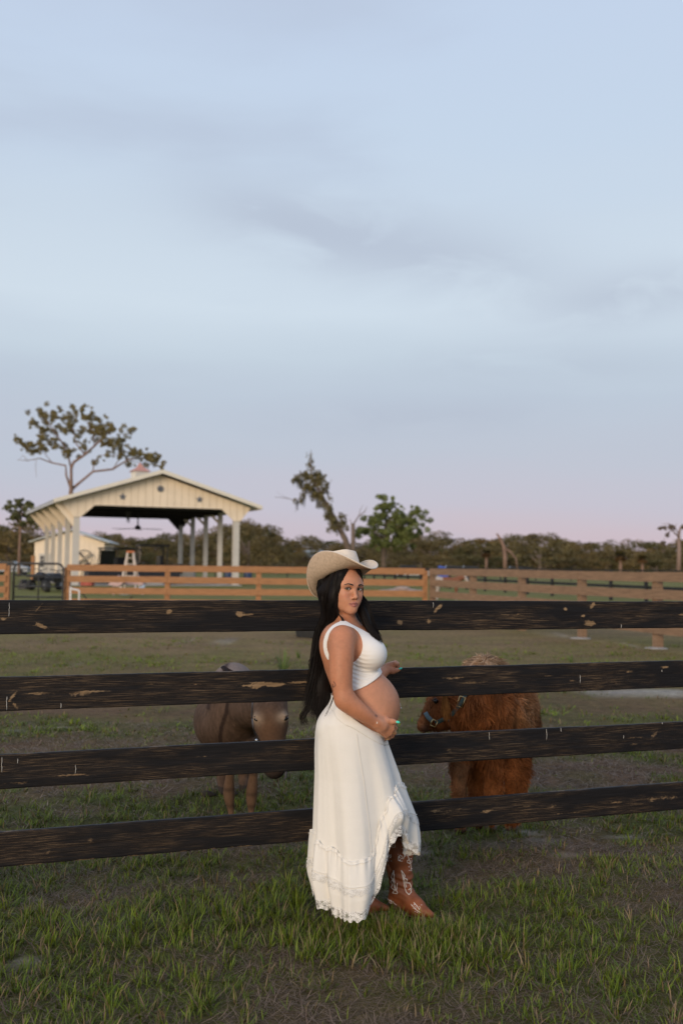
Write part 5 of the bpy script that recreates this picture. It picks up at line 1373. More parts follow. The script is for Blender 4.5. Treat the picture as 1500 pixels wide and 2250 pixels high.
    band([(934, 1566), (940, 1576), (949, 1585)], .024, MTL, 'noseband'); band([(956, 1589), (968, 1583), (980, 1576)], .022, MT, 'cheek_strap'); band([(990, 1572), (1000, 1560), (1008, 1550)], .022, MT, 'throat_strap', .02)
    band([(1004, 1556), (1012, 1544), (1022, 1528), (1030, 1515)], .020, MT, 'crown_strap', .026); band([(985, 1580), (994, 1600)], .020, MT, 'throat_strap', .02)
    def buckle(px, py, w, h, rot, lift=.03):
        c = cast(px, py, lift); mb = MB(); cr, sr = math.cos(rot), math.sin(rot); P = []
        for u, v in ((-w, -h), (w, -h), (w, h), (-w, h), (-w, -h)): P.append(c+Vector(((u*cr-v*sr)/2, 0, (u*sr+v*cr)/2)))
        for i in range(4): mb.tube([P[i], P[i+1]], .0028, 6)
        mb.build('buckle', MBR, root, smooth=True, world=True)
    buckle(953, 1589, .030, .034, -.45); buckle(1012, 1542, .032, .056, -.35, .036)
calf()
# ------------------------------------------------------------------ honey coloured plank fence round the middle paddock
M_PINE = simple('honey_stained_pine', (.33, .155, .062), .7, .22, 3, bmp=.2, stretch=(1, 1, 9))
M_PINEG = simple('greyed_pine', (.235, .145, .085), .8, .22, 3, bmp=.2, stretch=(1, 1, 9))
def plank_fence(pts, mat, label, rails=((1.50, .19), (1.161, .19), (.822, .19), (.483, .19)), pw=.15, top=1.44, name='plank_fence', behind=1, pmat=None, thick=.035):
    """pts: post positions; one rail piece per bay and course"""
    root = empty(name, (pts[0][0], pts[0][1], 0), 0, label, 'fence'); P = [Vector((p[0], p[1], 0)) for p in pts]
    for i, p in enumerate(P):
        d = (P[min(i+1, len(P)-1)]-P[max(i-1, 0)]).normalized(); n = Vector((-d.y, d.x, 0))*behind; a = math.atan2(d.y, d.x)
        M = Matrix.Translation(p+n*(pw/2+thick/2+.004)) @ Matrix.Rotation(a, 4, 'Z'); mb = MB(); mb.box((-pw/2, -pw/2, -.1), (pw/2, pw/2, top+random.uniform(-.02, .02)), M)
        mb.build('post', pmat or mat, root, world=True)
    for a, b in zip(P[:-1], P[1:]):
        d = (b-a).normalized()
        for zt_, h in rails:
            j = random.uniform(-.008, .008); mb = MB(); mb.beam(a+d*.004+Vector((0, 0, zt_-h/2+j)), b-d*.004+Vector((0, 0, zt_-h/2+j+random.uniform(-.006, .006))), thick, h)
            mb.build('rail', mat, root, world=True)
    return root
X_ = lambda px, Z: (px-750)/FPX*Z
A0 = 30.0
plank_fence([(X_(150, A0), A0), (X_(370, A0), A0), (X_(570, A0), A0), (X_(770, A0), A0), (X_(935, A0), A0)], M_PINE, 'honey coloured four-rail plank fence running level across in front of the pavilion')
plank_fence([(X_(-370, A0), A0), (X_(-180, A0), A0), (X_(18, A0), A0)], M_PINE, 'short run of honey plank fence at the far left beside the gate')
B0 = Vector((X_(935, A0)+.12, A0-.1, 0)); Bd = Vector((.878, -2.544, 0))
plank_fence([B0+Bd*k for k in range(0, 8)], M_PINEG, 'greyer plank fence coming forward from the corner towards the right edge', behind=1)
for k in (3, 4):                                   # raw concrete footings
    q = B0+Bd*k; mb = MB(); mb.ball((q.x+.05, q.y, .0), (.24, .20, .03), 14, 6); o = mb.build('post_footing', simple('pale_concrete', (.30, .28, .26), .9, .15), bpy.data.objects['plank_fence.002'], smooth=True, world=True)
# lone post beyond the gate
o = MB().box((X_(71, 66), 66, 0), (X_(78, 66), 66.2, 1.95)).build('fence_post', M_PINE); tag(o, 'single honey coloured post standing beyond the dark gate', 'post')
# dark tube gate
M_IRON = simple('black_gate_tube', (.02, .02, .022), .5, .1)
gt = empty('metal_gate', (X_(88, 29.9), 29.9, 0), 0, 'black tubular farm gate between the two honey fences', 'gate')
gx0, gx1 = X_(34, 29.9), X_(142, 29.9)
mb = MB(); mb.tube([(gx0, 29.9, .12), (gx0, 29.9, 1.38), (gx0+.06, 29.9, 1.48), (gx0+.16, 29.9, 1.52), (gx1-.16, 29.9, 1.52), (gx1-.06, 29.9, 1.48), (gx1, 29.9, 1.38), (gx1, 29.9, .12), (gx0, 29.9, .12)], .034, 8); mb.build('gate_frame', M_IRON, gt, smooth=True, world=True)
for z in (1.17, .83, .52): MB().tube([(gx0, 29.9, z), (gx1, 29.9, z)], .024, 8).build('gate_bar', M_IRON, gt, smooth=True, world=True)
MB().tube([((gx0+gx1)/2, 29.93, .12), ((gx0+gx1)/2, 29.93, 1.52)], .02, 8).build('gate_bar', M_IRON, gt, smooth=True, world=True)
# white water pipe by the gate post
M_PVC = simple('white_pvc', (.72, .71, .69), .5, .05)
mb = MB(); q = lambda px, z: (X_(px, 29), 29, z); mb.tube([q(159, 0), q(159, .86), q(160, .80), q(176, .76), q(178, .74), q(178, 0)], .028, 8)
tag(mb.build('water_pipe', M_PVC, smooth=True), 'bent white water pipe standing beside the gate post', 'pipe')
mb = MB(); mb.tube([(X_(185, 33), 33, .55), (X_(205, 34), 34, .12), (X_(235, 34), 34, .05), (X_(270, 34), 34, .12), (X_(295, 33), 33, .45)], .02, 6)
tag(mb.build('hose', M_IRON, smooth=True), 'dark garden hose sagging behind the honey fence', 'hose')

# ------------------------------------------------------------------ black two-rail fence of the far field
M_BLK = simple('black_painted_board', (.012, .012, .013), .7, .2)
def two_rail(pts, label, name='field_fence', rails=((1.32, .14), (.76, .14))):
    return plank_fence(pts, M_BLK, label, rails=rails, pw=.13, top=1.40, name=name, pmat=M_BLK)
a = Vector((14.6+.6, 42-2.4, 0)); b = Vector((8.4, 66, 0)); st = (b-Vector((14.6, 42, 0)))/8
two_rail([Vector((14.6, 42, 0))+st*k for k in range(-3, 20)], 'black two-rail fence running back across the far field to the tree line')
two_rail([(x, 112+.03*x, 0) for x in np.arange(-58, 62, 4.0)], 'distant black rail fence crossing in front of the woods')

# ------------------------------------------------------------------ cream pavilion
M_CREAM = simple('cream_steel_siding', (.86, .72, .55), .55, .05, 2); M_POSTW = simple('ivory_column', (.56, .53, .48), .6, .05, 2); M_TRIM = simple('ivory_trim', (.76, .70, .58), .5, .05, 2)
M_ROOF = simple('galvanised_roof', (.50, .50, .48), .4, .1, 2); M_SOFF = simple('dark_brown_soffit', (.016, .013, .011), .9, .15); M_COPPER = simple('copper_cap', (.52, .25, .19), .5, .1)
M_STAR = simple('weathered_blue_metal', (.12, .14, .18), .6, .2); M_CONC = simple('concrete_slab', (.34, .32, .30), .9, .15)
TH = R(23); PZ = 66.0; PO = Vector((X_(168, PZ), PZ, 0)); PM = Matrix.Translation(PO) @ Matrix.Rotation(TH, 4, 'Z')
pav = empty('pavilion', PO, TH, 'open cream steel pavilion with pale columns, stars on the gable and copper cupola', 'pavilion')
def pb(mb, name, mat, parent=pav, smooth=False, kind=None):
    """local coordinates of the pavilion"""
    o = mb.build(name, mat, None, smooth)
    o.parent = parent
    if kind: o['kind'] = kind
    return o
LF, DP, OV = 11.0, 16.0, 1.6; ZE, ZA = 5.62, 7.86; pitch = (ZA-ZE)/(LF/2+OV)
roofz = lambda x: ZA-abs(x-LF/2)*pitch
def col(x, y, h=4.75, w=.44): return pb(MB().box((x-w/2, y-w/2, 0), (x+w/2, y+w/2, h)), 'column', M_POSTW)
for k in range(5):
    for x in (0, LF): col(x, k*4.0, 4.75 if k in (0, 4) else 5.3, .40 if k == 0 else .30)
# gable siding in vertical panels, front and back
def gable(y, name_mat):
    bps = [-.95, 0-.25, .25, 1.15, LF-1.15, LF-.25, LF+.25, LF+.95]
    bot = lambda x: float(np.interp(x, bps, [5.40, 4.55, 4.55, 5.36, 5.36, 4.55, 4.55, 5.40]))
    xs = np.arange(-.95, LF+.95+.001, .497)
    for a, b in zip(xs[:-1], xs[1:]):
        mids = [p for p in bps+[LF/2] if a+.02 < p < b-.02]; q = [a+.012]+mids+[b-.012]
        poly = [(x, y, bot(x)) for x in q]+[(x, y, roofz(x)-.30) for x in reversed(q)]
        pb(MB().prism(poly, (0, .05, 0)), 'siding_panel', name_mat)
    poly = [(x, y+.055, bot(x)+.01) for x in bps]+[(LF+.95, y+.055, roofz(LF+.95)-.3), (LF/2, y+.055, roofz(LF/2)-.3), (-.95, y+.055, roofz(-.95)-.3)]
    pb(MB().prism(poly, (0, .03, 0)), 'gable_backing', M_CREAM)
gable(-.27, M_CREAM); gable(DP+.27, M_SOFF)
# roof: two slabs, ivory fascia, dark soffit boards
for s in (-1, 1):
    xe = LF/2+s*(LF/2+OV); th = .10
    poly = [(LF/2, -.95, ZA), (xe, -.95, ZE), (xe, -.95, ZE-th), (LF/2, -.95, ZA-th)]
    pb(MB().prism(poly, (0, DP+1.9, 0)), 'roof_sheet', M_ROOF)
    poly = [(LF/2, -1.0, ZA+.03), (xe, -1.0, ZE+.03), (xe, -1.0, ZE-.22), (LF/2, -1.0, ZA-.24)]
    pb(MB().prism(poly, (0, .045, 0)), 'fascia', M_TRIM)
    pb(MB().box((xe-.03*s if s < 0 else xe, -.95, ZE-.24), (xe if s < 0 else xe+.03, DP+.95, ZE-.02)), 'gutter', M_ROOF if s < 0 else M_TRIM)
    for k in range(5):                             # raking knee braces under the eaves
        x0 = 0 if s < 0 else LF; y = k*4.0
        poly = [(x0+s*.2, y-.12, 3.9), (x0+s*1.5, y-.12, ZE-.14), (x0+s*.2, y-.12, ZE+.25)]
        if s < 0: pb(MB().prism(poly, (0, .24, 0)), 'knee_brace', M_CREAM)
        xi = x0-s*.2; poly = [(xi, y-.1, 4.55), (xi, y-.1, 4.75), (xi+s*-.62, y-.1, 5.36), (xi-s*.82, y-.1, 5.36)] if k < 4 else [(xi, y-.1, 4.3), (xi-s*1.0, y-.1, 5.36), (xi, y-.1, 5.36)]
        if k: pb(MB().prism(poly, (0, .2, 0)), 'knee_brace', M_CREAM if k < 4 else M_SOFF)
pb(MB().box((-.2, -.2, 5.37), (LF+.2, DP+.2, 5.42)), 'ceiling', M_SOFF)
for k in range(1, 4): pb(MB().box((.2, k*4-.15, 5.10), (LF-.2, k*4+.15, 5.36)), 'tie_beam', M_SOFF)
pb(MB().box((-.4, -.4, -.05), (LF+.4, DP+.4, .06)), 'slab', M_CONC)
# left side siding between the first columns
for a in np.arange(4.3, 15.6, .5):
    pass
# cupola
cy = 6.7; cx = LF/2
pb(MB().box((cx-.55, cy-.55, ZA-.25), (cx+.55, cy+.55, ZA+.50)), 'cupola', M_TRIM)
cup = bpy.data.objects['cupola']
mb = MB(); r = .72; zz = ZA+.50
mb.add([(cx-r, cy-r, zz), (cx+r, cy-r, zz), (cx+r, cy+r, zz), (cx-r, cy+r, zz), (cx-.22, cy-.22, zz+.34), (cx+.22, cy-.22, zz+.34), (cx+.22, cy+.22, zz+.34), (cx-.22, cy+.22, zz+.34), (cx, cy, zz+.72)],
       [(0,3,2,1), (0,1,5,4), (1,2,6,5), (2,3,7,6), (3,0,4,7), (4,5,8), (5,6,8), (6,7,8), (7,4,8)]); pb(mb, 'cupola_roof', M_COPPER, cup)
for i in range(4): pb(MB().box((cx-.42, cy-.575, ZA+.02+i*.11), (cx+.42, cy-.553, ZA+.08+i*.11)), 'louvre', M_ROOF, cup)
def star(x, z, r, name='gable_star'):
    y = -.31; mb = MB(); c = (x, y-.06, z); P = []
    for i in range(10):
        a = math.pi/2+i*math.pi/5; q = r if i % 2 == 0 else r*.42; P.append((x+q*math.cos(a), y, z+q*math.sin(a)))
    mb.add([c]+P, [(0, 1+i, 1+(i+1) % 10) for i in range(10)]+[tuple(range(10, 0, -1))]); pb(mb, name, M_STAR)
    mb = MB(); mb.tube([(x+r*.9*math.cos(a), y-.02, z+r*.9*math.sin(a)) for a in np.linspace(0, 2*math.pi, 25)], .035 if name == 'round_star' else .012, 6, cap=False)
    if name == 'round_star': pb(mb, 'star_ring', M_STAR)
star(2.95, 5.98, .28); star(8.25, 5.98, .28); star(5.5, 6.62, .20, 'round_star')
# ceiling fan
fan = pb(MB().tube([(cx, 7.0, 5.3), (cx, 7.0, 4.3)], .05, 8).tube([(cx, 7.0, 4.35), (cx, 7.0, 4.2), (cx, 7.0, 4.02)], [.12, .24, .16], 12), 'ceiling_fan', M_IRON)
for i in range(6):
    a = i*math.pi/3+.2; pb(MB().beam((cx+.15*math.cos(a), 7+.15*math.sin(a), 4.1), (cx+2.0*math.cos(a), 7+2.0*math.sin(a), 4.07), .16, .02), 'fan_blade', M_IRON, fan)
mb = MB()
for i in range(26): mb.tube([(cx-1.5+random.uniform(-.2, .2), 3+random.uniform(-.2, .2), 5.2), (cx-1.5+random.uniform(-.12, .12), 3+random.uniform(-.1, .1), 4.2+random.uniform(0, .6))], [.03, .004], 4)
o = pb(mb, 'hanging_moss', simple('grey_moss', (.05, .05, .04))); o['kind'] = 'stuff'

# things under the pavilion: placed by local position
def loc(x, y, z=0): return PM @ Vector((x, y, z))
M_DARK = simple('black_plastic', (.015, .016, .02), .5, .2); M_TYRE = simple('tyre_rubber', (.02, .02, .02), .8, .2); M_GLASS = simple('dark_glass', (.03, .035, .04), .1, .1); M_RED = simple('red_paint', (.35, .05, .03), .5, .2)
M_GREYM = simple('grey_steel', (.25, .26, .27), .5, .15)
def wheel(root, x, y, r, w, M):
    pts = [M @ Vector((x, y-w/2, r)), M @ Vector((x, y+w/2, r))]; mb = MB(); mb.tube([pts[0], pts[0]*.85+pts[1]*.15, pts[0]*.15+pts[1]*.85, pts[1]], [r*.86, r, r, r*.86], 18); o = mb.build('wheel', M_TYRE, root, smooth=False, world=True)
    mb = MB(); mb.tube([pts[0]+(pts[0]-pts[1])*.06, pts[1]+(pts[1]-pts[0])*.06], r*.45, 12); h = mb.build('hub', M_GREYM, o); h.matrix_parent_inverse = Matrix()
def buggy(p, rz, label):
    root = empty('utility_cart', p, rz, label, 'utility cart'); M = Matrix.Translation(p) @ Matrix.Rotation(rz, 4, 'Z')
    mb = MB(); mb.prism([M @ Vector(v) for v in ((-1.4, -.7, .45), (1.3, -.7, .45), (1.45, -.7, .8), (.8, -.7, 1.05), (.45, -.7, .75), (-.3, -.7, .75), (-.4, -.7, 1.0), (-1.45, -.7, 1.0))], M.to_3x3() @ Vector((0, 1.4, 0))); mb.build('body', M_DARK, root, world=True)
    mb = MB(); mb.box((-.75, -.72, 1.95), (.75, .72, 2.05), M); mb.build('canopy', M_DARK, root, world=True)
    for x in (-.65, .68):
        for y in (-.64, .64): MB().tube([M @ Vector((x+(.15 if x > 0 else 0), y, .95)), M @ Vector((x, y, 1.97))], .035, 6).build('canopy_post', M_DARK, root, world=True)
    mb = MB(); mb.box((-.35, -.55, .75), (.05, .55, .95), M); mb.box((-.42, -.55, .95), (-.3, .55, 1.45), M); mb.build('seat', M_DARK, root, world=True)
    mb = MB(); mb.prism([M @ Vector(v) for v in ((.70, -.62, 1.0), (.64, -.62, 1.9), (.66, -.62, 1.9), (.72, -.62, 1.0))], M.to_3x3() @ Vector((0, 1.24, 0))); mb.build('windscreen', M_GLASS, root, world=True)
    for x in (-.95, .95):
        for y in (-.62, .62): wheel(root, x, y, .32, .24, M)
    return root
buggy(loc(7.3, 10, .06), R(200), 'dark canopied utility cart parked under the middle of the pavilion').scale = (1.55, 1.55, 1.42)
buggy(loc(4.9, 12, .06), R(150), 'second dark utility cart half hidden deeper under the pavilion roof').scale = (1.4, 1.4, 1.3)
def atv(p, rz, label, name='quad_bike'):
    root = empty(name, p, rz, label, 'quad bike'); M = Matrix.Translation(p) @ Matrix.Rotation(rz, 4, 'Z')
    F = MB(); F.prism([M @ Vector(v) for v in ((-.9, -.2, .5), (.8, -.2, .5), (.9, -.2, .75), (.5, -.2, 1.0), (.1, -.2, .85), (-.5, -.2, .95), (-.95, -.2, .8))], M.to_3x3() @ Vector((0, .4, 0))); F.build('body', M_DARK, root, world=True)
    for x in (-.6, .6):
        F = MB(); F.box((x-.38, -.55, .72), (x+.38, .55, .80), M); F.build('mudguard', M_DARK, root, world=True)
        for y in (-.48, .48): wheel(root, x, y, .30, .26, M)
    MB().tube([M @ Vector((.45, -.4, 1.18)), M @ Vector((.4, 0, 1.1)), M @ Vector((.45, .4, 1.18))], .025, 6).tube([M @ Vector((.4, 0, 1.1)), M @ Vector((.6, 0, .8))], .03, 6).build('handlebar', M_DARK, root, world=True)
    return root
atv(Vector((X_(128, 52), 52, 0)), R(-70), 'dark quad bike behind the black gate'); atv(Vector((X_(104, 55), 55, 0)), R(-110), 'dark quad bike with its back to the shed, left of the other', 'quad_bike')
o = MB().box((X_(44, 56), 56, 0), (X_(62, 56), 57.2, .35)).box((X_(46, 56), 56.1, .35), (X_(52, 56), 57, .55)).build('feed_trailer', M_DARK, bevel=.03); tag(o, 'low black trailer on the grass seen through the gate at left', 'trailer')
# low flatbed trailer under the roof
tr = empty('flatbed_trailer', loc(2.0, 2.5), TH, 'dark low flatbed trailer across the front of the pavilion', 'trailer')
M = PM @ Matrix.Translation((1.2, 2.2, 0)); MB().box((0, 0, .45), (6.4, 2.0, 1.15), M).build('deck', M_DARK, tr, world=True); MB().box((0, 0, .95), (.1, 2, 1.5), M).build('end_board', M_DARK, tr, world=True); MB().box((6.3, 0, .95), (6.4, 2, 1.5), M).build('end_board', M_DARK, tr, world=True)
for i in range(9): MB().box((.4+i*.65, -.03, .35), (.46+i*.65, .03, 1.45), M).build('stake', M_DARK, tr, world=True)
for x in (2.6, 3.6):
    for y in (.1, 1.9): wheel(tr, x, y, .38, .24, M)
# pallets and clutter
for i, (px, Z, w_, h_, m_, lab) in enumerate(((196, 64, .7, .55, M_RED, 'dull red crate on the ground beside the pavilion column'), (345, 70, 1.2, .5, M_GREYM, 'grey pallet box standing beneath the pavilion'), (395, 72, .8, .45, simple('cardboard_brown', (.25, .15, .08)), 'brown carton on the pavilion slab near the rear columns'),
                                              (418, 78, .9, .9, M_GREYM, 'tall grey cabinet by the rear right columns'), (445, 74, 1.0, .4, M_DARK, 'black tub on the slab behind the right columns'))):
    M = Matrix.Translation((X_(px, Z), Z, .06)); mb = MB(); mb.box((-w_/2, -.4, 0), (w_/2, .4, h_), M); mb.box((-w_/2-.02, -.42, h_), (w_/2+.02, .42, h_+.05), M)
    for s in (-1, 1): mb.box((s*w_*.3-.03, -.425, .02), (s*w_*.3+.03, -.405, h_-.02), M)
    tag(mb.build('storage_box', m_, bevel=.02), lab, 'box')
for i, (px, Z) in enumerate(((546, 78), (503, 77))):
    mb = MB(); x = X_(px, Z); mb.tube([(x, Z, 0), (x, Z, .3), (x, Z, .6), (x, Z, .9)], [.30, .32, .32, .30], 16); 
    for z in (.3, .6): mb.tube([(x, Z, z-.02), (x, Z, z+.02)], .34, 16)
    tag(mb.build('water_barrel', simple('blue_barrel', (.03, .06, .14), .5), smooth=False), ('dark blue barrel just right of the pavilion front column', 'dark blue barrel left of the front right column')[i], 'barrel')
# step ladder
M_ALU = simple('pale_ladder_fibreglass', (.62, .52, .44), .6, .1)
lx, lz = X_(284, 50), 50
lad = empty('step_ladder', (lx, lz, 0), 0, 'pale tall step ladder with orange top standing in front of the pavilion', 'ladder')
for s in (-1, 1):
    MB().beam((lx+s*.42, lz, .0), (lx+s*.14, lz+.5, 2.1), .09, .05).build('front_rail', M_ALU, lad, world=True); MB().beam((lx+s*.42, lz+1.1, .0), (lx+s*.14, lz+.6, 2.1), .06, .04).build('back_rail', M_ALU, lad, world=True)
for i in range(1, 7): t = i/7; MB().beam((lx-(.42-.28*t), lz+.5*t, 2.1*t), (lx+(.42-.28*t), lz+.5*t, 2.1*t), .09, .03).build('step', M_ALU, lad, world=True)
MB().box((lx-.18, lz+.42, 2.08), (lx+.18, lz+.70, 2.16)).build('ladder_cap', simple('orange_plastic', (.55, .16, .06)), lad, world=True)
# small pale boat lying on the grass
F = MB(); bx, bz = X_(292, 46), 46; n = 14; vs = []
for i in range(n+1):
    t = -1+2*i/n; hw = .30*(1-abs(t)**2.5)+.01; x = bx+t*.62; z0 = .10+.14*t*t+.12*t
    vs += [(x, bz-hw, z0+.16), (x, bz-hw*.7, z0), (x, bz+hw*.7, z0), (x, bz+hw, z0+.16), (x, bz, z0+.22)]
F.add(vs, [(i*5+j, i*5+(j+1) % 5, (i+1)*5+(j+1) % 5, (i+1)*5+j) for i in range(n) for j in range(5)])
tag(F.build('kayak', simple('pale_blue_plastic', (.36, .45, .52), .5), smooth=True), 'small pale blue kayak lying on the grass behind the honey fence', 'kayak')
mb = MB(); mb.prism([(X_(240, 48), 48, .5), (X_(262, 48), 48, .95), (X_(275, 48), 48, .62), (X_(262, 48), 48, .40)], (0, .5, 0)); mb.prism([(X_(300, 48.6), 48.6, .5), (X_(305, 48.6), 48.6, .95), (X_(318, 48.6), 48.6, .5)], (0, .4, 0)); mb.tube([(X_(250, 48), 48.3, 0), (X_(250, 48), 48.3, .6)], .04, 6); mb.tube([(X_(311, 48), 48.7, 0), (X_(311, 48), 48.7, .6)], .04, 6); mb.tube([(X_(250, 48), 48.3, .55), (X_(311, 48), 48.7, .55)], .05, 6)
tag(mb.build('seesaw', simple('faded_pink_plastic', (.50, .34, .33), .6)), 'faded pink plastic seesaw beside the step ladder', 'play equipment')

# ------------------------------------------------------------------ cream shed
SZ = 92.0; shx = X_(155, SZ)
shed = empty('shed', (shx, SZ, 0), R(6), 'small cream gabled shed with a glazed white door behind the pavilion', 'shed')
def sb(mb, name, mat, parent=None): o = mb.build(name, mat); o.parent = parent or shed; return o
SW, SH, SR, SD = 3.15, 3.35, 4.35, 7.0
for a in np.arange(-SW, SW-.01, .45):
    b = min(a+.44, SW); zr = lambda x: SR-(SR-SH)*abs(x)/SW
    q = [a]+([0] if a < 0 < b else [])+[b]; sb(MB().prism([(x, 0, 0) for x in (a, b)]+[(x, 0, zr(x)) for x in reversed(q)], (0, .06, 0)), 'siding_panel', M_CREAM)
sb(MB().box((-SW+.01, .07, 0), (SW-.01, SD, SH-.05)), 'wall', M_CREAM)
for s in (-1, 1): sb(MB().prism([(0, -.4, SR+.12), (s*(SW+.5), -.4, SH-.04), (s*(SW+.5), -.4, SH+.06), (0, -.4, SR+.24)], (0, SD+.8, 0)), 'roof_sheet', simple('pale_green_grey_roof', (.46, .48, .46), .5))
dr = sb(MB().box((-2.75, -.05, .05), (-1.75, -.01, 2.3)), 'door', M_POSTW)
for i in range(3):
    for j in range(3): sb(MB().box((-2.6+i*.25, -.065, 1.05+j*.36), (-2.4+i*.25, -.052, 1.36+j*.36)), 'pane', M_GLASS, dr)
wx, wz_ = X_(188, SZ)-shx, 1.9
mb = MB(); mb.tube([(wx+.75*math.cos(a), -.15, wz_+.75*math.sin(a)) for a in np.linspace(0, 2*math.pi, 29)], .035, 6, cap=False)
fanw = empty('wall_fan', (shx+wx, SZ-.15, wz_), 0, 'large round black drum fan standing before the cream shed', 'fan')
o = mb.build('ring', M_IRON); o.parent = fanw; o.location = (-wx, .15, -wz_)
for i in range(4):
    a = i*math.pi/2+.7; mb = MB(); mb.beam((.08*math.cos(a), 0, .08*math.sin(a)), (.7*math.cos(a), 0, .7*math.sin(a)), .06, .22, up=(0, 1, .4)); o = mb.build('blade', M_IRON); o.parent = fanw
o = MB().tube([(-.3, 0, -1.9), (0, 0, -.7)], .05, 6).tube([(.3, 0, -1.9), (0, 0, -.7)], .05, 6).build('stand', M_IRON); o.parent = fanw

# ------------------------------------------------------------------ rubber tub, weeds
q = ground_at(688, 1404); mb = MB(); n = 28; vs = []; prof_ = ((.0, .36), (.02, .38), (.42, .45), (.46, .47), (.46, .43), (.06, .35), (.06, .01))
for z, r in prof_:
    for k in range(n): a = 2*math.pi*k/n; vs.append((q.x+r*math.cos(a), q.y+.45+r*math.sin(a), z))
mb.add(vs, [(i*n+k, i*n+(k+1) % n, (i+1)*n+(k+1) % n, (i+1)*n+k) for i in range(len(prof_)-1) for k in range(n)]+[tuple(range(n-1, -1, -1))])
tag(mb.build('feed_tub', M_TYRE, smooth=False), 'round black rubber feed tub on the paddock grass behind her hair', 'tub')
def weed(px, py, hgt, n, spread, label):
    q = ground_at(px, py); a = RNG.uniform(0, 6.28, n); r = spread*.3*np.sqrt(RNG.uniform(0, 1, n)); col = np.array([.10, .155, .040])*RNG.uniform(.7, 1.2, (n, 1))
    me = blades(q.x+np.cos(a)*r, q.y+np.sin(a)*r, hgt*RNG.uniform(.45, 1.05, n), RNG.uniform(.012, .02, n), a, RNG.uniform(.02, .4, n), RNG.uniform(.0, .5, n), col, 'weed')
    tag(link('tall_weed', me, GRASS), label, 'weed')
weed(622, 1478, .52, 26, .2, 'tall bright green weed growing alone left of her hair'); weed(1254, 1456, .16, 16, .15, 'small green weed low in the paddock above the calf'); weed(655, 1445, .25, 10, .1, 'thin short green weed right of the tall one')

# ------------------------------------------------------------------ trees
def leafmat(name, c, var=.35):
    m, N, L, P = new_mat(name); oi = N.new('ShaderNodeObjectInfo'); at_ = N.new('ShaderNodeAttribute'); at_.attribute_name = 'Col'
    v = ramp(N, L, oi.outputs['Random'], [(0, (1-var, 1-var*.7, 1-var)), (.5, (1, 1, 1)), (1, (1+var*1.1, 1+var*.55, 1+var*.2))])
    c1 = mixc(N, L, 1.0, at_.outputs['Color'], v, 'MULTIPLY'); L.new(mixc(N, L, 1.0, c1, c, 'MULTIPLY'), P.inputs['Base Color']); P.inputs['Roughness'].default_value = .8; P.inputs['Specular IOR Level'].default_value = .15; return m
M_LEAF = leafmat('oak_foliage', (1.30, 1.14, .80)); M_NEEDLE = leafmat('pine_needles', (1, 1, 1), .1); M_BARK = simple('grey_brown_bark', (.17, .125, .095), .9, .3, 3); M_PBARK = simple('pink_brown_bark', (.24, .15, .11), .9, .25, 3)
def leafcloud(centres, radii, n, size, col, squash=.75, name='crown', droop=0, shell=.45, seed=0):
    """leaf-sized triangles in pairs, scattered through clumps of the crown"""
    centres = np.array(centres, float); radii = np.array(radii, float); w_ = radii**2; idx = RNG.choice(len(centres), n, p=w_/w_.sum())
    d = RNG.normal(0, 1, (n, 3)); d /= np.linalg.norm(d, axis=1)[:, None]; r = (shell+(1-shell)*RNG.uniform(0, 1, n)**.6)[:, None]
    P = centres[idx]+d*r*radii[idx][:, None]*np.array([1, 1, squash]); P[:, 2] -= droop*RNG.uniform(0, 1, n)
    a = RNG.normal(0, 1, (n, 3)); a /= np.linalg.norm(a, axis=1)[:, None]; b = np.cross(a, RNG.normal(0, 1, (n, 3))); b /= np.linalg.norm(b, axis=1)[:, None]
    s = (size*RNG.uniform(.55, 1.3, n))[:, None]; V = np.stack([P-a*s*.5, P+b*s*.45, P+a*s*.55, P-b*s*.35], 1).reshape(-1, 3); k = np.arange(n)*4
    me = np_mesh(name, V, np.stack([k, k+1, k+2, k+3], 1)); tone = (RNG.uniform(.65, 1.3, n)*(1+.3*vnoise(P, 1/np.mean(radii), 3+seed)))[:, None]; set_color(me, np.repeat(np.array(col)*tone, 4, 0)); return me
def branch_tree(root_name, label, cat, Z, limbs, clumps, mat_l, mat_b, leaf, n, col, base_px, dz=.6, group=None, **kw):
    s = FPX/Z; root = empty(root_name, (X_(base_px, Z), Z, 0), 0, label, cat, group)
    P = lambda px, py, dy=0: Vector(at(px, py, Z+dy))
    mb = MB()
    for L_ in limbs:
        pts = []; rs = []; dy = random.uniform(-1, 1)*dz
        for i, (px, py, r) in enumerate(L_): pts.append(P(px, py, dy*i/len(L_))); rs.append(r)
        mb.tube(pts, rs, 8)
    mb.build('trunk', mat_b, root, smooth=True, world=True)
    if clumps:
        clumps = [(px+random.gauss(0, r*1.0), py+random.gauss(0, r*.75), r*random.uniform(.35, .9)) for px, py, r in clumps for _ in range(8)]
        me = leafcloud([P(px, py, random.uniform(-1, 1)*dz*2) for px, py, r in clumps], [r/s for _, _, r in clumps], n, leaf, col, **kw)
        o = link('crown', me, mat_l, root, world=True)
    return root
pc = [(85,905,9),(80,932,9),(100,915,10),(118,905,10),(125,925,10),(140,915,9),(155,925,9),(165,905,10),(178,900,8),(185,920,10),(200,915,9),(210,932,10),(225,942,11),(232,927,8),(245,955,11),(255,945,9),(260,972,11),(275,985,11),(250,988,9),(283,950,10),(240,975,9),(40,965,6),(55,975,8),(62,985,9),(75,990,9),(88,985,9),(95,968,9),(110,970,9),(120,974,7),(140,985,8),(150,1000,8),(157,990,9),(175,975,7),(187,985,6),(290,995,10),(305,1000,11),(318,995,10),(332,1008,11),(345,1012,8),(350,1022,6),(213,1015,7),(225,972,7),(190,945,9),(170,950,9),(152,943,9),(130,942,9),(212,952,8),(100,940,7),(268,962,8),(92,952,6),(340,1000,6),(262,1002,7)]
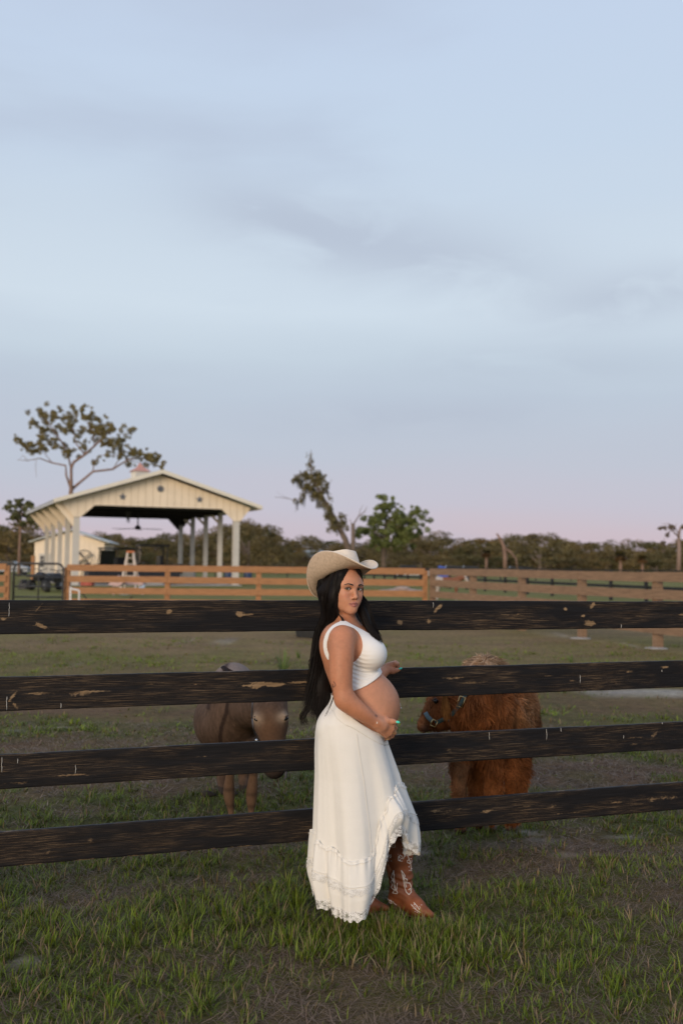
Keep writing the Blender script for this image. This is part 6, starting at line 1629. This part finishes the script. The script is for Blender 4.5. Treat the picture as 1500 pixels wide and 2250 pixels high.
pl_ = [[(153,1280,.30),(153,1180,.27),(154,1110,.24),(157,1076,.21),(157,1050,.15),(157,1030,.14),(162,1016,.13),(187,999,.12),(208,980,.10),(240,950,.05)], [(157,1076,.16),(176,1060,.12),(205,1036,.11),(248,1031,.10),(283,1009,.07),(333,1005,.04)], [(157,1076,.13),(146,1044,.10),(145,1023,.09),(115,1017,.07),(88,1007,.05),(62,1012,.04),(38,1010,.02)],
       [(157,1030,.10),(150,1000,.08),(139,975,.07),(118,945,.05),(100,920,.03)], [(187,999,.08),(168,975,.06),(160,940,.05),(173,905,.03)], [(208,980,.06),(205,950,.05),(190,925,.03)], [(205,1036,.06),(207,1015,.05),(220,1000,.03),(260,1000,.02)], [(248,1031,.05),(262,1010,.04),(270,985,.03)], [(115,1017,.04),(98,995,.03),(80,985,.02)], [(80,1012,.025),(79,1030,.02),(81,1050,.008)], [(62,1012,.03),(50,1000,.02),(45,1008,.01)], [(240,950,.04),(255,940,.02)], [(283,1009,.04),(300,1015,.03),(330,1022,.02)], [(139,975,.04),(128,965,.03),(105,965,.02)]]
branch_tree('pine_tree', 'tall leaning pine with open flat crown rising behind the pavilion roof', 'tree', 98, pl_, pc, M_NEEDLE, M_PBARK, .13, 32000, (.20, .165, .065), 153, dz=1.2, shell=.15, squash=.9)
tc_ = [(18,1112,6),(35,1108,8),(50,1105,8),(62,1110,8),(28,1125,8),(40,1130,8),(55,1125,8),(72,1120,9),(85,1130,7),(92,1140,6),(60,1140,9),(45,1148,8),(30,1140,6),(75,1145,8),(88,1150,6)]
branch_tree('pine_tree', 'thin small pine at the left edge, left of the shed', 'tree', 105, [[(42,1270,.16),(43,1215,.14),(45,1170,.12),(47,1140,.08),(50,1110,.04)], [(45,1170,.07),(62,1140,.04),(85,1135,.02)], [(44,1160,.06),(30,1130,.03),(18,1112,.02)], [(46,1150,.05),(40,1125,.03)]], tc_, M_NEEDLE, M_PBARK, .28, 2600, (.14, .14, .065), 43, dz=1, shell=.15)
sc_ = [(683,1000,3),(683,1010,4),(682,1022,5),(680,1034,6),(676,1046,7),(668,1042,6),(658,1044,6),(649,1046,6),(690,1046,7),(700,1040,6),(708,1046,4),(685,1058,9),(694,1064,9),(676,1066,7),(700,1074,9),(708,1086,9),(714,1098,8),(722,1112,7),(728,1124,8),(734,1138,8),(740,1150,9),(748,1140,8),(752,1152,7),(664,1064,6),(668,1084,5),(660,1096,4),(690,1084,7),(738,1160,7),(722,1060,3),(716,1070,3),(700,1052,7),(648,1098,3)]
sl_ = [[(772,1262,.34),(768,1215,.30),(758,1185,.27),(745,1160,.24),(730,1130,.19),(712,1098,.15),(696,1068,.12),(684,1045,.09),(682,1020,.06),(683,988,.02)], [(700,1074,.08),(680,1080,.06),(667,1085,.05),(652,1100,.04),(632,1095,.03),(603,1092,.015)], [(690,1056,.06),(670,1042,.04),(652,1042,.03),(646,1060,.015)], [(708,1090,.05),(722,1066,.03),(730,1052,.01)], [(632,1095,.02),(618,1088,.01),(608,1080,.006)]]
snag = branch_tree('dead_tree', 'leaning dead snag wrapped in vines and hanging moss, above the hat', 'tree', 92, sl_, sc_, M_NEEDLE, M_BARK, .16, 6500, (.16, .135, .060), 772, dz=.5, shell=.1, squash=1.1, droop=.35)
# hanging moss strands
mb = MB()
for px, py, n in ((648,1050,10),(655,1052,8),(664,1052,8),(676,1072,12),(690,1078,12),(684,1066,8),(668,1092,8),(652,1102,6),(700,1092,10),(712,1108,8),(720,1122,6),(697,1100,6)):
    for k in range(n):
        p = Vector(at(px+random.uniform(-4, 4), py+random.uniform(-4, 4), 92+random.uniform(-.4, .4))); mb.tube([p, p+Vector((random.uniform(-.05, .05), 0, -random.uniform(.3, 1.0)))], [.05, .012], 4)
mb.build('hanging_moss', simple('olive_moss', (.060, .056, .030)), snag, world=True, kind='stuff')
branch_tree('broken_trunk', 'bare broken grey trunk standing beside the leaning snag', 'tree', 91, [[(775,1262,.26),(775,1215,.22),(776,1180,.20),(775,1150,.18)], [(776,1152,.06),(788,1134,.05),(801,1124,.04),(806,1112,.015)], [(788,1134,.03),(792,1118,.02),(798,1108,.008)], [(776,1160,.04),(768,1140,.02)]], None, M_LEAF, M_BARK, .3, 0, (.1, .1, .05), 775)
bc_ = [(838,1112,11),(852,1105,11),(860,1116,10),(843,1128,12),(872,1134,10),(885,1142,13),(900,1138,11),(913,1130,9),(916,1118,6),(902,1155,13),(888,1160,13),(862,1150,13),(845,1150,13),(826,1154,12),(808,1154,10),(798,1168,11),(815,1172,12),(834,1176,13),(856,1172,13),(878,1176,13),(900,1174,11),(914,1160,9),(880,1120,6),(832,1138,9),(890,1190,12),(860,1192,12),(838,1196,11),(815,1190,9)]
branch_tree('oak_tree', 'bright green bushy tree with ragged crown right of the broken trunk', 'tree', 96, [[(842,1262,.25),(843,1215,.22),(846,1180,.18),(848,1150,.12),(845,1120,.06)], [(846,1185,.12),(870,1160,.09),(895,1145,.06),(912,1128,.03)], [(845,1190,.10),(825,1170,.07),(806,1158,.04)], [(848,1160,.08),(862,1135,.05),(856,1110,.03)]], bc_, M_NEEDLE, M_BARK, .16, 22000, (.17, .195, .065), 842, dz=1.2, shell=.2, squash=.9)
branch_tree('bare_tree', 'bare pale tree with drooping mossy twigs at the right edge', 'tree', 120, [[(1490,1256,.28),(1491,1210,.24),(1490,1175,.18),(1494,1158,.10),(1505,1148,.06)], [(1490,1180,.10),(1475,1165,.08),(1458,1156,.05),(1441,1163,.03)], [(1475,1165,.05),(1462,1172,.03),(1456,1190,.015)], [(1490,1172,.07),(1478,1156,.05),(1466,1150,.03),(1452,1152,.015)], [(1494,1160,.05),(1510,1165,.04),(1530,1160,.02)], [(1480,1160,.04),(1486,1150,.02)]],
            [(1460,1160,3),(1470,1158,3),(1450,1160,2.5),(1480,1158,3),(1500,1156,3),(1456,1195,4),(1455,1210,4),(1466,1175,3)], M_NEEDLE, simple('pale_pink_bark', (.26, .18, .15)), .3, 420, (.14, .11, .08), 1490, dz=1, shell=.1, squash=1.5)
branch_tree('broken_trunk', 'forked broken trunk pale against the dark woods right of centre', 'tree', 135, [[(1109,1256,.30),(1109,1222,.27),(1106,1200,.24),(1098,1183,.20),(1090,1172,.10)], [(1110,1205,.14),(1122,1214,.12),(1133,1228,.10),(1136,1252,.10)]], None, M_LEAF, M_PBARK, .3, 0, (.1, .1, .05), 1109)
def palm(px, top, base, Z, label):
    root = empty('palm_tree', (X_(px, Z), Z, 0), 0, label, 'palm'); s = FPX/Z; c = at(px, top, Z); h = c.z
    MB().tube([(c.x, Z, 0), (c.x, Z, h*.5), (c.x, Z, h)], [.24, .2, .17], 10).build('trunk', M_PBARK, root, smooth=True, world=True)
    V = []; Fc = []; C = []; nv = 0
    for k in range(46):
        a = random.uniform(0, 6.28); e = random.uniform(-.9, 1.2); L = random.uniform(.8, 1.2); d = Vector((math.cos(a)*math.cos(e), math.sin(a)*math.cos(e), math.sin(e))); sd_ = d.cross(Vector((0, 0, 1))).normalized()
        p0 = Vector((c.x, Z, h)); p1 = p0+d*L*.6; cc = np.array([.085, .072, .03])*random.uniform(.6, 1.2)*(1 if e > 0 else np.array([1.3, .85, .8]))
        for j in range(5):
            t = (j-2)*.20; e_ = p1+(d*.6+sd_*t*1.5-Vector((0, 0, .25)))*L*.5; V += [p0, p1+sd_*(t-.08), e_, p1+sd_*(t+.08)]; Fc.append((nv, nv+1, nv+2, nv+3)); nv += 4; C += [cc]*4
    me = np_mesh('crown', np.array([tuple(v) for v in V]), np.array(Fc)); set_color(me, np.array(C)); link('crown', me, M_NEEDLE, root, world=True)
palm(1362, 1222, 1256, 128, 'small fan palm standing out against the woods at right'); palm(1410, 1228, 1256, 150, 'lower fan palm right of the taller one in front of the woods')
palm(1068, 1215, 1256, 150, 'brown skirted palm among the trees left of the forked trunk')

# woods: crowns shared between trees of the same build
def protos():
    out = []
    for k in range(7):
        cl = []; rr = []; Hh = 1.0
        for i in range(22):
            a = random.uniform(0, 6.28); z = random.uniform(.25, .90); rad = .46*math.sqrt(max(.02, 1-((z-.5)/.48)**2))*random.uniform(.35, 1); cl.append((math.cos(a)*rad, math.sin(a)*rad, z)); rr.append(random.uniform(.10, .17))
        me = leafcloud(cl, rr, 2600, .034, (.10, .092, .058), name='crown', shell=.35, seed=k)
        mb = MB(); mb.tube([(0, 0, 0), (.01, 0, .25), (.02, .01, .6)], [.035, .026, .012], 7)
        for j in range(4): a = random.uniform(0, 6.28); mb.tube([(.01, 0, .25+j*.05), (.2*math.cos(a), .2*math.sin(a), .5+j*.05)], [.016, .006], 5)
        tm = mb.mesh('trunk'); tm.materials.append(M_BARK); me.materials.append(M_LEAF); out.append((me, tm))
    return out
PROT = protos()
def wood_tree(px, top, Z, wid, label, group, k=None):
    z = at(px, top, Z).z; root = empty('oak_tree', (X_(px, Z), Z, 0), random.uniform(0, 6.28), label, 'tree', group)
    root.scale = (wid, wid, z); me, tm = PROT[k if k is not None else random.randrange(7)]
    for n_, m_ in (('crown', me), ('trunk', tm)):
        o = bpy.data.objects.new(n_, m_); COL.objects.link(o); o.parent = root
SKY = [(-60,1140),(0,1146),(30,1152),(60,1160),(90,1165),(130,1160),(200,1168),(240,1165),(262,1164),(290,1178),(330,1174),(370,1172),(410,1168),(450,1160),(500,1150),(540,1140),(575,1146),(600,1160),(625,1176),(650,1172),(680,1180),(700,1184),(730,1180),(760,1184),(790,1186),(830,1180),(870,1176),(910,1168),(930,1166),(960,1160),(985,1172),(1010,1178),(1040,1174),(1070,1176),(1100,1178),(1140,1176),(1180,1168),(1215,1176),(1245,1184),(1280,1180),(1310,1186),(1340,1186),(1365,1178),(1400,1184),(1440,1186),(1480,1186),(1530,1184),(1580,1180)]
rs = random.Random(3)
px = -90
while px < 1620:
    ty = float(np.interp(px, [a for a, b in SKY], [b for a, b in SKY])); left = px < 620
    wood_tree(px, ty-4+rs.uniform(0, 13), rs.uniform(205, 235), rs.uniform(8, 14), 'olive brown tree in the back row of the distant woods', 'back row of the distant woods'); px += rs.uniform(22, 32)
px = -80
while px < 1610:
    ty = float(np.interp(px, [a for a, b in SKY], [b for a, b in SKY]))
    wood_tree(px, ty+rs.uniform(2, 24), rs.uniform(165, 195), rs.uniform(7, 12), 'round brown green tree in the front row of the distant woods', 'front row of the distant woods'); px += rs.uniform(24, 40)
px = -80
while px < 1610:
    wood_tree(px, rs.uniform(1212, 1228), rs.uniform(150, 175), rs.uniform(5, 9), 'low shrubby tree at the foot of the distant woods', 'low trees at the foot of the woods'); px += rs.uniform(26, 46)
wood_tree(1185, 1166, 150, 11, 'broad dark oak standing forward of the woods right of the forked trunk', None, 2); wood_tree(548, 1138, 130, 9, 'tall dark oak just right of the pavilion', None, 4); wood_tree(20, 1135, 140, 11, 'tall dark oak at the left edge behind the thin pine', None, 1)
# far wood closing the gaps
def far_wood():
    cl = [(X_(p, 250), 250+RNG.uniform(-5, 5), RNG.uniform(1, 4.2)) for p in np.arange(-200, 1720, 9)]; me = leafcloud(cl, [2.3]*len(cl), 15000, 1.1, (.082, .078, .046), name='woods', shell=.2); o = link('distant_woods', me, M_LEAF); tag(o, 'dark mass of woods closing the horizon behind the single trees', 'woods', kind='stuff')
far_wood()

# ------------------------------------------------------------------ far buildings and vehicles
def house(px, Z, w_, d_, h, rh, wall, roof, label, rz=0):
    root = empty('house', (X_(px, Z), Z, 0), rz, label, 'house'); f = lambda mb, n, m, p=None: setattr(mb.build(n, m), 'parent', p or root)
    f(MB().box((-w_/2, 0, 0), (w_/2, d_, h)), 'wall', wall)
    f(MB().prism([(-w_/2-.4, -.4, h), (w_/2+.4, -.4, h), (w_/2-.8, d_/2, h+rh), (-w_/2+.8, d_/2, h+rh)][:2]+[(w_/2-.8, -.4, h+rh*.98), (-w_/2+.8, -.4, h+rh*.98)], (0, d_+.8, 0)), 'roof', roof)
    for i in range(int(w_/2.2)):
        x = -w_/2+1.2+i*2.2; f(MB().box((x-.45, -.05, 1.0), (x+.45, -.01, 2.1)), 'window', M_GLASS)
MW = simple('offwhite_render', (.42, .39, .35), .8); MBR_ = simple('blue_grey_metal_roof', (.33, .42, .52), .5); MBRN = simple('brown_roof', (.13, .09, .075), .8)
house(678, 190, 7, 6, 2.6, 1.6, MW, MBR_, 'far house with a pale blue metal roof left of the hat'); house(645, 195, 8, 5, 2.2, .7, simple('brown_boards', (.16, .11, .08)), MBRN, 'low brown roofed outbuilding left of the blue roofed house'); house(712, 186, 6, 5, 2.3, .8, MW, MW, 'low white building behind the crown of the hat')
house(1215, 170, 3.6, 3, 1.9, .7, MBRN, MBRN, 'small dark hut beneath the big oak at right')
def car(px, Z, body, label, rz=0):
    root = empty('parked_car', (X_(px, Z), Z, 0), rz, label, 'car'); f = lambda mb, n, m: setattr(mb.build(n, m), 'parent', root)
    f(MB().prism([(-2.2, -.9, .35), (2.2, -.9, .35), (2.25, -.9, .8), (1.2, -.9, 1.0), (-2.1, -.9, 1.05)], (0, 1.8, 0)), 'body', body)
    f(MB().prism([(-1.7, -.8, 1.04), (1.1, -.8, 1.0), (.4, -.8, 1.55), (-1.3, -.8, 1.58)], (0, 1.6, 0)), 'cabin', M_GLASS)
    for x in (-1.4, 1.35):
        for y in (-.85, .85): f(MB().tube([(x, y-.1, .34), (x, y+.1, .34)], .34, 12), 'wheel', M_TYRE)
MWH = simple('white_car_paint', (.62, .60, .60), .3); MSIL = simple('silver_car_paint', (.33, .36, .40), .3)
car(905, 125, MWH, 'white car parked before the woods just right of the hat'); car(1040, 140, MSIL, 'silver car parked beyond the field left of the forked trunk'); car(1140, 150, MSIL, 'silver grey car near the woods right of the forked trunk'); car(1170, 152, MWH, 'white car beside the silver one near the woods'); car(1003, 128, MWH, 'white car right of the blue tarpaulin'); car(28, 118, MSIL, 'grey car parked at the far left behind the fence')
M_TARP = simple('blue_tarpaulin', (.04, .10, .42), .6); mb = MB(); x = X_(975, 120); mb.add([(x-.6, 120, 0), (x+.6, 120, 0), (x+.6, 122, 0), (x-.6, 122, 0), (x-.5, 120.4, 1.3), (x+.4, 120.3, 1.2), (x+.5, 121.7, 1.4), (x-.5, 121.6, 1.6)], [(0,3,2,1), (4,5,6,7), (0,1,5,4), (1,2,6,5), (2,3,7,6), (3,0,4,7)])
tag(mb.build('covered_trailer', M_TARP, bevel=.1), 'trailer under a bright blue tarpaulin beyond the far fence', 'trailer')
# brown and white pony beyond the grey plank fence
def pony(px, Z, label):
    x0 = X_(px, Z); root = empty('pony', (x0, Z, 0), 0, label, 'pony'); F = Field((x0-1.1, Z-.4, -.02), (x0+1.2, Z+.4, 1.45), .022); p = lambda x, y, z: np.array([x0+x, Z+y, z])
    F.ell(p(-.1, 0, .82), (.58, .22, .25), .08); F.ell(p(-.48, 0, .84), (.26, .22, .25), .06); F.ell(p(.36, 0, .84), (.24, .2, .25), .06)
    F.limb([p(.42, 0, .92), p(.58, -.03, 1.02), p(.72, -.05, 1.06)], [.17, .13, .10], .05); F.limb([p(.72, -.05, 1.08), p(.84, -.06, .94), p(.90, -.07, .80)], [.10, .08, .055], .03)
    for s in (-1, 1): F.cap(p(.70, s*.05-.05, 1.14), p(.70, s*.07-.05, 1.25), .03, .012, .01)
    for (x, y, b) in ((-.52, -.12, 1), (-.48, .12, 1), (.36, -.12, 0), (.40, .12, 0)):
        F.limb([p(x, y, .68), p(x+(.04 if b else 0), y, .48), p(x-(.05 if b else -.01), y, .32), p(x-.01, y, .10), p(x, y, .03)], [.13 if b else .10, .075, .048, .038, .048], .03)
    F.limb([p(-.70, 0, .95), p(-.80, 0, .75), p(-.78, 0, .40)], [.05, .06, .02], .02)
    X, Y, Z_ = F.grids(); F.F = np.maximum(F.F, .003-Z_+0*X); me = F.mesh('body'); co = get_co(me).astype(float)
    n = vnoise(co, 3.1, 7); C = np.where(((n > .12) | (co[:, 2] < .32) | ((co[:, 0] > x0+.45) & (n > -.1)))[:, None], np.array([.42, .36, .32]), np.array([.20, .085, .05])); set_color(me, C); link('body', me, M_FUR, root, smooth=True, world=True)
pony(985, 46, 'brown and white pony grazing beyond the greyer plank fence')
mb = MB(); x = X_(885, 58)
for i in range(5): mb.ball((x-1+i*.5, 58, .06), (.5, .5, .10+.05*(i % 2)), 10, 6)
mb.ball((x, 58, .22), (.5, .3, .14), 10, 6)
tag(mb.build('sand_pile', simple('pinkish_sand', (.34, .26, .23), .95), smooth=True), 'low pinkish heap of sand on the grass behind the honey fence', 'sand pile')
